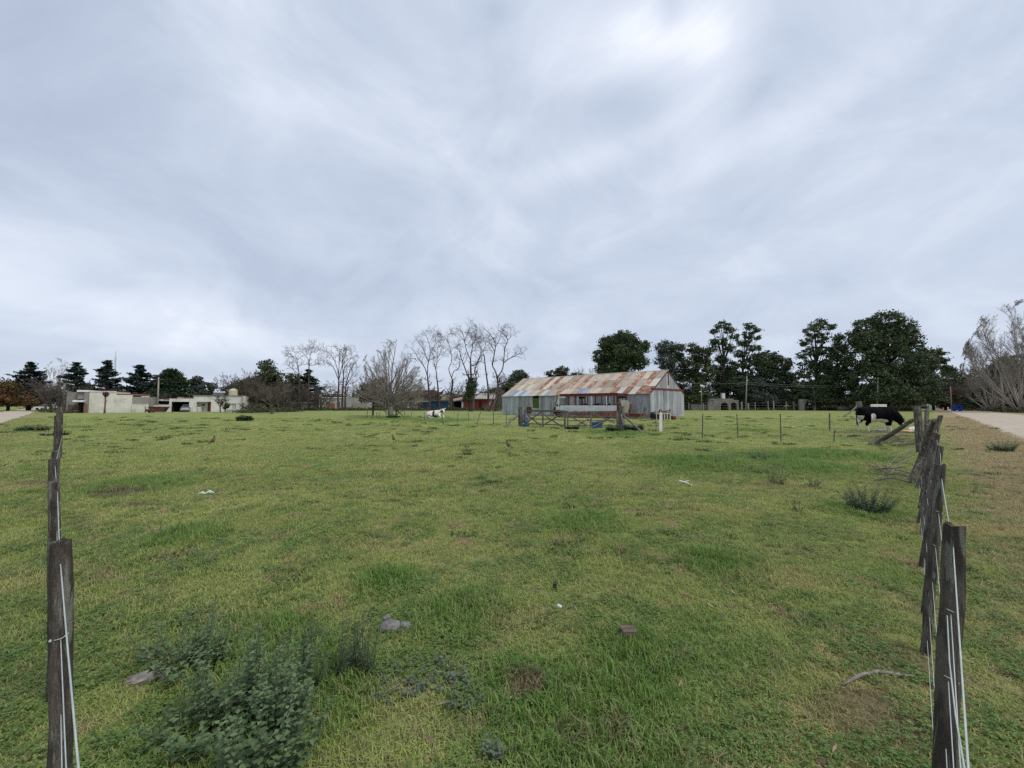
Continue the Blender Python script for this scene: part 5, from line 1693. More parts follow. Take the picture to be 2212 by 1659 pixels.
hE, _ = house('tin_shed', 'small grey tin-roofed shed with a white gable behind the big fan-shaped tree', 'shed', 846, 903, 99, math.radians(6))
wall(hE, 846, 903, 874, 0, 4, GREYWALL); x0, x1 = hx(hE, 844), hx(hE, 862)
MB().prism([(x0, 1.7), (x1, 1.7), ((x0 + x1) / 2, 3.4)], -.2, 3, 'y').build('gable', ZINC, hE)
wall(hE, 862, 922, 866, -.5, 4, M('fibro_roof', (.30, .28, .25), (.24, .22, .20), scale=2), 'roof', v1=868.3); wall(hE, 880, 884, 871, -.1, 0, CREAM, 'post')
hF, _ = house('tarp_shed', 'open lean-to closed with dark blue tarpaulin behind the twisted trees', 'shed', 914, 985, 108, math.radians(8))
wall(hF, 914, 968, 867, 0, 5, M('dark_blue_tarp', (.012, .045, .085), (.009, .032, .06), scale=1.5, rough=.5), 'tarp')
wall(hF, 914, 970, 863.5, -.3, 5, M('dark_fibro', (.10, .10, .10), (.08, .08, .08), scale=1), 'roof', v1=866.8)
hG, _ = house('red_shed', 'dark red shed with a rusty lean-to and pale grey roof left of the barn', 'shed', 978, 1072, 112, math.radians(10))
x0, x1, x2 = hx(hG, 982), hx(hG, 1026), hx(hG, 1072)
REDW = M('barn_red', (.155, .022, .022), (.115, .018, .018), scale=1.2, rough=.8)
z_a, z_b, z_c = hz(hG, 985, 866.5), hz(hG, 1026, 857), hz(hG, 1060, 862)
xr = hx(hG, 1002)
MB().prism([(xr, 0), (x1, 0), (x1, z_b), (xr, z_a + (z_b - z_a) * .45)], 0, 6, 'y').build('lean_to_wall', REDW, hG)
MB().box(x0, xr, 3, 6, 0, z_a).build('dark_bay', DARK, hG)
MB().hexa([(x0 - .3, -.6, z_a - .1), (x1, -.6, z_b - .1), (x1, 6, z_b + .5), (x0 - .3, 6, z_a + .5), (x0 - .3, -.6, z_a + .1), (x1, -.6, z_b + .1), (x1, 6, z_b + .7), (x0 - .3, 6, z_a + .7)]).build('lean_to_roof', M('pinkish_rust_roof', (.36, .22, .18), (.30, .18, .14), scale=3, rough=.8), hG)
MB().box(x1, x2, .2, 7, 0, z_c).build('wall', REDW, hG)
MB().hexa([(x1 - .2, -.3, z_c), (x2 + .3, -.3, z_c), (x2 + .3, 4, z_c + 1.6), (x1 + 1.6, 4, z_c + 1.6), (x1 - .2, -.3, z_c + .12), (x2 + .3, -.3, z_c + .12), (x2 + .3, 4, z_c + 1.75), (x1 + 1.6, 4, z_c + 1.75)]).build('roof', ROOFM['W'], hG)
wall(hG, 997, 1001, 867.5, -.1, 0, M('pale_blue_door', (.36, .40, .46), (.30, .34, .40), scale=2), 'door')
wall(hG, 1036, 1040.5, 867, .05, .18, DARK, 'doorway'); wall(hG, 1055, 1059, 868, .05, .18, WHITE, 'window', v1=876)
hH, _ = house('yellow_house', 'pale yellow house barely showing behind the tarpaulin shed', 'house', 900, 972, 124, math.radians(5))
wall(hH, 900, 972, 857, 0, 6, M('pale_yellow_render', (.50, .45, .28), (.40, .36, .24), scale=1)); wall(hH, 936, 972, 853, 1, 5, CREAM, 'upper_wall', v1=858)
MB().prism([(hx(hH, 860), hz(hH, 860, 858)), (hx(hH, 955), hz(hH, 955, 858)), (hx(hH, 938), hz(hH, 938, 842)), (hx(hH, 880), hz(hH, 880, 845))], -.5, 6, 'y').build('roof', M('brown_tile_roof', (.13, .08, .06), (.10, .065, .05), scale=3), hH)
# bundle of long poles leaning on a trunk
u, v = r4(1680, 1370); b = G(u, v)
pb = thing('leaning_poles', 'bundle of long thin poles stacked upright against the tree left of the barn', 'poles', (b.x, 83, 0))
for k in range(16):
    x = -3.2 + 5.2 * k / 15 + rnd.uniform(-.2, .2)
    MB().tube([(x * .8, rnd.uniform(-1.5, .5), 0), (x * .25 + .9, .4 + rnd.uniform(-.2, .3), rnd.uniform(4.0, 6.2))], [.07, .045], 5).build('pole', WOOD_GREY, pb)

# arched walls among the dark trees on the right


def arch_wall(name, label, ua, ub, Yb, vt, arches, mat=CONC):
    t, L = house(name, label, 'arched wall', ua, ub, Yb, 0)
    zt = hz(t, ua, vt)
    xs = [0.0]
    for (a, b, vtop) in arches: xs += [hx(t, a), hx(t, b)]
    xs.append(L)
    for i in range(0, len(xs) - 1, 2):
        MB().box(xs[i], xs[i + 1], 0, .5, 0, zt).build('pier', mat, t)
    for (a, b, vtop) in arches:
        x0, x1 = hx(t, a), hx(t, b); r = (x1 - x0) / 2; zc = hz(t, a, vtop) - r; zc = max(zc, .6)
        mb = MB(); n = 12
        for k in range(n):
            a0, a1 = math.pi * k / n, math.pi * (k + 1) / n
            p0, p1 = ((x0 + x1) / 2 - r * math.cos(a0), zc + r * math.sin(a0)), ((x0 + x1) / 2 - r * math.cos(a1), zc + r * math.sin(a1))
            mb.hexa([(p0[0], 0, p0[1]), (p1[0], 0, p1[1]), (p1[0], .5, p1[1]), (p0[0], .5, p0[1]), (p0[0], 0, zt), (p1[0], 0, zt), (p1[0], .5, zt), (p0[0], .5, zt)])
        mb.build('arch', mat, t)
    return t, zt


aw, zt_ = arch_wall('arcade_wall', 'shade-toned grey wall with two wide arches below the tall open pines', 1529, 1595, 99, 864, ((1556, 1573, 869), (1578, 1591, 869)), GREYWALL)  # darker render puts the shade under the trees into the arcade's colour
MB().box(0, 6.5, .1, 5, zt_ - .6, hz(aw, 1535, 861)).build('roof_slab', GREYWALL, aw)
MB().box(hx(aw, 1563), hx(aw, 1569), .6, 1.4, zt_, zt_ + 1.7).build('chimney', WHITE, aw)
aw2, _ = arch_wall('arched_gateway', 'small pale arched gateway under the dark trees right of the arcade', 1728, 1762, 97, 862.5, ((1737, 1758, 867),), CONC)
MB().box(hx(aw, 1495), hx(aw, 1529), .6, 1.0, 0, 1.5).build('side_wall', GREYWALL, aw)

# row of concrete posts along the far side of the field
pf = thing('post_fence', 'long row of pale concrete posts with wires in front of the dark trees at right', 'fence', (80, 98, 0))
o0 = pf.location.copy(); tops = []
for (u, w_) in ((1458, .12), (1488, .12), (1519, .12), (1555, .16), (1602, .3), (1616, .3), (1631, .12), (1659, .12), (1671, .2), (1715, .13), (1714.5, .12), (1758, .3), (1767, .14), (1785, .12), (1819, .13), (1848, .14), (1698, .12), (1438, .12)):
    x = P(u, 872, 98).x; hgt = 2.0 + rnd.uniform(-.25, .35)
    MB().box(x - w_ * .55, x + w_ * .55, 97.9, 98.1, 0, hgt).add([], []).build('post', CONC, pf, loc=-o0); tops.append(x)
xs_ = sorted(tops)
for h in (.6, 1.2, 1.8): MB().tube([(xs_[0] - 80, 0, h), (xs_[-1] - 80, 0, h)], .012, 4).build('wire', CONC, pf)


def pole(name, label, u, vt, Y, r=.12, mat=None, cat='utility pole', arm=None, lean=0, group=None):
    b = P(u, 872, Y); t = thing(name, label, cat, (b.x, Y, 0), 0, group); h = P(u, vt, Y).z
    MB().tube([(-lean, 0, -.1), (-lean * .5, 0, h * .5), (0, 0, h)], [r * 1.25, r * 1.1, r * .85], 10).build('pole', mat or CONC, t, smooth=True)
    if arm: MB().box(-arm, arm, -.05, .05, h - .45, h - .33).build('crossarm', WOOD_GREY, t)
    return t, h


PALEP = M('pale_pole_wood', (.34, .31, .26), (.27, .245, .205), scale=3, stretch=(1, 1, .2))
MBR = M('green_grey_pole', (.22, .24, .21), (.17, .19, .165), scale=3, stretch=(1, 1, .2))
pole('utility_pole', 'grey green utility pole rising behind the left fence corner', 137.5, 828, 92, .26, MBR)
pole('utility_pole', 'thin pale utility pole with a crossarm between the two left houses', 340.5, 815, 80, .12, PALEP, arm=1.0)
pole('utility_pole', 'tall pale utility pole in front of the round dark tree', 1615, 812, 96, .11, PALEP, lean=.5)
pole('utility_pole', 'pale utility pole rising behind the black cow', 1899, 815, 88, .12, PALEP, lean=.5)
pole('utility_pole', 'pale utility pole on the right verge by the bare poplars', 2165, 814, 78, .16, PALEP, lean=-.3)
pole('utility_pole', 'slender pole beside the blue waste container', 2055, 835, 92, .09, PALEP)
pole('utility_pole', 'slim dark pole between the twisted trees behind the cow', 945, 820, 100, .10, BARK_DARK)
for u, vt, lab in ((1515.5, 834, 'street lamp with a white globe right of the barn gable'), (1866, 822, 'street lamp with a pale head left of the pole behind the cow')):
    t_, h = pole('street_lamp', lab, u, vt, 92, .06, PALEP, 'street lamp')
    MB().ball((.15, 0, h + .05), (.42, .3, .24), 10, 6).build('lamp_head', WHITE, t_)
wl = thing('power_line', 'thin wires strung between the poles in front of the dark trees', 'wires', (80, 94, 0))
for (ua, va, ub, vb) in ((1615, 826, 1899, 829), (1899, 829, 2165, 836), (1615, 830, 1899, 832), (1440, 822, 1615, 826)):
    a, b = P(ua, va, 94), P(ub, vb, 94 if ub < 2100 else 80)
    MB().tube([a.lerp(b, k / 8) - Vector((80, 94, .6 * math.sin(math.pi * k / 8))) for k in range(9)], .022, 4).build('wire', MBR, wl)
mast = thing('radio_mast', 'very tall thin lattice mast behind the dark cedars at left', 'mast', (P(245, 872, 300).x, 300, 0))
hm = P(245, 759, 300).z
mb = MB()
for x, y in ((-.5, -.3), (.5, -.3), (0, .5)): mb.beam((x, y, 0), (x * .7, y * .7, hm - 4), .16)
for k in range(24):
    z = k * (hm - 5) / 24; mb.beam((-.5, -.3, z), (.5, -.3, z + 1.0), .08)
mb.build('lattice', M('pale_mast_paint', (.46, .44, .47), (.40, .37, .40), scale=1), mast); MB().beam((0, 0, hm - 4), (0, 0, hm), .15).build('aerial', CONC, mast)

# small things along the far side
p = P(1898, 872, 60); t = thing('roadside_sign', 'long low white board on a post just above the black cow back', 'board', (p.x, 60, 0))
z0_, z1_ = P(1898, 878.5, 60).z, P(1898, 873.2, 60).z; ww = 17 / F * 60
MB().box(-ww, -.02, -.04, .04, z0_, z1_).box(.02, ww, -.04, .04, z0_, z1_).build('board', WHITE, t); MB().box(-ww, -ww + .12, .05, .15, 0, z1_).box(ww - .12, ww, .05, .15, 0, z1_).build('leg', CONC, t)
p = P(1820, 872, 96); t = thing('storage_tank', 'small pale horizontal cylinder tank under the dark trees', 'tank', (p.x, 96, 0))
MB().tube([(-1.3, 0, .6), (-1.2, 0, .62), (1.2, 0, .62), (1.3, 0, .6)], [.4, .55, .55, .4], 14).build('drum', CONC, t, smooth=True); MB().box(-.9, -.7, -.4, .4, 0, .2).box(.7, .9, -.4, .4, 0, .2).build('cradle', BARK_DARK, t)
p = P(2067, 872, 89); t = thing('waste_container', 'bright blue waste container standing beside the gravel road', 'waste container', (p.x, 89, 0), math.radians(-20))
BLUEC = M('container_blue', (.02, .075, .42), (.015, .055, .33), scale=2, rough=.5)
MB().prism([(-.62, .16), (.62, .16), (.74, 1.1), (-.74, 1.1)], -.5, .5, 'y').build('bin', BLUEC, t); MB().prism([(-.76, 1.1), (.76, 1.1), (.6, 1.32), (-.6, 1.32)], -.55, .52, 'y').build('lid', BLUEC, t)
MB().box(-.2, .2, -.53, -.5, .7, .95).build('slot', NAVY, t); MB().box(-.6, -.4, -.4, .4, 0, .16).box(.4, .6, -.4, .4, 0, .16).build('wheel', DARK, t)
p = P(2012, 872, 150); t = thing('white_cottage', 'tiny white building at the far end of the gravel road', 'house', (p.x, 150, 0), math.radians(-30))
MB().box(-1.2, 1.2, 0, 4, 0, 4.6).build('wall', WHITE, t); MB().prism([(-1.4, 4.6), (1.4, 4.6), (0, 6.3)], -.2, 4.2, 'y').build('roof', CONC, t); MB().box(1.3, 3.6, -.5, 3, 0, 2.2).build('annex', M('pale_blue_wall', (.40, .46, .48), (.33, .38, .40), scale=1), t)
MB().box(-7, -1.3, .5, 4, 0, 2.6).build('side_wing', CONC, t)
p = P(1855, 872, 44); t = thing('strainer_post', 'thick grey post with a bent branch nailed to it left of the black cow', 'post', (p.x, 44, 0))
MB().tube([(0, 0, -.1), (.03, 0, 1.0), (0, 0, 1.9)], [.30, .27, .26], 10).jitter(.02, 3).build('trunk', WOOD_GREY, t)
MB().tube([(-2.9, -1.5, .35), (-1.6, -.8, .75), (-.6, -.3, 1.25), (-.2, 0, 1.5)], [.07, .09, .08, .07], 7).build('branch', WOOD_GREY, t)

# ------------------------------------------------------------------ trees
F_DARK = leaf_mat('dark_foliage', (.028, .042, .020), (.046, .062, .028), trans=.15, spread=.6, noise_scale=.25, gain=1.95)
F_OLIVE = leaf_mat('olive_foliage', (.064, .070, .032), (.036, .050, .024), trans=.18, spread=.55, noise_scale=.25, gain=1.55)
F_EUC = leaf_mat('grey_green_foliage', (.060, .078, .054), (.095, .115, .092), trans=.15, spread=.45, noise_scale=.3)
F_CED = leaf_mat('cedar_needles', (.028, .044, .034), (.040, .058, .044), trans=.1, spread=.5, noise_scale=.3, gain=1.3)
F_CON = leaf_mat('conifer_foliage', (.022, .040, .018), (.034, .055, .024), trans=.1, spread=.4, noise_scale=.4)
F_AUT = leaf_mat('russet_foliage', (.17, .085, .040), (.10, .075, .035), trans=.2, spread=.4, noise_scale=.4)
F_REDB = leaf_mat('red_brown_foliage', (.105, .045, .028), (.075, .040, .026), trans=.1, spread=.35, noise_scale=.6)
F_MOSS = leaf_mat('mossy_foliage', (.075, .075, .030), (.040, .050, .022), trans=.15, spread=.45, noise_scale=.4)

# left: cedars and their neighbours
cedar('cedar_tree', 'broad dark cedar at the far left beyond the end of the left road', 62, 96, 784, 872, 52, 1, mat=F_CED, trunk_r=.45, tiers=14)
cedar('cedar_tree', 'dark spiky cedar behind the porch of the left house', 161, 98, 784, 868, 40, 2, mat=F_CED, tiers=13)
cedar('cedar_tree', 'dark layered cedar just left of the radio mast', 228, 98, 780, 868, 42, 3, mat=F_CED, tiers=14)
cedar('cedar_tree', 'airy layered cedar with sky between its branches, right of the radio mast', 299, 96, 790, 870, 42, 4, mat=F_CED, tiers=13)
cedar('cedar_tree', 'small ragged cedar squeezed between the airy cedar and the dense cone', 338, 104, 812, 870, 26, 5, mat=F_CED, tiers=9)
leafy_tree('conifer_tree', 'dense dark green rounded cone tree behind the low shed', 366, 94, [(366, 838, 30, 30), (366, 822, 22, 22), (367, 808, 12, 11), (362, 856, 36, 18)], F_CON, n=9000, leaf=.40, clump=.6, seed=6, fill=.6, depth=.9)
for k, (u, vt, w_, lab) in enumerate(((417, 817, 9, 'leftmost thin pine above the white garage'), (427, 812, 10, 'tallest of the thin pines above the white garage'), (441, 824, 9, 'third thin pine from the left above the white house'), (455, 826, 9, 'rightmost thin pine above the white house'))):
    leafy_tree('pine_tree', lab, u, 112 + k, [(u, vt + 8, w_, 8), (u - 4, vt + 24, w_ + 2, 9), (u + 4, vt + 38, w_, 8)], F_EUC, n=1000, leaf=.42, clump=.55, seed=20 + k, trunk_r=.2)
leafy_tree('oak_tree', 'russet autumn tree at the far left edge beyond the road', 18, 92, [(8, 838, 34, 20), (30, 846, 26, 20), (0, 862, 40, 16), (48, 864, 22, 14)], F_AUT, n=3600, leaf=.34, clump=.9, seed=31, trunk_r=.3, skirt=True)
for k, (u, w_, vt) in enumerate(((3, 6, 875), (22, 8, 872), (43, 5, 874))):
    pass
bare_tree('bare_tree', 'pale feathery bare tree towering behind the two left cedars', 119, 872, 766, 66, 118, 'fan', 41, BARK_PALE, .3, dense=1.0)
bare_tree('bare_tree', 'grey bare thicket tree in front of the broad left cedar', 100, 872, 815, 74, 84, 'round', 42, BARK, .22, dense=1.3)
bare_tree('bare_tree', 'grey bare tree mass between the left road and the cement porch', 126, 872, 828, 60, 78, 'scrub', 43, BARK, .10, dense=1.2)
bare_tree('bare_tree', 'brown bare tree rising behind the roof of the left house', 205, 872, 822, 46, 86, 'round', 44, BARK, .2)
bare_tree('bare_tree', 'olive bare shrub behind the orange brick course', 250, 872, 836, 40, 84, 'scrub', 45, BARK, .09)
bare_tree('bare_tree', 'pinkish bare scrub behind the garden wall', 345, 872, 848, 56, 88, 'scrub', 46, BARK_RED, .08)
bare_tree('sapling', 'small bare tree with a mossy knot before the white house windows', 477, 872, 850, 34, 75, 'round', 47, BARK, .12, cat='bare tree')
leafy_tree('shrub', 'dark bushy shrub under the first window of the white house', 487, 74.5, [(487, 878, 5, 6)], F_DARK, n=260, leaf=.22, clump=.3, seed=48, trunk_r=.06, cat='shrub')
# centre left thickets and evergreens
leafy_tree('evergreen_tree', 'dark green pointed evergreen above the brown thicket', 579, 92, [(579, 792, 15, 16), (583, 812, 26, 18), (560, 828, 22, 16), (600, 835, 26, 22), (575, 852, 34, 20)], F_OLIVE, n=5200, leaf=.38, clump=.8, seed=51, trunk_r=.35)
leafy_tree('evergreen_tree', 'low dark evergreen clump behind the thin pines', 520, 108, [(515, 838, 20, 14), (540, 832, 22, 16), (500, 850, 26, 16)], F_OLIVE, n=2600, leaf=.42, clump=.8, seed=52)
cedar('cedar_tree', 'dark drooping conifer behind the two slim bare trees', 664, 108, 800, 868, 46, 53, mat=F_CED, tiers=12)
leafy_tree('evergreen_tree', 'dark evergreen mass left of the drooping conifer', 632, 106, [(632, 822, 20, 16), (618, 845, 24, 18), (640, 848, 26, 18)], F_OLIVE, n=2800, leaf=.4, clump=.8, seed=54)
for k, (u, vt, w_, Y_, bk, lab) in enumerate(((492, 806, 60, 90, BARK, 'tall brown bare thicket right of the thin pines'), (525, 800, 60, 88, BARK, 'fine twigged bare tree just left of the pointed evergreen'), (548, 812, 56, 82, BARK, 'brown bare thicket before the pointed evergreen'),
                                             (618, 818, 60, 84, BARK, 'grey bare thicket right of the pointed evergreen'), (655, 826, 56, 92, BARK, 'bare tangle in front of the drooping conifer'), (690, 836, 50, 96, BARK, 'low bare tangle over the pale house chimney'))):
    bare_tree('bare_thicket', lab, u, 872, vt, w_, Y_, 'scrub' if k % 2 else 'round', 60 + k, bk, .12, dense=1.25)
bare_tree('field_tree', 'small round brown twiggy tree standing in the field left of centre', 588, 872, 828, 80, 64, 'round', 71, M('brown_twig_bark', (.165, .130, .10), (.11, .088, .07), scale=3), .26, dense=1.6)
for k, (u, w_, lab) in enumerate(((545, 46, 'brown brush heap left of the round field tree'), (640, 40, 'brown brush under the slim bare trees'))):
    bare_tree('brush', lab, u, 872, 868 - 6 * k, w_, 72 + k * 14, 'scrub', 75 + k, BARK, .05, cat='shrub')
S3, S4 = (1000, 1250, .27125), (1500, 1250, .27125)
drawn_tree('bare_tree', 'left one of the two slim bare trees above the dark conifer', 98, [[(650, 1330), (655, 1100), (655, 900), (650, 780)]],
           [[(650, 780), (600, 610), (540, 540), (490, 510)], [(650, 780), (630, 640), (600, 560), (600, 480)], [(650, 830), (560, 750), (500, 700)], [(650, 700), (690, 680), (700, 600)]], S3, 81, r0=.24)
drawn_tree('bare_tree', 'right one of the two slim bare trees above the dark conifer', 97, [[(790, 1330), (792, 1100), (797, 800), (800, 620)]],
           [[(800, 620), (830, 500), (840, 430)], [(800, 620), (740, 560), (700, 500)], [(800, 700), (880, 690), (930, 640)], [(800, 540), (860, 500), (890, 490)]], S3, 82, r0=.24)
drawn_tree('bare_tree', 'triple stemmed bare tree with a rounded crown left of the big fan-shaped tree', 95, [[(1230, 1310), (1220, 1150), (1230, 950), (1230, 800)], [(1280, 1310), (1285, 1150), (1295, 950), (1300, 850)], [(1325, 1310), (1325, 1150), (1330, 1000)]],
           [[(1230, 800), (1240, 600), (1240, 450)], [(1230, 820), (1180, 650), (1100, 520), (1050, 490)], [(1300, 850), (1310, 740), (1400, 600), (1420, 500)], [(1240, 880), (1290, 640), (1330, 500)], [(1330, 1000), (1380, 920), (1450, 800)],
            [(1225, 900), (1150, 720), (1050, 660), (960, 620)], [(1300, 850), (1280, 640), (1300, 480)], [(1330, 980), (1400, 760), (1480, 640)]], S3, 83, r0=.27, dense=1.3)
bare_tree('fan_tree', 'big pale bare tree with a short thick trunk and a wide fan of twigs', 845, 872, 724, 152, 48, 'fan', 5, BARK_PALE, .36, dense=1.2, minr=.015)
bt = COL.objects.get('fan_tree')
bare_tree('bare_tree', 'low drooping grey twigs of a shrub under the fan-shaped tree', 850, 872, 832, 84, 50, 'scrub', 91, BARK_PALE, .045)
leafy_tree('evergreen_bush', 'dark mossy evergreen bush on crooked stems left behind the fan-shaped tree', 806, 54, [(800, 843, 26, 18), (820, 832, 22, 16), (796, 858, 20, 12), (830, 852, 18, 14)], F_MOSS, n=5200, leaf=.16, clump=.45, seed=92, trunk_r=.15, cat='shrub')
RB = [('bare tree with two slanting limbs directly behind the right edge of the fan-shaped tree', 92, [[(700, 1330), (705, 1180), (690, 1000), (675, 850)]],
       [[(675, 850), (680, 700), (700, 600), (715, 480), (690, 360), (640, 220)], [(678, 870), (640, 740), (560, 620), (500, 520), (440, 440)], [(690, 650), (640, 520), (580, 400), (520, 330)], [(715, 480), (780, 420), (830, 340)], [(700, 380), (740, 300), (770, 230)]], .34),
      ('slim wavy bare tree right of the two-limbed one', 94, [[(850, 1330), (840, 1150), (820, 950), (805, 850)]], [[(805, 850), (800, 720), (820, 600), (820, 490)], [(808, 800), (770, 640), (745, 500)], [(820, 600), (860, 520), (880, 480)]], .26),
      ('twisting bare tree with one big bend, its crown leaning left', 97, [[(1020, 1300), (1010, 1180), (1035, 1000), (1040, 920), (1015, 850)]],
       [[(1015, 850), (985, 740), (1025, 640), (1010, 500), (985, 380), (965, 320)], [(965, 330), (920, 270), (850, 280)], [(965, 330), (980, 240), (1060, 230)], [(1030, 870), (1060, 780), (1130, 730), (1145, 600), (1090, 580)], [(1010, 500), (1060, 430), (1150, 400)]], .30),
      ('stout cluster of twisted bare stems rising from a rough stump left of the barn', 86, [[(1325, 1385), (1335, 1200), (1330, 1050), (1310, 900), (1300, 640)], [(1300, 1240), (1260, 1050), (1280, 900), (1250, 820)]],
       [[(1300, 640), (1310, 520), (1330, 400), (1310, 230)], [(1300, 620), (1240, 470), (1215, 350), (1190, 240), (1150, 180)], [(1215, 340), (1250, 240), (1290, 150)], [(1300, 700), (1380, 680), (1440, 560), (1470, 450)], [(1250, 820), (1170, 600), (1140, 480)],
        [(1330, 1020), (1385, 900), (1360, 760), (1420, 640)], [(1330, 400), (1370, 300), (1400, 210)]], .42),
      ('long slender bare tree leaning left between the two largest twisted trees', 90, [[(1560, 1340), (1558, 1150), (1552, 1000), (1520, 760), (1500, 560)]],
       [[(1500, 560), (1450, 440), (1390, 330), (1360, 220)], [(1480, 500), (1520, 380), (1480, 290)], [(1460, 470), (1380, 400), (1340, 320)]], .27),
      ('tallest twisted bare tree, forked low and spreading over the barn roof', 88, [[(1650, 1368), (1680, 1180), (1697, 980), (1690, 870)]],
       [[(1690, 870), (1650, 760), (1620, 700), (1640, 560), (1660, 430), (1640, 330), (1560, 220), (1490, 150)], [(1692, 868), (1760, 760), (1780, 640), (1800, 440), (1840, 320), (1720, 190)], [(1780, 660), (1860, 600), (1980, 540), (2070, 500)],
        [(1650, 500), (1600, 400), (1520, 330)], [(1660, 430), (1720, 320), (1740, 190)], [(1700, 985), (1760, 950), (1870, 930)], [(1840, 330), (1890, 260), (1870, 210)]], .44)]
for k, (lab, Y_, tr, li, r0) in enumerate(RB):
    drawn_tree('twisted_bare_tree', lab, Y_, tr, li, S4, 100 + k, r0=r0, group='twisted bare trees left of the barn', dense=1.15)
for k, (u, vt, w_, Y_, lab) in enumerate(((895, 815, 60, 112, 'faint bare tree low between the fan-shaped tree and its neighbour'), (925, 826, 50, 116, 'reddish bare scrub over the blue tarpaulin shed'), (985, 818, 46, 124, 'bare grey tree behind the red lean-to'), (1050, 822, 60, 118, 'bare twiggy tree behind the red shed'),
                                         (1150, 806, 70, 125, 'faint bare tree tops above the left end of the barn roof'), (1090, 800, 50, 120, 'fine bare tree beside the grey green round tree'), (1268, 790, 56, 130, 'pale bare tree tops above the middle of the barn roof'), (1225, 795, 50, 132, 'faint bare tops left of the pale ones over the barn ridge'), (770, 815, 80, 118, 'pale bare trees behind the triple stemmed tree'), (720, 822, 70, 120, 'bare grey tree behind the pale low house'))):
    bare_tree('bare_tree', lab, u, 872, vt, w_, Y_, 'round', 120 + k, BARK if k % 2 else BARK_PALE, .2, dense=.9)
leafy_tree('holm_oak', 'small round grey green tree at the left end of the barn roof', 1121, 98, [(1121, 812, 17, 13), (1112, 826, 16, 12), (1130, 824, 14, 12)], F_EUC, n=2600, leaf=.35, clump=.6, seed=141, fill=.5)
leafy_tree('evergreen_tree', 'yellowish green low tree at the left corner of the barn', 1098, 86, [(1098, 838, 14, 9), (1088, 850, 16, 10)], F_MOSS, n=1400, leaf=.32, clump=.6, seed=142)
leafy_tree('evergreen_tree', 'ivy covered dark bush on the stump of the stout twisted tree', 1016, 85, [(1018, 836, 12, 22), (1010, 855, 10, 14)], F_OLIVE, n=1400, leaf=.26, clump=.5, seed=143)
leafy_tree('evergreen_tree', 'dark distant dome-shaped tree behind the red shed roof', 1076, 130, [(1076, 850, 22, 14)], F_OLIVE, n=1400, leaf=.45, clump=.8, seed=144)
for k, (u, v, a, b_, lab) in enumerate(((1195, 808, 14, 7, 'leftmost dark tree top peeping over the barn ridge'), (1214, 800, 12, 9, 'highest dark tree top peeping over the barn ridge'), (1250, 812, 22, 7, 'rightmost low dark tree top behind the barn ridge'))):
    leafy_tree('evergreen_tree', lab, u, 120, [(u, v, a, b_), (u, v + 16, a + 4, 12)], F_OLIVE, n=900, leaf=.45, clump=.8, seed=145 + k)
# right: the dark row
leafy_tree('eucalyptus_tree', 'broad dark tree standing right behind the middle of the barn roof', 1341, 86, [(1318, 742, 24, 18), (1350, 735, 26, 18), (1380, 752, 20, 16), (1300, 768, 20, 16), (1345, 765, 36, 22), (1375, 780, 24, 18), (1330, 792, 42, 20), (1345, 725, 12, 9), (1392, 745, 9, 8)], F_DARK, n=11000, leaf=.40, clump=.75, seed=151, trunk_r=.5)
leafy_tree('eucalyptus_tree', 'grey green drooping tree rising just right of the barn ridge end', 1447, 104, [(1440, 752, 20, 17), (1464, 756, 18, 16), (1436, 780, 20, 22), (1465, 790, 22, 26), (1450, 825, 26, 26)], F_EUC, n=5600, leaf=.36, clump=.7, seed=152, skirt=True)
leafy_tree('evergreen_tree', 'dark olive tree with a ragged double top beside the drooping one', 1507, 102, [(1500, 752, 12, 11), (1512, 768, 20, 18), (1490, 790, 20, 22), (1522, 800, 22, 30), (1495, 830, 30, 30), (1505, 862, 34, 16)], F_OLIVE, n=6000, leaf=.38, clump=.8, seed=153, skirt=True)
leafy_tree('open_pine', 'tall open pine with broken flat tufts, left one of the pair', 1565, 106, [(1558, 703, 15, 9), (1578, 712, 12, 9), (1542, 716, 10, 7), (1588, 728, 11, 8), (1552, 738, 18, 10), (1536, 754, 12, 7), (1575, 752, 14, 10), (1560, 775, 16, 9), (1580, 790, 18, 12), (1548, 800, 18, 14)], F_DARK, n=3600, leaf=.34, clump=.6, seed=154, trunk_r=.45, fill=.3, skirt=True)
leafy_tree('open_pine', 'tall open pine leaning right, right one of the pair', 1601, 107, [(1620, 703, 11, 9), (1634, 712, 9, 7), (1618, 722, 13, 9), (1638, 730, 7, 6), (1610, 742, 15, 9), (1630, 752, 14, 9), (1600, 765, 14, 9), (1615, 785, 18, 14)], F_DARK, n=3000, leaf=.34, clump=.6, seed=155, trunk_r=.35, fill=.3, lean=1.6, skirt=True)
leafy_tree('evergreen_tree', 'dark leafy tree filling the foot of the pine pair', 1585, 110, [(1570, 820, 30, 26), (1600, 822, 30, 24), (1545, 845, 26, 22), (1612, 850, 24, 22)], F_DARK, n=5200, leaf=.38, clump=.8, seed=156, fill=.5, skirt=True)
leafy_tree('round_tree', 'wide rounded dark tree right of the pine pair', 1664, 108, [(1655, 776, 32, 18), (1680, 790, 26, 18), (1640, 800, 28, 22), (1668, 820, 34, 26), (1690, 822, 20, 20), (1655, 850, 40, 24)], F_DARK, n=7600, leaf=.38, clump=.75, seed=157, fill=.5, skirt=True)
leafy_tree('silver_tree', 'silvery grey green low tree hanging before the rounded dark tree', 1640, 104, [(1610, 838, 22, 14), (1640, 828, 20, 14), (1665, 848, 26, 16), (1625, 856, 26, 12), (1650, 866, 30, 10)], F_EUC, n=4600, leaf=.34, clump=.6, seed=158, trunk_r=.2, skirt=True)
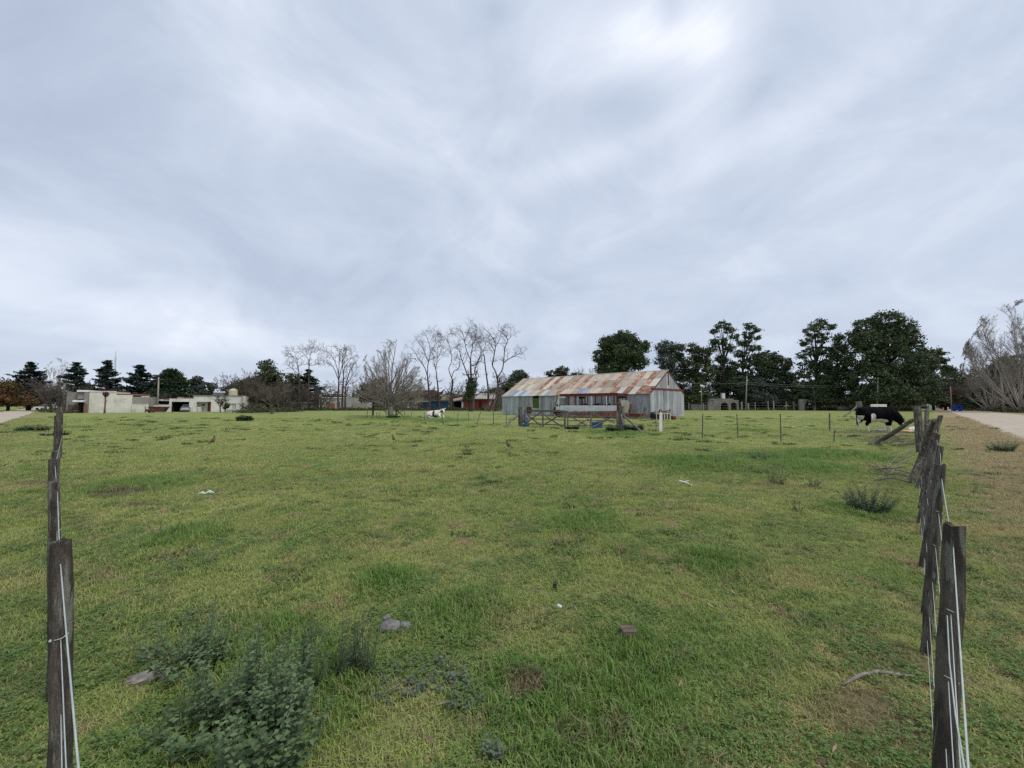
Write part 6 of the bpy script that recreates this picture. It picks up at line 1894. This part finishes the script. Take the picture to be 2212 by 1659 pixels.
leafy_tree('evergreen_tree', 'low olive tree in the gap between the rounded tree and the second open pine', 1712, 112, [(1705, 815, 14, 9), (1722, 812, 12, 8), (1712, 848, 26, 22), (1735, 840, 18, 20)], F_OLIVE, n=2600, leaf=.4, clump=.8, seed=159, skirt=True)
leafy_tree('open_pine', 'tall airy eucalyptus with sky showing through, left of the biggest tree', 1766, 100, [(1766, 700, 16, 11), (1752, 716, 17, 12), (1790, 708, 13, 8), (1775, 730, 18, 12), (1742, 740, 15, 9), (1758, 760, 20, 12), (1735, 768, 14, 8), (1780, 758, 17, 12), (1750, 788, 20, 12), (1775, 792, 22, 16), (1738, 808, 16, 12)], F_DARK, n=4800, leaf=.30, clump=.55, seed=160, trunk_r=.4, fill=.3, skirt=True)
leafy_tree('evergreen_tree', 'dark pointed tree wedged between the airy eucalyptus and the biggest tree', 1812, 98, [(1812, 730, 11, 9), (1812, 755, 18, 18), (1800, 790, 26, 26), (1820, 820, 34, 30), (1780, 835, 30, 30), (1760, 860, 36, 18), (1845, 720, 10, 6), (1852, 740, 12, 9)], F_DARK, n=7200, leaf=.38, clump=.75, seed=161, fill=.5, skirt=True)
leafy_tree('giant_evergreen', 'biggest, dense dark evergreen towering behind the black cow', 1909, 92, [(1905, 694, 30, 18), (1880, 705, 26, 18), (1938, 712, 28, 20), (1860, 735, 26, 22), (1960, 730, 24, 18), (1910, 740, 46, 34), (1975, 752, 26, 22), (1865, 775, 34, 26), (1930, 785, 52, 36), (1985, 785, 28, 26), (1880, 820, 50, 34), (1950, 830, 52, 34), (1995, 820, 30, 26), (1900, 852, 60, 22), (1985, 852, 36, 20)], F_DARK, n=19000, leaf=.36, clump=.85, seed=162, trunk_r=.9, fill=.6, skirt=True)
leafy_tree('evergreen_tree', 'olive green spreading tree at the right shoulder of the biggest tree', 2016, 98, [(2018, 762, 18, 9), (2030, 778, 16, 8), (2012, 790, 14, 12), (2040, 795, 10, 6), (2006, 820, 20, 22), (2000, 850, 22, 16)], F_OLIVE, n=3200, leaf=.34, clump=.65, seed=163, skirt=True)
for k, (u, v, a, b_, m_, lab) in enumerate(((2052, 800, 9, 8, F_DARK, 'thin dark tree at the gap over the gravel road'), (2068, 828, 26, 26, F_OLIVE, 'dull olive tree right of the gap over the road'), (2105, 824, 26, 24, F_OLIVE, 'dull dark tree behind the blue waste container'), (2120, 850, 30, 22, F_DARK, 'dark low trees left of the bare poplars'),
                                           (2160, 800, 18, 14, F_CED, 'dark cedar boughs behind the bare poplar stems'), (2185, 790, 30, 26, F_OLIVE, 'dark evergreen inside the bare poplar clump'), (2205, 840, 40, 34, F_DARK, 'dark hedge mass at the right edge'), (2150, 842, 30, 30, F_DARK, 'dark hedge mass behind the right utility pole'))):
    Y_ = 128 - 6 * k if k < 4 else 92
    leafy_tree('evergreen_tree', lab, u, Y_, [(u, v, a, b_), (u - a * .4, v + b_ * .9, a * .9, b_ * .8), (u + a * .4, min(v + b_ * .9, 866), a * .8, b_ * .7)], m_, n=3000, leaf=.38, clump=.8, seed=170 + k, skirt=True)
leafy_tree('copper_bush', 'red brown dome-shaped bush beside the gravel road', 2042, 100, [(2042, 862, 16, 17), (2048, 866, 14, 13), (2034, 870, 12, 12)], F_REDB, n=3600, leaf=.22, clump=.4, seed=180, cat='shrub', fill=.6)
for k, (u, vt, w_, Y_, kd, lab) in enumerate(((2140, 768, 78, 84, 'clump', 'spreading bare tree left of the bare poplar clump'), (2204, 635, 190, 74, 'clump', 'very tall bare poplar clump at the right edge of the picture'), (2096, 818, 70, 110, 'round', 'fine grey bare tree behind the waste container'), (2080, 812, 50, 118, 'round', 'dim bare tree over the red brown bush'))):
    bare_tree('bare_tree', lab, u, 872, vt, w_, Y_, kd, 190 + k, BARK_ASH if k < 2 else BARK, .24 if k < 2 else .2, dense=1.0 if k != 1 else 1.25)
# hazy treeline far beyond everything: one mass
rg = np.random.default_rng(77); pts = []
for k in range(900):
    a = rg.uniform(-1.0, 1.0); Y_ = rg.uniform(210, 330); x = a * 1.5 * Y_
    hgt = 3 + 5 * vnoise(np.array([x]), np.array([Y_]), 28, 5)[0] + 2.5 * rg.random()
    pts.append(np.array((x, Y_, hgt * .5)) + rg.normal(size=(26, 3)) * np.array((3.2, 2.5, hgt * .24)))
C = np.concatenate(pts); C[:, 2] = np.abs(C[:, 2])
V, Fq = leaf_quads(C, 1.5, rg); tag(mesh_np('far_woodland', V, Fq, leaf_mat('far_foliage', (.050, .058, .048), (.038, .048, .038), trans=.1, spread=.3, noise_scale=.05)), kind='stuff')
pts = []
for (ua, ub, n_, h_) in ((60, 570, 260, 6.0), (560, 1100, 260, 5.0), (1130, 1290, 60, 5.0), (2040, 2230, 110, 8.0)):
    for k in range(n_):
        u_ = ua + (ub - ua) * rg.random(); Y_ = rg.uniform(122, 142); c = P(u_, 872, Y_)
        hgt = h_ * (.45 + .9 * vnoise(np.array([c.x]), np.array([Y_ * .3]), 7, 15)[0])
        pts.append(np.array((c.x, Y_, hgt * .5)) + rg.normal(size=(60, 3)) * np.array((1.5, 1.2, hgt * .24)))
C = np.concatenate(pts); C[:, 2] = np.abs(C[:, 2])
V, Fq = leaf_quads(C, .5, rg); tag(mesh_np('tree_belt', V, Fq, leaf_mat('belt_foliage', (.075, .078, .055), (.100, .088, .070), trans=.15, spread=.45, noise_scale=.12)), kind='stuff')
# undergrowth along the field edges
UG = leaf_mat('undergrowth_leaves', (.055, .080, .028), (.080, .072, .035), trans=.15, spread=.4, noise_scale=.5)
pts = []
for (ua, Ya, ub, Yb, n_, h_) in ((625, 97, 1075, 96, 230, .5), (1440, 112, 1975, 106, 620, 1.5), (1440, 103, 1850, 100, 170, .45), (100, 80, 150, 70, 40, .5), (2080, 96, 2230, 70, 90, .7), (1860, 100, 1975, 96, 50, .6), (523, 72, 640, 82, 70, .6)):
    for k in range(n_):
        f = rg.random(); u_ = ua + (ub - ua) * f; Y_ = Ya + (Yb - Ya) * f + rg.normal() * 1.4
        c = P(u_, 872, Y_); hh = h_ * rg.uniform(.4, 1.6)
        pts.append(np.array((c.x, Y_, hh * .45)) + rg.normal(size=(34, 3)) * np.array((.7, .5, hh * .35)))
C = np.concatenate(pts); C[:, 2] = np.abs(C[:, 2])
V, Fq = leaf_quads(C, .24, rg); tag(mesh_np('undergrowth', V, Fq, UG), kind='stuff')

# ------------------------------------------------------------------ weeds in the field
W_BLUE = leaf_mat('blue_green_weed_leaves', (.088, .142, .060), (.130, .185, .082), trans=.18, spread=.28, noise_scale=8)
W_GREEN = leaf_mat('dark_weed_leaves', (.042, .072, .036), (.058, .092, .046), trans=.12, spread=.3, noise_scale=8)
W_GREY = leaf_mat('grey_thistle_leaves', (.120, .158, .105), (.085, .120, .070), trans=.12, spread=.25, noise_scale=10)
STEM = M('weed_stem', (.11, .12, .06), (.08, .075, .045), scale=20)


def weed(label, u, v, h, stems, spread, leaf=.030, mat=W_BLUE, seed=1, density=30, group=None, cat='weed', name='leafy_weed', lean=(0, 0), at=None, bare=0.0):
    q_ = random.Random(seed); b = on(at if at is not None else G(u, v)); t = thing(name, label, cat, b, 0, group)
    if not group and name == 'field_weed' or name == 'bushy_weed':
        leaf *= max(1.0, b.y / 7.5); stems = int(stems * 1.5); density *= 1.3
    if group: h *= 1.18; leaf *= 1.25; stems = int(stems * 1.4); density *= 1.25
    sm, lm = MB(), MB()
    for s_ in range(stems):
        a = q_.uniform(0, 6.283); sp_ = spread * math.sqrt(q_.random()); hh = h * q_.uniform(.6, 1.12)
        p = Vector((math.cos(a) * sp_ * .35, math.sin(a) * sp_ * .35, -.01)); pts = [p.copy()]; n = 7
        d = Vector((math.cos(a) * sp_ * 1.4 + lean[0], math.sin(a) * sp_ * 1.4 + lean[1], hh)).normalized()
        for k in range(n):
            d = (d + Vector((q_.gauss(0, .10), q_.gauss(0, .10), .10))).normalized(); pts.append(pts[-1] + d * hh / n)
        sm.tube(pts, [.0042 * (1 - .75 * k / n) for k in range(n + 1)], 4)
        m_ = int(density * hh / .35)
        for k in range(m_):
            f = bare + (1 - bare) * (k + q_.random()) / m_; i = min(int(f * n), n - 1)
            c = pts[i].lerp(pts[i + 1], f * n - i); b_ = k * 2.4 + q_.uniform(-.4, .4)
            L_ = leaf * (1.25 - .75 * f) * q_.uniform(.7, 1.25)
            o_ = Vector((math.cos(b_), math.sin(b_), q_.uniform(-.15, .65))).normalized()
            side = o_.cross(Vector((0, 0, 1))).normalized(); up = side.cross(o_)
            st = c + o_ * L_ * .35; tip = st + o_ * L_ + up * L_ * q_.uniform(-.35, .1)
            w_ = L_ * .42; m1 = st + o_ * L_ * .38
            lm.add([st, m1 + side * w_ + up * L_ * .12, tip, m1 - side * w_ + up * L_ * .12, m1], [(0, 4, 1), (4, 2, 1), (0, 3, 4), (4, 3, 2)])
    sm.build('stems', STEM, t)
    tag(lm.build('leaves', mat, t), kind='stuff')
    return t


GW = 'leafy weeds in the foreground patch'
for k, (u, v, h, n_, sp_, lf_, mat, dens, lab) in enumerate((
        (400, 1452, .34, 12, .26, .027, W_BLUE, 34, 'dark bushy weed at the upper left of the foreground patch'),
        (325, 1425, .18, 5, .10, .020, W_BLUE, 30, 'low weed at the far left tip of the foreground patch'),
        (455, 1440, .27, 8, .16, .026, W_BLUE, 32, 'upright weed second from the left in the foreground patch'),
        (520, 1560, .36, 15, .26, .032, W_BLUE, 36, 'broad leaved weed in the middle of the foreground patch'),
        (430, 1600, .26, 12, .24, .033, W_BLUE, 36, 'sprawling weed at the lower left of the foreground patch'),
        (610, 1580, .36, 15, .20, .028, W_BLUE, 36, 'tall dense weed right of the middle of the foreground patch'),
        (560, 1690, .34, 17, .24, .032, W_BLUE, 36, 'nearest weed, cut by the lower edge of the picture'),
        (660, 1480, .30, 9, .20, .022, W_GREEN, 24, 'thin stemmed weed behind the tall dense one'),
        (730, 1462, .30, 8, .16, .020, W_GREEN, 20, 'sparse upright weed in the right half of the foreground patch'),
        (790, 1455, .31, 8, .14, .019, W_GREEN, 20, 'rightmost sparse upright weed, just left of the split stone'),
        (640, 1405, .14, 6, .22, .020, W_GREEN, 26, 'low weed at the back of the foreground patch'))):
    weed(lab, u, v, h, n_, sp_, lf_, mat, 300 + k, dens, GW)
for k, (u, v, n_, sp_, lab) in enumerate(((870, 1478, 34, .34, 'silvery thistle patch right of the foreground weeds'), (965, 1462, 26, .26, 'second silvery thistle patch, furthest right and behind'), (1000, 1512, 15, .18, 'small grey thistle tuft below the silvery patches'),
                                         (495, 1328, 10, .16, 'flat grey withered weed behind the foreground weeds'), (1075, 1640, 6, .06, 'small grey tuft at the bottom edge of the picture'))):
    weed(lab, u, v, .10 if k != 3 else .05, n_, sp_, .030, W_GREY, 320 + k, 50, cat='weed', name='thistle')
weed('round bushy weed standing alone near the right fence', 1877, 1104, .46, 34, .46, .040, W_GREEN, 331, 26, name='bushy_weed')
for k, (u, v, h, n_, sp_, mat, lab) in enumerate((
        (1676, 1042, .42, 12, .26, W_GREEN, 'upright weed left of the small twin weed in the right half'), (1757, 1047, .30, 7, .14, W_GREEN, 'small twin-topped weed in the right half'), (1572, 1047, .22, 10, .5, W_GREEN, 'low straggling weed left of the upright one'),
        (1632, 1018, .22, 26, .55, W_GREY, 'grey green mound of weeds in the right half of the field'), (1650, 993, .32, 20, .6, W_GREEN, 'dark green mound of grass weeds behind the grey mound'), (1552, 994, .26, 26, .75, W_GREY, 'wide grey green weed mound below the row of stakes'),
        (1454, 1004, .16, 16, .55, W_GREEN, 'flat dark weed left of the wide grey mound'), (1446, 988, .20, 10, .35, W_GREEN, 'small dark weed farthest left of the weed mounds'), (1518, 974, .18, 16, .5, W_GREEN, 'dark flat weed just below the second stake'),
        (1475, 998, .16, 8, .3, W_GREEN, 'tiny dark weed between two flat ones'), (1012, 980, .20, 14, .3, W_GREEN, 'small dark weed clump below the gate, left of the hawk'), (529, 909, .55, 40, .9, W_BLUE, 'broad grey green weed mound far off in the left half'),
        (1842, 985, .2, 8, .3, W_GREY, 'grey tuft near the fallen branches'), (70, 930, .40, 44, 1.6, W_BLUE, 'wide dark weed patch outside the left fence'), (120, 940, .3, 16, 1.0, W_GREEN, 'dark weed patch touching the left fence'),
        (2165, 975, .5, 34, .55, W_BLUE, 'rounded green tussock on the right verge'), (1720, 1108, .24, 4, .1, W_GREEN, 'single thin weed left of the round bushy weed'), (1370, 930, .5, 34, 1.0, W_GREEN, 'green weeds round the foot of the big right gate post'),
        (1330, 932, .45, 26, .9, W_GREEN, 'green weeds under the right gate leaf'), (1235, 928, .3, 18, .8, W_GREEN, 'low weeds under the middle of the gate'), (850, 903, .4, 30, 1.3, W_BLUE, 'green weeds round the trunk of the fan-shaped tree'))):
    weed(lab, u, v, h, n_, sp_, .03 * max(1.0, h * 2.2) * (1.6 if G(u, v).y > 20 else 1), mat, 340 + k, 16, name='field_weed')
DEAD = M('dead_weed_stem', (.085, .080, .060), (.055, .052, .042), scale=20)
weed('dead spiky weed leaning right in the left half of the field', 352, 1163, .36, 6, .24, .022, W_GREEN, 381, 26, name='spiky_weed')
weed('second dead spiky weed, nearer and further right', 425, 1231, .26, 9, .26, .020, W_GREY, 382, 22, name='spiky_weed', lean=(-.08, 0))
weed('small curled weed at the back of the long grass tuft', 700, 1395, .22, 4, .12, .02, W_GREEN, 383, 16, name='spiky_weed')

# ------------------------------------------------------------------ things lying in the grass
STONE = M('grey_stone', (.24, .215, .205), (.16, .145, .14), scale=14, rough=.95, bump=.8, c3=(.42, .40, .37), scale3=8, lo3=.58, hi3=.66)
PALEBARK = M('pale_dead_wood', (.42, .38, .32), (.24, .21, .18), scale=12, stretch=(1, .3, 1), rough=.95, bump=.8)


def lump(name, label, cat, u, v, r, mat, seed, rot=0, z=.5, rough_=.16, group=None):
    b = on(G(u, v)); q_ = random.Random(seed); mb = MB(); mb.ball((0, 0, r[2] * z), r, 12, 8)
    mb.v = [(x * (1 + q_.uniform(-rough_, rough_)), y * (1 + q_.uniform(-rough_, rough_)), zz * (1 + q_.uniform(-rough_, rough_))) for x, y, zz in mb.v]
    return tag(mb.build(name, mat, loc=b, rotz=rot), label, cat, group)


lump('stone', 'dark grey split stone with a pale top behind the foreground weeds', 'stone', 842, 1366, (.085, .06, .045), STONE, 1)
lump('stone', 'smaller flat stone lying right against the split stone', 'stone', 872, 1362, (.055, .045, .03), STONE, 2, .5)
lump('stone', 'small stone piece on top of the split stone heap', 'stone', 835, 1345, (.04, .03, .028), STONE, 3)
lump('log_piece', 'pale weathered wood chunk lying left of the foreground weeds', 'wood', 318, 1468, (.11, .045, .035), PALEBARK, 4, .35)
lump('log_piece', 'darker end of broken wood touching the pale chunk', 'wood', 352, 1465, (.045, .055, .045), BARK, 5, .2)
b = on(G(1357, 1388)); mb = MB(); mb.hexa([(-.045, -.035, -.01), (.03, -.04, -.01), (.05, .03, -.01), (-.04, .04, -.01), (-.055, -.03, .07), (.045, -.045, .062), (.065, .02, .075), (-.04, .035, .085)]).jitter(.004, 2)
tag(mb.build('wood_block', M('split_wood_block', (.20, .15, .12), (.10, .075, .06), scale=30, stretch=(.2, 1, 1), rough=.95, bump=1), loc=b, rotz=.3), 'short split block of brown wood alone in the foreground grass', 'wood')
b = on(G(1198, 1281)); o = MB().tube([(0, 0, -.01), (.005, .01, .055)], .017, 12).build('black_tube', M('black_rubber', (.02, .02, .025), (.03, .03, .035), rough=.6), loc=b); tag(o, 'short black tube standing upright in the grass', 'tube')
lump('stone', 'small white stone below the black tube', 'stone', 1207, 1320, (.03, .022, .018), WHITE, 6)
b = on(G(444, 1069)); mb = MB(); mb.tube([(-.14, -.02, .005), (-.07, 0, .03), (.0, 0, .02), (.07, .01, .045), (.14, .01, .035)], [.012, .028, .018, .03, .012], 8).jitter(.008, 5)
tag(mb.build('white_rag', WHITE, loc=b), 'crumpled white rag lying in the left half of the field', 'rag')
b = on(G(1484, 1050)); o = MB().tube([(-.10, .12, .06), (-.02, .05, .05), (.06, -.12, .01)], [.02, .014, .018], 7).tube([(-.04, .07, .05), (.08, .10, .07)], [.008, .006], 5).build('white_stick', WHITE, loc=b); tag(o, 'thin white forked stick lying below the weed mounds', 'stick')
br_ = thing('fallen_branch', 'bent grey fallen branch in the foreground right of the wood block', 'branch', on(G(1900, 1487)))
b0 = br_.location.copy(); mb = MB()
mb.tube([on(G(1820, 1494), .012) - b0, on(G(1860, 1480), .03) - b0, on(G(1900, 1473), .03) - b0, on(G(1945, 1477), .022) - b0, on(G(1985, 1476), .01) - b0], [.006, .010, .011, .009, .005], 8).tube([on(G(1852, 1483), .03) - b0, on(G(1838, 1470), .02) - b0], [.007, .003], 5)
mb.build('branch', M('grey_dead_branch', (.27, .235, .20), (.17, .145, .125), scale=20, rough=.95), br_, smooth=True)
ft = thing('brushwood', 'heap of thin fallen branches against the inside of the right fence', 'branches', on(G(1925, 1030)))
b0 = ft.location.copy(); mb = MB(); q_ = random.Random(44)
for (a, c, zz) in (((1883, 1016), (1968, 1036), .10), ((1883, 1016), (1925, 1032), .05), ((1905, 1024), (1975, 1000), .28), ((1900, 1030), (1975, 1040), .06), ((1915, 1035), (1972, 1014), .2), ((1890, 1040), (1965, 1048), .05)):
    p0, p1 = G(*a), G(*c); mid = (p0 + p1) / 2 + Vector((0, 0, zz + .06)); p1.z = zz * 1.4
    mb.tube([p0 - b0 + Vector((0, 0, .02)), mid - b0, p1 - b0], [.012, .016, .02], 5)
    for k in range(7):
        s0 = p0.lerp(p1, q_.random()) + Vector((0, 0, zz * .6 + .03)); mb.tube([s0 - b0, s0 - b0 + Vector((q_.uniform(-.3, .3), q_.uniform(-.2, .2), q_.uniform(.02, .22)))], [.007, .003], 3)
tag(mb.build('twigs', M('pale_brush', (.22, .19, .16), (.13, .11, .095), scale=10), ft), kind='stuff')
ft = thing('brushwood', 'flattened heap of grey brush on the bare soil below the black cow', 'branches', on(G(1925, 955)))
b0 = ft.location.copy(); mb = MB()
for k in range(60):
    s0 = G(q_.uniform(1890, 1965), q_.uniform(945, 966)) + Vector((0, 0, q_.uniform(.01, .15))); d = Vector((q_.uniform(-.9, .9), q_.uniform(-.5, .5), q_.uniform(-.02, .22)))
    mb.tube([s0 - b0, s0 - b0 + d * .5 + Vector((0, 0, .06)), s0 - b0 + d], [.012, .011, .006], 3)
tag(mb.build('twigs', M('dun_brush', (.20, .17, .13), (.12, .10, .08), scale=10), ft), kind='stuff')
# dung, clods, stones and dry leaves: uncountable litter
mb = MB(); q_ = random.Random(9)
for k in range(900):
    yy = 1.7 + 26 * q_.random() ** 2.0; xx = q_.uniform(-1.35, 1.35) * yy
    if d_right(xx, yy) > 2.6 or d_left(xx, yy) > 3: continue
    z = float(th(xx, yy)); s_ = q_.uniform(.006, .020) * (1 + yy * .09)
    mb.ball((xx, yy, z + s_ * .25), (s_ * q_.uniform(.7, 1.6), s_ * q_.uniform(.6, 1.3), s_ * .55), 6, 4)
tag(mb.jitter(.002, 8).build('clods', M('soil_clods', (.15, .105, .075), (.09, .065, .048), scale=30, c3=(.35, .32, .28), scale3=2.5, lo3=.60, hi3=.64, coords='Generated')), kind='stuff')
mb = MB()
for k in range(420):
    yy = 1.7 + 12 * q_.random() ** 1.6; xx = q_.uniform(-1.35, 1.35) * yy
    if d_right(xx, yy) > 2.6 or d_left(xx, yy) > 3: continue
    z = float(th(xx, yy)) + q_.uniform(.012, .04); a = q_.uniform(0, 6.28); L_ = q_.uniform(.015, .05); d = Vector((math.cos(a) * L_, math.sin(a) * L_, q_.uniform(-.006, .012)))
    s0 = Vector((xx, yy, z)); w_ = Vector((-math.sin(a), math.cos(a), .3)) * q_.uniform(.001, .008)
    mb.add([s0 - d, s0 + w_, s0 + d, s0 - w_ + Vector((0, 0, .004))], [(0, 1, 2, 3)])
tag(mb.build('dry_litter', M('dry_leaf_litter', (.33, .26, .17), (.22, .16, .10), scale=2, coords='Generated')), kind='stuff')
